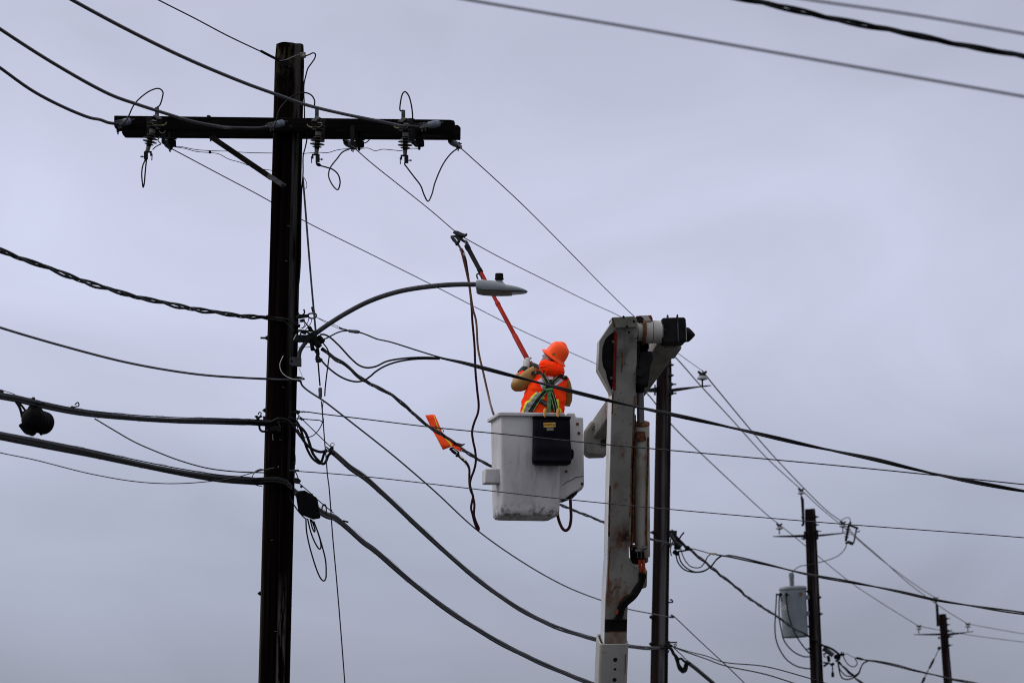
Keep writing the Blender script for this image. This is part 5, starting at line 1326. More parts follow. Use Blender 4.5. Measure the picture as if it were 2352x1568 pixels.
# ------------------------------------------------------------------ aerial lift: leaning mast, elbow, upper boom, bucket
LEAN = math.tan(R(24))
Yc = lambda x, y, d=0.0: 56.2 + (x - 1411) * 0.0006 + (y - 754) * 0.0043 * LEAN + d
YC = lambda d: (lambda x, y: Yc(x, y, d))
EIN = Vector((-0.127, 0.905, 0.407))            # into the mast, square to its leaning front
UX = Vector((0.99, 0.139, 0))                   # along the elbow pivot, to the right and slightly away
lift = thing('aerial_lift', 'white rust-stained bucket truck boom with elbow at its top and a bucket', 'aerial lift', Vector((at(1395, 1700, 60).x, 60.6, 0)))
LO = ORG[lift.name]
def ball(P, r0, r1):
    def fn(t, tcn):
        vmn = N(t, 'ShaderNodeVectorMath', operation='DISTANCE')
        t.links.new(tcn.outputs['Object'], vmn.inputs[0])
        vmn.inputs[1].default_value = P - LO
        r = N(t, 'ShaderNodeMapRange')
        r.inputs['From Min'].default_value = r0
        r.inputs['From Max'].default_value = r1
        r.inputs['To Min'].default_value = 1
        r.inputs['To Max'].default_value = 0
        t.links.new(vmn.outputs['Value'], r.inputs['Value'])
        return r.outputs[0]
    return fn
cmp_ = lambda c, x, y: at(*c(x, y), Yc(*c(x, y)))
overlay('boom_white', (0.09, 0.035, 0.014), 16, 0.36, 0.52, (1, 1, 0.6), 1.0, 0.95, ball(cmp_(cm2, 500, 1410), 0.05, 0.19))
overlay('boom_white', (0.02, 0.012, 0.010), 26, 0.44, 0.55, (1, 1, 0.6), 4.0, 0.95, ball(cmp_(cm2, 495, 1400), 0.03, 0.11))
overlay('boom_white', (0.16, 0.09, 0.05), 14, 0.38, 0.6, (1, 1, 0.4), 2.0, 0.8, ball(cmp_(cm3, 330, 1070), 0.06, 0.2))
overlay('boom_white', (0.13, 0.06, 0.03), 12, 0.42, 0.6, (1, 1, 0.3), 5.0, 0.8, ball(cmp_(cm3, 420, 580), 0.05, 0.22))
overlay('boom_white', (0.13, 0.06, 0.03), 12, 0.45, 0.6, (1, 1, 0.3), 7.0, 0.8, ball(cmp_(cm3, 300, 560), 0.05, 0.2))
overlay('boom_white', (0.05, 0.05, 0.045), 5, 0.46, 0.64, (1, 1, 0.3), 6.0, 0.8, ball(cmp_(cm, 560, 520), 0.1, 0.38))
mast = [cm(370, 255), cm(660, 245), cm(640, 1000), cm(615, 1560), cm2(590, 500), cm2(578, 1500), cm3(500, 20), cm3(502, 150), cm3(535, 225), cm3(615, 272), cm3(610, 420), cm3(560, 560), cm3(490, 650), cm3(483, 800), cm3(474, 1180), cm3(220, 1180), cm3(235, 640), cm3(262, 200), cm2(290, 1568), cm2(310, 760), cm2(332, 0), cm(345, 1040), cm(368, 300)]
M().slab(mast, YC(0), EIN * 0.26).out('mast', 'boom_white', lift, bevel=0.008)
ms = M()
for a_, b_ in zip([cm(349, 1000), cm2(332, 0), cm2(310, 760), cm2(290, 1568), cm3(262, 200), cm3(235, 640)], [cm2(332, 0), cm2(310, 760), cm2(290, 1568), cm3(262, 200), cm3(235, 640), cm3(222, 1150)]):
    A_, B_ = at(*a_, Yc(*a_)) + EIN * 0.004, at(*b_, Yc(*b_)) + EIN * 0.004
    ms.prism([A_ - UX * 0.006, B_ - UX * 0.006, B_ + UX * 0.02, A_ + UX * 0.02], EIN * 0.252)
ms.out('mast_lit_side', 'mast_lit_white', lift)  # pale slab: the light on the mast's left side put into colour
def strip(nm, pts, w, mt, d=-0.004, th=0.006):
    """flat strip on the mast front along a line of picture points"""
    m = M()
    P = [at(x, y, Yc(x, y, d)) for (x, y) in pts]
    for a, b in zip(P, P[1:]):
        dd = (b - a).normalized()
        s_ = dd.cross(EIN).normalized() * (w / 2)
        m.prism([a - s_, b - s_, b + s_, a + s_], EIN * th)
    return m.out(nm, mt, lift)
strip('edge_rust', [cm(622, 1110), cm(606, 1400), cm2(603, 120), cm2(583, 480), cm2(578, 900), cm2(562, 1150)], 0.012, 'rust')
strip('edge_rust', [cm2(316, 760), cm2(306, 1060), cm2(302, 1390)], 0.016, 'rust')
strip('edge_rust', [cm(352, 1050), cm(345, 1200), cm(340, 1330)], 0.012, 'rust')
strip('weld_seam', [cm3(296, 10), cm3(280, 100), cm3(270, 260), cm3(268, 440), cm3(282, 520)], 0.010, 'rust')
strip('weld_seam', [cm3(285, 515), cm3(305, 548), cm3(335, 480), cm3(360, 468), cm3(410, 470)], 0.009, 'rust')
strip('weld_seam', [cm3(505, 150), cm3(535, 220), cm3(612, 264)], 0.012, 'khaki_paint')
strip('edge_rust', [cm3(490, 560), cm3(440, 590), cm3(395, 650), cm3(370, 720)], 0.02, 'rust', -0.002, 0.004)
M().slab(L(cm3, (230, 842), (480, 842), (476, 975), (228, 975)), YC(-0.006), EIN * 0.008).out('black_band', 'grease_black', lift)
M().slab(L(cm3, (228, 976), (475, 976), (474, 986), (228, 986)), YC(-0.004), EIN * 0.006).out('band_rust', 'rust', lift)
# elbow end of the mast: side cover, recess, cap and red strip
M().slab(L(cm, (340, 130), (335, 185), (178, 420), (165, 780), (310, 1040), (352, 1140), (372, 1000), (372, 260)), YC(0.012), Vector((-0.02, 0.19, 0.0))).out('side_cover', 'boom_clean', lift, bevel=0.012)
M().slab(L(cm, (371, 300), (300, 350), (255, 400), (220, 500), (214, 640), (228, 740), (262, 800), (280, 900), (330, 1030), (352, 1000)), YC(0.006), EIN * 0.02).out('scorched_recess', 'grease_black', lift, bevel=0.004)
for (x, y) in ((352, 428), (330, 880)):
    M().lathe(cmp_(cm, x, y), -EIN, [(-0.004, 0.014), (0.016, 0.013)], 10).out('cover_bolt', 'galvanised', lift)
M().slab(L(cm, (342, 120), (615, 106), (645, 140), (660, 182), (650, 245), (392, 256), (378, 230)), YC(-0.025), Vector((-0.035, 0.26, -0.01))).out('top_cap', 'khaki_paint', lift, bevel=0.008)
M().slab(L(cm, (366, 284), (400, 318), (384, 1038), (345, 1030)), YC(-0.007), EIN * 0.01).out('reflector_strip', 'red_strip', lift)
strip('edge_rust', [cm(340, 130), cm(378, 238)], 0.010, 'rust', -0.028)
for (x, y) in ((483, 114), (612, 170), (552, 305), (525, 235)):
    M().lathe(at(*cm(x, y), Yc(*cm(x, y), -0.022)), -EIN, [(0, 0.012), (0.014, 0.010)], 8).out('cap_bolt', 'grease_black', lift)
strip('dirt_streak', [cm(465, 560), cm(470, 650), cm(462, 740), cm(455, 810)], 0.012, 'rust', -0.002, 0.003)
# pivot along UX
ka = .1831 * pm(56.4)
pv = at(*cm(655, 300), 56.42)
M().lathe(pv, UX, [(0, 128 * ka), (45 * ka, 130 * ka), (60 * ka, 122 * ka)], 28).out('pivot_collar', 'boom_clean', lift)
M().lathe(pv, UX, [(58 * ka, 165 * ka), (72 * ka, 172 * ka), (95 * ka, 172 * ka), (100 * ka, 150 * ka)], 28).out('pivot_flange', 'rust', lift)
M().lathe(pv, UX, [(98 * ka, 160 * ka), (105 * ka, 148 * ka), (185 * ka, 150 * ka), (190 * ka, 146 * ka), (300 * ka, 142 * ka), (306 * ka, 146 * ka), (314 * ka, 146 * ka)], 32).out('pivot_housing', 'boom_clean', lift)
M().lathe(pv, UX, [(184 * ka, 151 * ka), (188 * ka, 152 * ka), (191 * ka, 151 * ka)], 32).out('housing_seam', 'rust', lift)
M().lathe(pv, UX, [(303 * ka, 148 * ka), (312 * ka, 149 * ka), (316 * ka, 148 * ka)], 32).out('housing_seam', 'rust', lift)
M().slab(L(cm, (640, 104), (830, 93), (848, 130), (850, 160), (720, 175), (700, 120), (650, 165)), 56.36, 0.12).out('pivot_guard', 'red_strip', lift, bevel=0.006)
M().slab(L(cm, (700, 108), (790, 98), (820, 150), (830, 165), (755, 170), (735, 135)), 56.345, 0.02).out('guard_patch', 'boom_clean', lift)
M().slab(L(cm, (635, 120), (700, 100), (720, 170), (660, 178)), 56.34, 0.05).out('guard_patch', 'grease_black', lift)
bx_ = UX * 0.02 + Vector((-0.05, 0.36, 0))
M().slab(L(cm, (962, 150), (975, 128), (1150, 122), (1245, 120), (1265, 140), (1278, 400), (1262, 432), (1000, 440), (965, 410)), 56.36, bx_ * 0.8).out('elbow_box', 'grease_black', lift, bevel=0.018)
strip_x = M().slab(L(cm, (1152, 122), (1168, 122), (1182, 428), (1166, 430)), 56.352, 0.02)
strip_x.out('box_rib', 'steel', lift)
M().slab(L(cm, (1262, 190), (1270, 200), (1280, 395), (1268, 425)), 56.35, 0.05).out('box_edge', 'khaki_paint', lift)
for (x, y) in ((1000, 282),):
    M().lathe(at(*cm(x, y), 56.365), (0, -1, 0), [(0, 0.016), (0.006, 0.016), (0.007, 0.012)], 12).out('box_hole', 'label_ink', lift)
for (x, y) in ((1036, 122), (1158, 118)):
    M().lathe(at(*cm(x, y), 56.45), (0, 0, 1), [(-0.01, 0.012), (0.012, 0.010), (0.026, 0.006)], 8).out('box_bolt', 'rust', lift)
M().lathe(at(*cm(1262, 340), 56.5), UX, [(0, 96 * ka), (40 * ka, 90 * ka), (75 * ka, 60 * ka), (105 * ka, 28 * ka), (122 * ka, 6 * ka)], 24).out('pivot_cone', 'grease_black', lift)
# knuckle links and hydraulic cylinder
M().slab(L(cm, (655, 350), (700, 330), (740, 440), (790, 465), (780, 550), (700, 545), (690, 420), (662, 500), (655, 950), (730, 985), (790, 985), (822, 700), (855, 640), (840, 550), (720, 550), (690, 555), (660, 700)), 56.5, 0.1).out('knuckle_link', 'grease_black', lift, bevel=0.006)
M().slab(L(cm, (688, 545), (840, 548), (856, 645), (822, 720), (798, 920), (790, 984), (735, 990), (655, 960), (658, 760)), 56.42, 0.12).out('knuckle_clevis', 'grease_black', lift, bevel=0.012)
M().slab(L(cm, (650, 350), (700, 345), (690, 440), (688, 560), (660, 760), (645, 1000), (640, 700)), 56.40, 0.1).out('knuckle_plate', 'grease_black', lift, bevel=0.004)
M().rod(at(*cm(782, 455), 56.6), at(*cm(782, 560), 56.6), 0.02, 12).out('link_pin', 'chrome', lift)
M().lathe(at(*cm(690, 815), 56.41), (0, -1, 0), [(0, 0.042), (0.012, 0.04)], 18).out('link_boss', 'grease_black', lift)
kx = lambda x, y: at(x, y, Yc(x, y, 0.14))
c_a, c_b, c_c = kx(*cm(690, 985)), kx(*cm(700, 1450)), kx(*cm3(655, 330))
M().rod(c_a, c_b + (c_b - c_a) * 0.05, 0.0375, 20).out('piston_rod', 'chrome', lift)
M().lathe(c_a, c_b - c_a, [(-0.04, 0.05), (0.05, 0.048), (0.06, 0.042)], 18).out('rod_eye', 'grease_black', lift)
cyl = kx(*cm(712, 1445)); cyb = kx(*cm3(655, 120))
M().lathe(cyl, cyb - cyl, [(0, 0.065), (0.004, 0.078), ((cyb - cyl).length, 0.078)], 26).out('cylinder', 'cylinder_paint', lift)
M().lathe(cyl, cyb - cyl, [(-0.004, 0.07), (0.0, 0.0795), (0.02, 0.0795)], 26).out('cylinder_gland', 'rust', lift)
M().slab(L(cm2, (575, -120), (640, -120), (650, 500), (645, 1480), (560, 1480)), YC(0.12), EIN * 0.05).out('cylinder_guide', 'rust', lift)
M().slab(L(cm2, (650, 95), (690, 80), (755, 85), (768, 190), (720, 210), (665, 205), (640, 180)), YC(0.045), EIN * 0.06).out('port_block', 'rust', lift, bevel=0.008)
M().tube([at(*cm2(*p), Yc(*cm2(*p), 0.05)) for p in ((632, 190), (618, 400), (605, 900), (598, 1300), (585, 1560))], 0.009, 7).out('hydraulic_pipe', 'rust', lift)
M().tube([at(*cm2(*p), Yc(*cm2(*p), 0.05)) for p in ((792, 150), (788, 500), (775, 900), (768, 1300), (775, 1520))], 0.010, 7).out('hydraulic_pipe', 'rust', lift)
M().tube([at(*cm2(*p), Yc(*cm2(*p), 0.06)) for p in ((606, 230), (596, 700), (586, 1200), (578, 1500))], 0.006, 6).out('hydraulic_pipe', 'grease_black', lift)
M().slab(L(cm3, (518, 30), (560, 20), (720, 60), (722, 190), (690, 208), (600, 225), (530, 200)), YC(0.09), EIN * 0.1).out('cylinder_foot', 'grease_black', lift, bevel=0.01)
M().slab(L(cm3, (690, 20), (720, 40), (723, 188), (695, 206)), YC(0.07), EIN * 0.12).out('cylinder_foot_plate', 'boom_white', lift, bevel=0.006)
M().slab(L(cm3, (600, 262), (685, 270), (690, 285), (711, 292), (705, 470), (690, 485), (620, 506), (500, 600), (520, 500)), YC(0.05), EIN * 0.12).out('gusset', 'khaki_paint', lift, bevel=0.008)
for a, b in (((570, 60), (630, 65)), ((655, 35), (705, 20))):
    M().rod(at(*cm3(*a), Yc(*cm3(*a), 0.03)), at(*cm3(*b), Yc(*cm3(*b), 0.03)), 0.018, 10).out('hose_fitting', 'galvanised', lift)
for x0 in (618, 660):
    M().tube(spline([at(*cm3(*p), Yc(*cm3(*p), 0.02)) for p in ((x0, 70), (x0 + 3, 150), (x0 + 6, 200))], 4), 0.014, 9).out('hose_end', 'grease_black', lift)
    M().tube(spline([at(*cm3(*p), Yc(*cm3(*p), 0.02)) for p in ((x0 + 4, 160), (x0 + 8, 250), (x0 + 12, 325))], 4), 0.017, 10).out('orange_hose', 'hose_orange', lift)
for i, pts in enumerate((((640, 310), (640, 400), (600, 480), (540, 560), (470, 610), (410, 680), (385, 760), (360, 850)), ((680, 320), (660, 400), (620, 500), (560, 590), (490, 650), (440, 700), (420, 780), (400, 850)), ((655, 330), (650, 380), (580, 480), (520, 580), (450, 650), (400, 720)))):
    M().tube(spline([at(*cm3(*p), Yc(*cm3(*p), -0.02)) for p in pts], 5), 0.022 - 0.003 * (i == 2), 9).out('hose', 'grease_black', lift)
M().rod(at(*cm3(375, 735), Yc(*cm3(375, 735), -0.04)), at(*cm3(360, 780), Yc(*cm3(360, 780), -0.04)), 0.012).out('orange_hose', 'hose_orange', lift)
# outer sleeve that the mast slides in
sA = at(*cm3(336, 1128), Yc(*cm3(336, 1128), -0.03)); sB = at(*cm3(319, 1565), Yc(*cm3(319, 1565), -0.03))
sw = (sB - sA).normalized()
su = (UX - sw * UX.dot(sw)).normalized(); sn = sw.cross(su)
if sn.y < 0: sn = -sn
def rrect(c, a, b, hx, hy, r, n=5):
    pts = []
    for (sx, sy, w0) in ((1, 1, 0), (-1, 1, 90), (-1, -1, 180), (1, -1, 270)):
        for k in range(n + 1):
            w = R(w0 + 90 * k / n)
            pts.append(c + a * (sx * (hx - r) + r * math.cos(w)) + b * (sy * (hy - r) + r * math.sin(w)))
    return pts
sl = (sA.z - 1.0) / -sw.z
cen0 = sA + sn * 0.155
sx_, sy_ = 0.149, 0.155
M().rings([rrect(cen0 + sw * 0.3, su, sn, sx_ - 0.025, sy_ - 0.025, 0.03), rrect(cen0, su, sn, sx_ - 0.018, sy_ - 0.018, 0.035), rrect(cen0 - sw * 0.006, su, sn, sx_ - 0.008, sy_ - 0.008, 0.04), rrect(cen0, su, sn, sx_, sy_, 0.045), rrect(cen0 + sw * sl, su, sn, sx_ * 1.08, sy_ * 1.08, 0.045)]).out('outer_sleeve', 'boom_clean', lift)
for (x, y, r) in ((345, 1300, 24), (342, 1408, 14), (337, 1528, 23)):
    P = at(*cm3(x, y), Yc(*cm3(x, y), -0.034))
    M().lathe(P, sn, [(0, r * .2018 * pm(58)), (0.02, r * .2018 * pm(58))], 18).out('sleeve_hole', 'label_ink', lift)
for (x, y) in ((166, 1135), (156, 1528)):
    P = at(*cm3(x, y), Yc(*cm3(x, y), 0.08))
    M().lathe(P - su * 0.01, su, [(0, 0.018), (0.03, 0.018)], 12).out('side_bolt', 'label_ink', lift)
strip('sleeve_crack', [cm3(462, 1238), cm3(462, 1340), cm3(456, 1460)], 0.005, 'rust', -0.036)
tb0 = cen0 + sw * sl
M().lathe(Vector((tb0.x, tb0.y, 0)), (0, 0, 1), [(0, 0.55), (0.05, 0.55), (0.1, 0.36), (0.9, 0.34), (1.15, 0.30), (1.25, 0.15)], 24).out('turret', 'boom_white', lift)
# upper boom running away behind the mast down to the bucket
uA, uB = at(1528, 784, 56.72), at(1368, 1010, 58.35)
ud = (uB - uA).normalized()
ua_ = (UX - ud * UX.dot(ud)).normalized(); ub_ = ud.cross(ua_).normalized()
Lu = (uB - uA).length
M().rings([rrect(uA + ud * s_, ua_, ub_, hx, hy, 0.02, 3) for s_, hx, hy in ((-0.08, 0.135, 0.125), (0.10, 0.135, 0.125), (0.11, 0.118, 0.115), (Lu, 0.105, 0.11))]).out('upper_boom', 'boom_white', lift)
for (x, y) in ((980, 645), (942, 690)):
    P = at(*cm(x, y), 56.80)
    M().ico(P, 0.001)
M().slab(L(bk, (1262, 262), (1195, 365), (1190, 380), (1190, 590), (1205, 620), (1245, 632), (1395, 628), (1425, 605), (1440, 570), (1448, 250)), 58.12, 0.3).out('boom_tip', 'boom_white', lift, bevel=0.035)
M().slab(L(bk, (1308, 330), (1315, 300), (1448, 280), (1448, 425), (1330, 425), (1315, 405)), 58.10, 0.05).out('tip_cover', 'boom_clean', lift, bevel=0.01)
M().slab(L(bk, (1372, 460), (1445, 455), (1445, 520), (1372, 528), (1362, 500)), 58.10, 0.05).out('tip_recess', 'label_ink', lift, bevel=0.006)
for (x, y) in ((1290, 320), (1280, 345), (1300, 365)):
    M().ico(at(*bk(x, y), 58.10), 0.012).out('rivet', 'galvanised', lift)
overlay('boom_white', (0.30, 0.05, 0.03), 9, 0.40, 0.6, (1, 1, 0.6), 3.0, 0.8, ball(at(*bk(1400, 150), 57.6), 0.05, 0.22))

# the bucket
BY = R(10)
bu = Vector((math.cos(BY), math.sin(BY), 0)); bv = Vector((-math.sin(BY), math.cos(BY), 0))
zT = at(1220, 950, 57.6).z; zB = at(1220, 1184, 57.6).z
fl_ = at(1152, 1060, 57.56); fr_ = at(1288.5, 1060, 57.66)
bw = (fr_ - fl_).length
BC = Vector((fl_.x, fl_.y, 0)) + bu * (bw / 2) + bv * 0.31
def bring(z, k, inset=0.0, r=0.028):
    return rrect(BC + Vector((0, 0, z)), bu, bv, bw / 2 * k - inset, 0.31 * k - inset, r, 5)
H = zT - zB
bucket_rings = [bring(zB, 0.80, 0.0, 0.03), bring(zB + 0.006, 0.90, 0, 0.04), bring(zB + 0.03, 0.965, 0, 0.05), bring(zB + 0.075, 0.982, 0, 0.05), bring(zT, 1.02), bring(zT, 1.02, 0.018, 0.03), bring(zB + 0.06, 0.97, 0.02, 0.03)]
bk_o = M().rings(bucket_rings).out('bucket', 'bucket_white', lift)
overlay('bucket_white', (0.06, 0.055, 0.05), 16, 0.46, 0.62, (1, 1, 1), 2.0, 0.9, zone('Z', zB + 0.16, zB + 0.05))
overlay('bucket_white', (0.10, 0.085, 0.075), 12, 0.52, 0.66, (1, 1, 0.12), 5.0, 0.7, ball(Vector((BC.x + 0.07, BC.y - 0.31, zB + 0.42)), 0.1, 0.36))
M().rings([bring(zT - 0.03, 1.02, -0.006), bring(zT - 0.022, 1.02, -0.032), bring(zT + 0.004, 1.02, -0.034), bring(zT + 0.012, 1.02, -0.026), bring(zT + 0.012, 1.02, 0.016, 0.03), bring(zT - 0.03, 1.02, 0.016, 0.03), bring(zT - 0.03, 1.02, -0.006)], caps=False).out('rim', 'bucket_white', bk_o)
stp = at(*bk(225, 855), 57.78)
M().obox(Vector((stp.x, stp.y, at(*bk(225, 852), 57.78).z)), bu * 0.082, bv * 0.10, Vector((0, 0, 0.075))).out('step', 'bucket_white', bk_o, bevel=0.012)
M().slab(L(bk, (290, 935), (325, 905), (325, 940), (292, 972)), 57.8, 0.1).out('step_bracket', 'boom_white', bk_o)
M().slab(L(bk, (930, 240), (1000, 205), (1020, 186), (1095, 186), (1105, 228), (1183, 233), (1192, 850), (1192, 925), (1175, 955), (1130, 990), (1060, 1030), (1000, 1075), (930, 1100)), 57.80, 0.30).out('mounting_bracket', 'bucket_white', lift, bevel=0.012)
M().slab(L(bk, (955, 1085), (1050, 1020), (1128, 988), (1120, 1010), (1075, 1055), (960, 1100)), 57.83, 0.24).out('bracket_edge', 'grease_black', lift)
for (x, y) in ((1138, 397), (1122, 300), (1005, 795), (1172, 925)):
    M().lathe(at(*bk(x, y), 57.80), (0, -1, 0), [(0, 0.016), (0.008, 0.014)], 12).out('bracket_bolt', 'rust', lift)
strip_c = [at(*bk(x, y), 57.796) for x, y in ((970, 940), (1010, 905), (1050, 890), (1110, 855), (1150, 850), (1188, 840))]
M().tube(strip_c, 0.003, 5).out('bracket_crack', 'rust', lift)
M().tube(spline(L3(bk, 57.9, (915, 1215), (920, 1270), (945, 1350), (975, 1400), (1003, 1412), (1035, 1385), (1055, 1300), (1052, 1150), (1045, 1030)), 7), 0.0155, 10).out('hydraulic_hose', 'hose_brown', lift)

# tool bag hooked on the bucket rim
Yb = lambda d: (lambda x, y: 57.555 + (x - 1152) * 0.0044 * 0.176 + d)
bag = thing('tool_bag', 'black tool bag with a yellow label hooked over the bucket rim', 'tool bag', at(*bk(840, 730), Yb(-0.05)(*bk(840, 730))))
bag_rows = [(238, 650, 1033, .085), (300, 650, 1033, .095), (400, 648, 1036, .10), (465, 647, 1037, .095), (490, 648, 1037, .10), (540, 646, 1038, .128), (600, 645, 1038, .135), (660, 643, 1038, .125), (680, 641, 1038, .135), (705, 641, 1037, .14), (724, 648, 1033, .12), (737, 670, 1010, .07)]
def bag_ring(y, xl, xr, dp):
    a, c = at(*bk(xl, y), Yb(-0.02)(*bk(xl, y))), at(*bk(xr, y), Yb(-0.02)(*bk(xr, y)))
    mid = (a + c) / 2
    hw = (c - a).length / 2
    return [p + Vector((0, -0.006 * mnoise.noise(p * 11.0), 0)) for p in rrect(mid - bv * dp / 2, bu, bv, hw, dp / 2, min(0.03, dp * 0.45), 5)]
M().rings([bag_ring(*r_) for r_ in bag_rows]).out('body', 'bag_black', bag, ang=60)
M().rings([bag_ring(228, 644, 1037, .105), bag_ring(234, 640, 1040, .112), bag_ring(250, 642, 1039, .108), bag_ring(256, 648, 1035, .09)]).out('top_hem', 'bag_black', bag)
M().slab(L(bk, (1030, 565), (1050, 555), (1075, 560), (1085, 580), (1085, 650), (1065, 668), (1050, 685), (1032, 670)), Yb(-0.12), 0.07).out('side_pouch', 'bag_black', bag, bevel=0.012)
for x in (780, 917):
    M().tube(spline([at(*bk(x, 235), Yb(-0.12)(*bk(x, 235))), at(*bk(x - 1, 200), Yb(-0.10)(*bk(x, 200))), at(*bk(x + 2, 165), Yb(-0.075)(*bk(x, 165))), at(*bk(x + 5, 150), Yb(-0.03)(*bk(x, 150))), at(*bk(x + 8, 158), Yb(0.025)(*bk(x, 158))), at(*bk(x + 8, 190), Yb(0.03)(*bk(x, 190)))], 6), 0.016, 10).out('hook', 'hook_tan', bag)
lbl = M().slab(L(bk, (766, 287), (893, 284), (896, 331), (770, 335)), Yb(-0.122), 0.012).out('label', 'label_yellow', bag)
text_mesh('label_text', 'HASTINGS', 0.0235, at(*bk(848, 308), Yb(-0.124)(*bk(848, 308))), bu, Vector((0, 0, 1)), 'label_ink', lbl)
text_mesh('label_mark', 'H', 0.040, at(*bk(783, 308), Yb(-0.124)(*bk(783, 308))), bu, Vector((0, 0, 1)), 'label_ink', lbl)
M().slab(L(bk, (800, 343), (873, 338), (873, 368), (803, 370)), Yb(-0.125), 0.012).out('label', 'khaki_paint', bag)

# ------------------------------------------------------------------ the worker
YW = 57.92
wp = lambda x, y, d=0.0: at(*wk(x, y), YW + d)
kw = .1465 * pm(YW)
person = thing('person', 'worker in orange jacket and helmet seen from behind, raising a red pole from the bucket', 'person', Vector((wp(760, 1250).x, YW, zB + 0.05)))
zf = zB + 0.06
hup = Vector((0.588, -0.20, 0.784)).normalized()
hfr = Vector((-0.80, 0.36, 0.50)); hfr = (hfr - hup * hfr.dot(hup)).normalized()
hsd = hup.cross(hfr).normalized()
hc = wp(942, 408, 0.0)
hd = hc - hup * 0.055 + hfr * 0.005
b = M()
b.ell(hd, hfr * 0.098, hsd * 0.076, hup * 0.115)
b.ell(hd - hup * 0.07 + hfr * 0.035, hfr * 0.055, hsd * 0.05, hup * 0.05)
b.ell(hd + hfr * 0.103 - hup * 0.015, hfr * 0.018, hsd * 0.013, hup * 0.022)
for sg in (-1, 1):
    b.ell(hd + hsd * 0.078 * sg - hup * 0.01 - hfr * 0.005, hfr * 0.02, hsd * 0.010, hup * 0.032)
b.ell(hd + hfr * 0.085 - hup * 0.062, hfr * 0.012, hsd * 0.022, hup * 0.008)
chest = wp(800, 820, 0.01); hip = Vector((wp(740, 1300).x, YW, zf + 0.92))
b.tube([hd - hup * 0.06 - hfr * 0.02, wp(870, 640, 0.02), chest], [0.055, 0.058, 0.07], 12)
b.tube([wp(850, 700, 0.02), chest, wp(760, 1050, 0.0), hip], [0.08, 0.14, 0.13, 0.14], 14)
sL, eL, wL = wp(640, 740, 0.0), wp(345, 860, 0.04), wp(478, 605, 0.16)
sR, eR, wR = wp(1070, 780, 0.0), wp(1120, 1090, 0.08), wp(640, 560, 0.30)
b.tube([chest, sL, eL], [0.07, 0.055, 0.045], 10); b.tube([eL, eL.lerp(wL, 0.5), wL], [0.045, 0.04, 0.03], 10)
b.tube([chest, sR, eR], [0.07, 0.055, 0.045], 10); b.tube([eR, eR.lerp(wR, 0.5), wR], [0.045, 0.04, 0.03], 10)
for sg in (-1, 1):
    h0 = hip + bu * 0.09 * sg
    b.tube([h0, Vector((h0.x, h0.y + 0.04, zf + 0.48)) + bu * 0.02 * sg, Vector((h0.x, h0.y, zf + 0.08)) + bu * 0.03 * sg], [0.085, 0.06, 0.045], 12)
    b.ell(Vector((h0.x, h0.y + 0.06, zf + 0.045)) + bu * 0.03 * sg, Vector((0.045, 0, 0)), Vector((0, 0.13, 0)), Vector((0, 0, 0.045)))
b.out('body', 'skin', person, remesh=0.012)
tr = M()
for sg in (-1, 1):
    h0 = hip + bu * 0.09 * sg
    tr.tube([hip + Vector((0, 0, 0.12)), h0, Vector((h0.x, h0.y + 0.04, zf + 0.48)) + bu * 0.02 * sg, Vector((h0.x, h0.y, zf + 0.10)) + bu * 0.03 * sg], [0.15, 0.105, 0.08, 0.07], 14)
tr.out('trousers', 'trouser_dark', person, remesh=0.015)
# jacket loft: picture row, left, right, half depth
JK = [(1480, 400, 1075, .15), (1380, 395, 1078, .15), (1290, 392, 1082, .15), (1200, 402, 1100, .155), (1080, 428, 1112, .157), (950, 478, 1128, .152), (850, 525, 1135, .147), (770, 590, 1108, .137), (700, 668, 1065, .118), (640, 735, 1015, .09), (600, 790, 980, .07)]
def jk(cy):
    for a, c in zip(JK, JK[1:]):
        if a[0] >= cy >= c[0]:
            t_ = (a[0] - cy) / (a[0] - c[0])
            return [a[i] + (c[i] - a[i]) * t_ for i in range(4)]
    return JK[0] if cy > JK[0][0] else JK[-1]
EXPN = 2.5
def wrinkle(P):
    q = P * 9.0
    return 0.010 * mnoise.noise(Vector((q.x * 0.8 + q.z * 1.1, q.y, q.z * 2.2))) + 0.006 * mnoise.noise(P * 26)
def surf(cx, cy, off=0.0):
    _, xl, xr, dh = jk(cy)
    u = max(-0.985, min(0.985, (2 * cx - xl - xr) / (xr - xl)))
    d = -dh * (1 - abs(u) ** EXPN) ** (1 / EXPN)
    P = wp(cx, cy, d)
    return P + Vector((0, -wrinkle(P) - off, 0))
rings = []
rows = [1480 - 20 * i for i in range(45)]
for cy in rows:
    _, xl, xr, dh = jk(cy)
    ring = []
    for k in range(40):
        w = 2 * math.pi * k / 40
        cx_ = math.copysign(abs(math.cos(w)) ** (2 / EXPN), math.cos(w))
        sx2 = math.copysign(abs(math.sin(w)) ** (2 / EXPN), math.sin(w))
        P = wp((xl + xr) / 2 + (xr - xl) / 2 * cx_, cy, 0.0) + Vector((0, -dh * sx2, 0))
        ring.append(P + Vector((cx_ * wrinkle(P), -sx2 * wrinkle(P), 0)))
    rings.append(ring)
jacket = M().rings(rings).out('jacket', 'hi_vis_orange', person)
jl = M()   # jacket sleeves under the rubber ones
jl.tube([wp(700, 760), sL, eL], [0.08, 0.068, 0.058], 12); jl.tube([eL, wL.lerp(eL, 0.25)], [0.055, 0.046], 12)
jl.tube([wp(1020, 780), sR, eR], [0.08, 0.066, 0.058], 12); jl.tube([eR, wR.lerp(eR, 0.25)], [0.055, 0.046], 12)
jl.out('jacket_sleeves', 'hi_vis_orange', person, remesh=0.012)
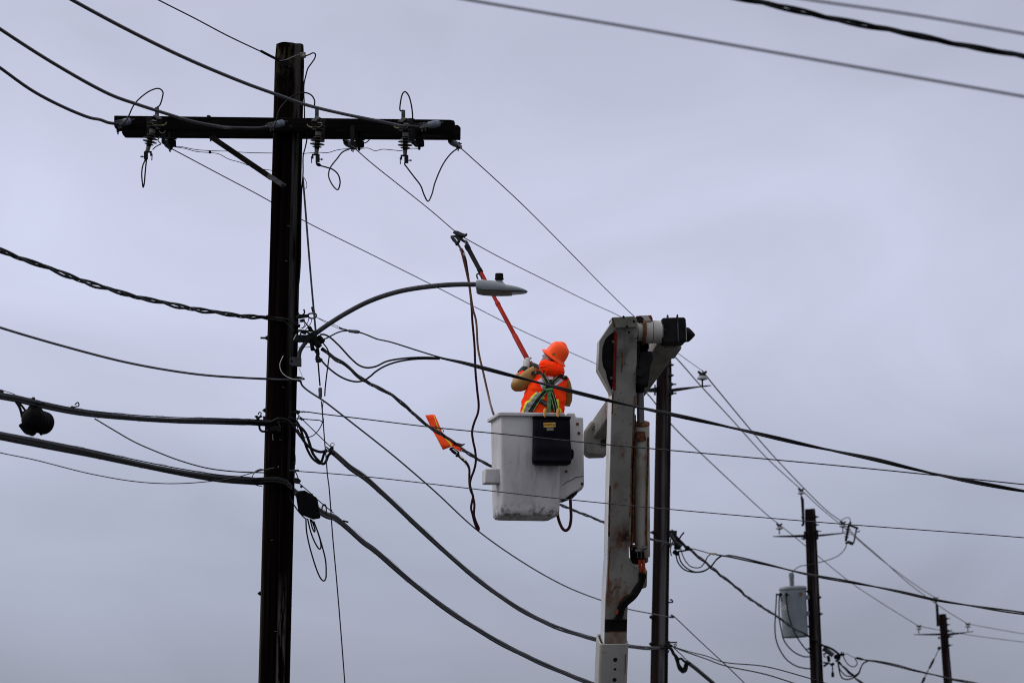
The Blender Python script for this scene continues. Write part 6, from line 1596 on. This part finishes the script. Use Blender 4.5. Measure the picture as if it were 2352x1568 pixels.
def ribbon(nm, mt, pts, wpx, off, parent=None, thick=0.004, widths=None):
    parent = parent or person
    P2 = [Vector((x, y, 0)) for x, y in pts]
    P2 = resample(spline(P2, 8) if len(P2) > 2 else [P2[0], P2[1]], 18.0)
    m = M(); rg = []
    n = len(P2)
    for i, p in enumerate(P2):
        t_ = (P2[min(i + 1, n - 1)] - P2[max(i - 1, 0)]).normalized()
        nrm = Vector((-t_.y, t_.x, 0))
        ring = []
        for k, o2 in ((-1, off + thick), (-.5, off + thick), (0, off + thick), (.5, off + thick), (1, off + thick), (1, off - 0.012), (0, off - 0.012), (-1, off - 0.012)):
            q = p + nrm * (k * wpx / 2)
            ring.append(surf(q.x, q.y, o2))
        rg.append(ring)
    return m.rings(rg).out(nm, mt, parent)
ribbon('reflective_band', 'reflective_lilac', [(672, 680), (700, 770), (745, 850), (775, 910)], 72, 0.003)
ribbon('reflective_band', 'reflective_lilac', [(1045, 760), (990, 800), (935, 835), (900, 860)], 78, 0.003)
ribbon('reflective_band', 'reflective_lilac', [(830, 735), (870, 750), (910, 750)], 50, 0.003)
ribbon('reflective_band', 'reflective_grey', [(685, 985), (640, 1035), (585, 1080), (540, 1160), (495, 1290)], 82, 0.003)
ribbon('lime_border', 'lime_tape', [(650, 985), (590, 1040), (545, 1110), (500, 1130), (465, 1200), (430, 1290)], 30, 0.006)
ribbon('lime_border', 'lime_tape', [(770, 1050), (735, 1080)], 28, 0.004)
ribbon('reflective_band', 'reflective_grey', [(955, 1080), (965, 1160), (985, 1290)], 50, 0.003)
ribbon('lime_border', 'lime_tape', [(975, 1085), (992, 1160), (985, 1220), (1020, 1245), (1025, 1290)], 34, 0.006)
ribbon('lime_border', 'lime_tape', [(940, 1020), (945, 1080)], 18, 0.004)
ribbon('lime_border', 'lime_tape', [(700, 980), (715, 975)], 30, 0.004)
har = ribbon('harness', 'strap_black', [(735, 680), (790, 770), (835, 860), (855, 900)], 70, 0.010)
ribbon('strap', 'strap_black', [(1010, 720), (940, 790), (870, 855), (820, 930)], 72, 0.012, har)
ribbon('strap', 'strap_black', [(830, 900), (760, 990), (660, 1110), (540, 1290)], 76, 0.012, har)
ribbon('strap', 'strap_black', [(850, 900), (895, 1010), (930, 1120), (965, 1290)], 70, 0.013, har)
ribbon('strap', 'strap_black', [(665, 1075), (770, 1140), (860, 1185), (950, 1230)], 66, 0.014, har)
for pts in (((705, 680), (765, 780), (800, 850)), ((770, 675), (815, 760), (850, 830)), ((980, 720), (900, 800)), ((1010, 755), (930, 830)), ((775, 930), (640, 1090), (510, 1275)), ((830, 950), (700, 1110), (590, 1280)), ((885, 960), (930, 1080), (975, 1280)), ((865, 990), (895, 1100), (935, 1280))):
    ribbon('strap_edge', 'strap_edge', list(pts), 9, 0.0185, har)
ribbon('back_pad', 'strap_black', [(790, 800), (840, 830), (900, 820)], 90, 0.013, har)
ribbon('lanyard', 'strap_green', [(850, 915), (850, 1050), (846, 1150), (848, 1290)], 60, 0.022, har)
M().tube(spline([surf(x, y, 0.028) for x, y in ((762, 885), (775, 925), (810, 945), (850, 935), (890, 935), (905, 905))], 5), 0.014, 8).out('ring', 'strap_green', har)
text_mesh('strap_text', 'MILLER', 0.03, surf(755, 1125, 0.022), Vector((0.8, 0, -0.48)), Vector((0.48, 0, 0.8)), 'reflective_grey', har)
# hood bunched behind the neck
def hoodf(d):
    fold = abs(mnoise.noise(Vector((d.x * 1.6 + d.z * 2.2, d.y * 1.6, d.z * 2.6 - d.x * 1.4)))) ** 0.7
    taper = 1.0 - 0.16 * max(0.0, d.z) * (1 - abs(d.x)) - 0.14 * max(0.0, -d.z) * abs(d.x)
    return taper * (1.04 - 0.09 * fold + 0.03 * mnoise.noise(d * 6.0))
hm = M()
hm.ell(wp(892, 605, -0.06), Vector((200 * kw, 0.02, -35 * kw)), Vector((0, 0.115, 0.01)), Vector((-20 * kw, 0.0, 142 * kw)), 56, 36, lambda d: hoodf(d) / (abs(d.x) ** 3 + abs(d.y) ** 3 + abs(d.z) ** 3) ** (1 / 6))
hood = hm.out('hood', 'hi_vis_orange', person)
M().tube(spline([wp(850, 470, -0.17), wp(835, 560, -0.205), wp(800, 660, -0.19), wp(790, 720, -0.15)], 5), 0.004, 6).out('seam', 'hi_vis_orange', hood)
M().tube(spline([wp(1010, 530, -0.15), wp(985, 620, -0.19), wp(950, 700, -0.17)], 5), 0.004, 6).out('seam', 'hi_vis_orange', hood)
# helmet
prof = [(0.9, -0.006), (1.02, -0.014), (1.30, -0.030), (1.32, -0.026), (1.31, -0.020), (1.06, -0.002), (1.01, 0.008), (0.995, 0.04), (0.955, 0.075), (0.87, 0.107), (0.70, 0.133), (0.45, 0.148), (0.2, 0.153), (0.02, 0.154)]
hr = []
for (k, h) in prof:
    hr.append([hc + hfr * (0.115 * k * math.cos(2 * math.pi * i / 36)) + hsd * (0.099 * k * math.sin(2 * math.pi * i / 36)) + hup * (h * (1 if h > 0 else 1.0)) for i in range(36)])
helmet = M().rings(hr).out('helmet', 'helmet_orange', person)
M().tube(spline([hc + hfr * (0.085 * math.cos(w)) + hup * (0.045 + 0.113 * math.sin(w)) for w in [R(a) for a in range(35, 150, 12)]], 3), 0.011, 8).out('ridge', 'helmet_orange', helmet)
M().obox(wp(930, 376, -0.100), Vector((0.016, 0.004, -0.009)), Vector((0.0, 0.006, 0)), Vector((0.006, 0, 0.010))).out('badge', 'hook_tan', helmet)
M().tube(spline([hd + hfr * 0.10 + hup * 0.02 - hsd * 0.04, hd + hfr * 0.09 + hup * 0.02 - hsd * 0.075, hd + hup * 0.015 - hsd * 0.082], 4), 0.005, 6).out('safety_glasses', 'steel', person)
M().tube(spline([hd + hfr * 0.10 + hup * 0.02 + hsd * 0.04, hd + hfr * 0.09 + hup * 0.02 + hsd * 0.075, hd + hup * 0.015 + hsd * 0.082], 4), 0.005, 6).out('safety_glasses', 'steel', person)
M().ell(hd - hfr * 0.03 - hup * 0.005, hfr * 0.078, hsd * 0.080, hup * 0.085, 16, 10).out('hair', 'hair_dark', person)
# rubber sleeves and their straps
m = M()
m.tube([wp(650, 620, 0.02), wp(610, 670, 0.0), wp(500, 770, -0.01), wp(400, 850, 0.0), wp(350, 875, 0.02)], [0.052, 0.074, 0.086, 0.078, 0.066], 16)
m.tube([wp(355, 865, 0.03), wp(370, 790, 0.09), wp(415, 715, 0.13)], [0.066, 0.064, 0.058], 14)
m.ell(wp(340, 865, 0.01), Vector((0.062, 0, 0)), Vector((0, 0.06, 0)), Vector((0, 0, 0.065)))
m.out('rubber_sleeve', 'rubber_tan', person, remesh=0.010)
m = M()
m.tube([wp(1065, 735, 0.0), wp(1105, 830, 0.0), wp(1140, 960, 0.02), wp(1140, 1090, 0.05), wp(1110, 1180, 0.07)], [0.045, 0.055, 0.052, 0.048, 0.044], 16)
m.tube([wp(1115, 1150, 0.07), wR.lerp(eR, 0.4)], [0.05, 0.05], 12)
m.out('rubber_sleeve', 'rubber_tan', person, remesh=0.010)
def flat_strap(nm, mt, pts, w, parent=person, th=0.008):
    m_ = M()
    P = [wp(*p) for p in pts]
    ax_ = (P[-1] - P[0]).normalized(); sd_ = ax_.cross(Vector((0, 1, 0))).normalized()
    rg = []
    n_ = len(P)
    for i, p in enumerate(P):
        ww = w * (0.55 if i in (0, n_ - 1) else 1.0)
        rg.append([p - sd_ * ww, p + sd_ * ww, p + sd_ * ww + Vector((0, th, 0)), p - sd_ * ww + Vector((0, th, 0))])
    return m_.rings(rg).out(nm, mt, parent)
s1 = flat_strap('sleeve_strap', 'strap_black', [(568, 672, -0.10), (590, 674, -0.105), (660, 668, -0.125), (735, 668, -0.15)], 0.020)
s4 = flat_strap('sleeve_strap', 'strap_black', [(1010, 705, -0.15), (1060, 725, -0.13), (1120, 755, -0.08), (1138, 765, -0.07)], 0.020)
M().lathe(wp(638, 664, -0.13), (0, -1, 0), [(0, 0.010), (0.008, 0.008)], 12).out('button', 'brass', s1)
M().lathe(wp(1078, 727, -0.135), (0, -1, 0), [(0, 0.009), (0.008, 0.007)], 12).out('button', 'brass', s4)
flat_strap('sleeve_lace', 'strap_black', [(610, 575, -0.045), (640, 568, -0.048), (665, 590, -0.05)], 0.007)
# cuffs
cuf = wL.lerp(eL, 0.30)
M().tube([wp(415, 690, 0.13), wp(450, 640, 0.145), wp(480, 600, 0.155)], [0.05, 0.046, 0.040], 14).out('cuff', 'cuff_green', person)
M().tube([wp(425, 640, 0.125), wp(448, 605, 0.135), wp(462, 580, 0.14)], [0.022, 0.022, 0.018], 10).out('cuff_band', 'helmet_orange', person)

# red telescopic pole in the worker's hands
stB, stT = at(*wk(610, 645), YW + 0.235), at(*lp(338, 398), clampP.y - 0.03)
sdv = (stT - stB).normalized(); SL = (stT - stB).length
stick = thing('hot_stick', 'long red telescopic pole with a black head held up by the worker', 'pole', stB)
def stick_t(c, x, y):                    # distance along the stick nearest to a picture point
    px_, py_ = c(x, y)
    best = min(range(401), key=lambda i: (lambda q: (q[0] - px_) ** 2 + (q[1] - py_) ** 2)(proj(stB.lerp(stT, i / 400))))
    return SL * best / 400
def proj(P):
    d = P - CAM
    yy = d.y * cp + d.z * sp
    return (1176 + F * d.x / yy, 784 - F * (-d.y * sp + d.z * cp) / yy)
t0 = stick_t(lp, 565, 830); t1_ = stick_t(lp, 825, 1310); t2_ = stick_t(wk, 300, 75); t3_ = stick_t(wk, 500, 430)
M().lathe(stB, sdv, [(0, 0.0175), (t3_, 0.0175)], 14).out('grip_section', 'hot_stick_red', stick)
M().lathe(stB, sdv, [(t3_ - 0.02, 0.026), (t3_, 0.0265), (t2_ - 0.01, 0.0265), (t2_, 0.022)], 14).out('lower_section', 'hot_stick_red', stick)
M().lathe(stB, sdv, [(t2_ - 0.01, 0.0225), (t1_ - 0.03, 0.0225), (t1_ - 0.03, 0.0255), (t1_ + 0.02, 0.0255), (t1_ + 0.03, 0.021)], 14).out('middle_section', 'hot_stick_red', stick)
M().lathe(stB, sdv, [(t1_, 0.0195), (t0 + 0.02, 0.0195)], 14).out('upper_section', 'hot_stick_red', stick)
M().lathe(stB, sdv, [(t0, 0.0225), (t0 + 0.01, 0.027), (t0 + 0.07, 0.027), (t0 + 0.08, 0.024), (SL - 0.07, 0.0245), (SL - 0.065, 0.029), (SL - 0.01, 0.029), (SL, 0.022)], 16).out('head', 'black_plastic', stick)
M().tube(spline(L3(lp, clampP.y - 0.2, (585, 930), (560, 880), (535, 845), (510, 845), (498, 870), (515, 925)), 5), 0.009, 7).out('hook', 'galvanised', stick)
M().rod(at(*lp(575, 890), clampP.y - 0.22), at(*lp(615, 868), clampP.y - 0.22), 0.010).out('collar_bolt', 'galvanised', stick)
M().tube(spline(L3(lp, clampP.y - 0.03, (345, 395), (360, 370), (345, 340), (320, 335)), 5), 0.008, 7).out('head_hook', 'galvanised', stick)
for (c, x, y) in ((lp, 830, 1300), (wk, 412, 243)):
    M().ico(stB + sdv * stick_t(c, x, y) + Vector((0, -0.026, 0)), 0.006).out('rivet', 'galvanised', stick)
# gloves closed round the pole: palm, four unequal bent fingers and a thumb each
def glove(nm, mt, tpos, facing, label_side, k=1.0):
    c = stB + sdv * tpos
    fwd = facing.normalized()                       # from the palm towards the pole
    fwd = (fwd - sdv * fwd.dot(sdv)).normalized()
    lat = sdv.cross(fwd).normalized() * label_side  # the way the fingers wrap
    m_ = M()
    pc_ = c - fwd * 0.045
    m_.ell(pc_, fwd * 0.024, lat * 0.040, sdv * 0.048, 14, 10)
    for i, ln_ in enumerate((0.9, 1.0, 0.95, 0.78)):
        o_ = sdv * (0.034 - 0.0225 * i)
        r_ = 0.0115 - 0.0008 * i
        m_.tube(spline([pc_ + o_ + lat * 0.03, c + o_ - fwd * 0.008 + lat * 0.042, c + o_ + fwd * 0.026 + lat * 0.030 * ln_, c + o_ + fwd * 0.036 - lat * 0.002 * ln_, c + o_ + fwd * 0.026 - lat * 0.026 * ln_], 4), r_, 8)
    m_.tube(spline([pc_ + sdv * 0.01 - lat * 0.035, c + sdv * 0.035 - fwd * 0.012 - lat * 0.040, c + sdv * 0.062 + fwd * 0.008 - lat * 0.032, c + sdv * 0.078 + fwd * 0.018 - lat * 0.022], 4), 0.0125, 8)
    return m_, pc_
th = stick_t(wk, 535, 520)
g1, pc1 = glove('glove', 'glove_grey', th, Vector((0.25, 0.85, 0.1)), 1)
g1.tube([wL, wL.lerp(pc1, 0.6), pc1], [0.034, 0.036, 0.034], 12)
g1.out('glove', 'glove_grey', person, remesh=0.006)
g2, pc2 = glove('glove', 'glove_dark', th - 0.10, Vector((-0.9, -0.1, 0.2)), 1)
g2.tube([wR, wR.lerp(pc2, 0.6), pc2], [0.034, 0.036, 0.034], 12)
g2.out('glove', 'glove_dark', person, remesh=0.006)

# ------------------------------------------------------------------ grounding clamps, jumper cables and flag
Yg = clampP.y
gc = thing('grounding_clamp', 'grey duckbill grounding clamp gripping the wire above the street lamp', 'clamp', clampP)
M().slab(L(lp, (120, 200), (132, 180), (160, 163), (200, 170), (255, 195), (310, 216), (340, 206), (350, 208), (340, 230), (300, 258), (225, 250), (165, 228)), Yg - 0.035, 0.03).out('upper_jaw', 'steel', gc, bevel=0.006)
M().slab(L(lp, (225, 248), (300, 256), (342, 225), (352, 210), (345, 240), (305, 265), (240, 262)), Yg - 0.045, 0.05).out('jaw_lip', 'dark_steel', gc, bevel=0.003)
M().slab(L(lp, (82, 250), (95, 240), (135, 240), (180, 228), (285, 265), (275, 292), (248, 308), (228, 360), (205, 352), (190, 305), (150, 262), (110, 275)), Yg - 0.02, 0.035).out('frame', 'steel', gc, bevel=0.006)
M().tube(L3(lp, Yg - 0.03, (98, 258), (140, 310), (190, 370)), [0.014, 0.020, 0.014], 9).out('clamp_screw', 'steel', gc)
M().slab(L(lp, (160, 340), (205, 330), (225, 375), (185, 402), (158, 380)), Yg - 0.04, 0.04).out('cable_lug', 'dark_steel', gc, bevel=0.006)
M().tube(L3(lp, Yg - 0.01, (255, 305), (320, 345)), 0.015, 9).out('eye_screw', 'steel', gc)
M().tube(spline(L3(lp, Yg - 0.01, (305, 350), (315, 325), (340, 335), (335, 362), (312, 365)), 5), 0.008, 7).out('eye', 'steel', gc)
gtan = thing('grounding_cable', 'tan brown grounding cable falling from the high clamp into the bucket', 'cable', clampP + Vector((0, 0, -0.15)))
tpts = L3(lp, (Yg - 0.02, Yg - 0.3), (205, 385), (240, 440), (265, 520), (310, 700), (345, 850), (385, 1030), (405, 1180), (440, 1400), (485, 1568)) + [at(1098, 800, Yg - 0.5), at(1110, 855, Yg - 0.7), at(1122, 908, Yg - 0.9), at(*bk(225, 130), 58.05), at(*bk(246, 195), 57.92), at(1150, 985, 57.85)]
M().tube(spline(tpts, 6), 0.0115, 9).out('cable', 'ground_cable_tan', gtan)
M().tube(L3(lp, Yg - 0.04, (245, 450), (285, 515)), 0.0185, 10).out('sleeve', 'steel', gtan)
gred = thing('grounding_cable', 'dark red grounding cable hanging in a long twisted loop left of the bucket', 'cable', clampP + Vector((0, 0, -0.2)))
rp_ = L3(lp, (Yg - 0.04, Yg - 0.2), (300, 555), (322, 620), (345, 760), (368, 920), (385, 1050), (403, 1200), (418, 1380), (428, 1568)) + [at(1090, 795, Yg - 0.2), at(1092, 850, Yg - 0.2), at(1096, 895, Yg - 0.2)] + \
    L3(fl, (Yg - 0.2, Yg - 0.15), (755, 0), (745, 90), (705, 195), (680, 300), (690, 400), (715, 520), (722, 640), (702, 740), (668, 830), (655, 900), (672, 970), (692, 1050), (706, 1130), (702, 1250), (725, 1330), (757, 1405), (750, 1425), (735, 1405), (705, 1325), (685, 1245), (668, 1170), (680, 1090), (690, 1030), (668, 985), (650, 900), (648, 800), (648, 730), (632, 680), (600, 635))
M().tube(spline(rp_, 5), 0.0125, 9).out('cable', 'ground_cable_red', gred)
M().tube(L3(lp, Yg - 0.05, (285, 515), (305, 560)), 0.015, 10).out('white_tag', 'stencil_pale', gred)
lowc_ = span([flg(900, 950)], t2a, t2b)[0]
Yq = lowc_.y
M().tube(L3(flg, Yq - 0.05, (1010, 1190), (1120, 1290), (1210, 1370)), 0.0145, 9).out('marker_sleeve', 'dark_steel', gred)
for a, b_ in (((1040, 1200), (1110, 1265)), ((1140, 1290), (1190, 1330))):
    M().tube(L3(flg, Yq - 0.05, a, b_), 0.0152, 9).out('marker_band', 'stencil_pale', gred)
M().slab(L(flg, (1165, 1400), (1200, 1360), (1255, 1400), (1240, 1425), (1200, 1420), (1190, 1430)), Yq - 0.07, 0.03).out('white_tag', 'stencil_pale', gred)
M().tube(spline(L3(flg, Yq - 0.05, (1200, 1360), (1240, 1420), (1265, 1480)), 4), 0.0125, 9).out('cable', 'ground_cable_red', gred)
lc = thing('grounding_clamp', 'grey grounding clamp on the twisted cable under the orange flag', 'clamp', lowc_)
M().slab(L(flg, (900, 830), (1010, 855), (1110, 880), (1170, 868), (1178, 880), (1110, 932), (1050, 948), (960, 900)), Yq + 0.015, 0.03).out('upper_jaw', 'steel', lc, bevel=0.006)
M().slab(L(flg, (1080, 990), (1140, 1010), (1235, 1060), (1225, 1112), (1130, 1085), (1085, 1060)), Yq - 0.05, 0.04).out('lower_jaw', 'steel', lc, bevel=0.006)
M().slab(L(flg, (757, 1020), (785, 978), (830, 955), (895, 975), (900, 995), (840, 1000), (815, 1040), (790, 1045)), Yq - 0.03, 0.04).out('frame', 'dark_steel', lc, bevel=0.008)
M().slab(L(flg, (880, 985), (1035, 1085), (1020, 1115), (985, 1095), (885, 1010)), Yq - 0.03, 0.04).out('frame_bar', 'steel', lc, bevel=0.006)
M().tube(L3(flg, Yq - 0.04, (805, 1020), (870, 1080), (945, 1140)), [0.013, 0.018, 0.015], 9).out('clamp_screw', 'dark_steel', lc)
M().slab(L(flg, (920, 1190), (945, 1150), (985, 1090), (1040, 1125), (1010, 1190), (970, 1222), (935, 1205)), Yq - 0.05, 0.04).out('cable_lug', 'dark_steel', lc, bevel=0.006)
# flag: a stiff vinyl sheet draped over the cable
flag = thing('warning_flag', 'orange vinyl warning flag with a lime stripe draped over the twisted cable', 'flag', at(*flg(560, 600), Yq))
rowsF = [((133, 130), (335, 115), (392, 128)), ((185, 235), (380, 225), (445, 250)), ((232, 335), (415, 330), (492, 365)), ((282, 440), (445, 445), (545, 490)), ((330, 540), (470, 560), (590, 615)), ((375, 620), (560, 650), (700, 690)), ((425, 705), (640, 720), (810, 775)), ((475, 800), (715, 800), (910, 840)), ((530, 905), (790, 880), (985, 895)), ((600, 1035), (815, 955), (960, 905))]
def flag_pt(i, s_):
    a, m_, c_ = rowsF[i]
    if s_ < 0.6:
        q = s_ / 0.6; x, y = a[0] + (m_[0] - a[0]) * q, a[1] + (m_[1] - a[1]) * q
    else:
        q = (s_ - 0.6) / 0.4; x, y = m_[0] + (c_[0] - m_[0]) * q, m_[1] + (c_[1] - m_[1]) * q
    dep = 0.035 + 0.05 * (s_ - 0.5) + (0.02 * math.sin(i * 0.8 + s_ * 3.0)) + (0.05 * max(0, i - 5) / 4 * (1 - s_)) * -1
    return at(*flg(x, y), Yq + dep)
m = M()
nf = 11
for i in range(len(rowsF)):
    for s_ in range(nf):
        m.v.append(flag_pt(i, s_ / (nf - 1)))
for i in range(len(rowsF) - 1):
    for s_ in range(nf - 1):
        a = i * nf + s_
        m.face((a, a + 1, a + nf + 1, a + nf))
fo = m.out('sheet', 'flag_orange', flag, fix=False)
fo.modifiers.new('thick', 'SOLIDIFY').thickness = 0.003
m = M()
for p, d in (((835, 950), -0.03), ((985, 895), 0.06), ((1035, 930), 0.05), ((1088, 1092), -0.04), ((960, 1030), -0.05)):
    m.v.append(at(*flg(*p), Yq + d))
m.face((0, 1, 2, 3, 4))
fo2 = m.out('folded_corner', 'flag_orange', flag, fix=False)
fo2.modifiers.new('thick', 'SOLIDIFY').thickness = 0.003
def on_flag(pts, w, nm):
    m_ = M(); rg = []
    P2 = resample(spline([Vector((x, y, 0)) for x, y in pts], 6), 30)
    for i, p in enumerate(P2):
        t_ = (P2[min(i + 1, len(P2) - 1)] - P2[max(i - 1, 0)]).normalized()
        nr = Vector((-t_.y, t_.x, 0)) * (w / 2)
        rg.append([at(*flg(p.x - nr.x, p.y - nr.y), Yq - 0.012), at(*flg(p.x + nr.x, p.y + nr.y), Yq - 0.012), at(*flg(p.x + nr.x, p.y + nr.y), Yq - 0.009), at(*flg(p.x - nr.x, p.y - nr.y), Yq - 0.009)])
    return m_.rings(rg).out(nm, 'lime_tape', fo)
def flag_stripe(s0, s1, i0, i1):
    m_ = M()
    rg = []
    for i in range(i0, i1 + 1):
        a, b_ = flag_pt(i, s0), flag_pt(i, s1)
        o_ = Vector((0, -0.004, 0))
        rg.append([a + o_, b_ + o_, b_ + o_ * 2, a + o_ * 2])
    return m_.rings(rg).out('stripe', 'lime_tape', fo)
flag_stripe(0.62, 0.72, 0, 4)
flag_stripe(0.58, 0.66, 5, 9)
text_mesh('lettering', 'O', 0.045, flag_pt(3, 0.50) + Vector((0, -0.006, 0)), Vector((0.95, 0, -0.1)), Vector((0.2, 0, 1)), 'label_ink', fo)
text_mesh('lettering', 'O', 0.07, flag_pt(4, 0.9) + Vector((0.0, -0.010, 0.02)), Vector((0.6, 0, -0.1)), Vector((-0.3, 0, 1)), 'label_ink', fo)
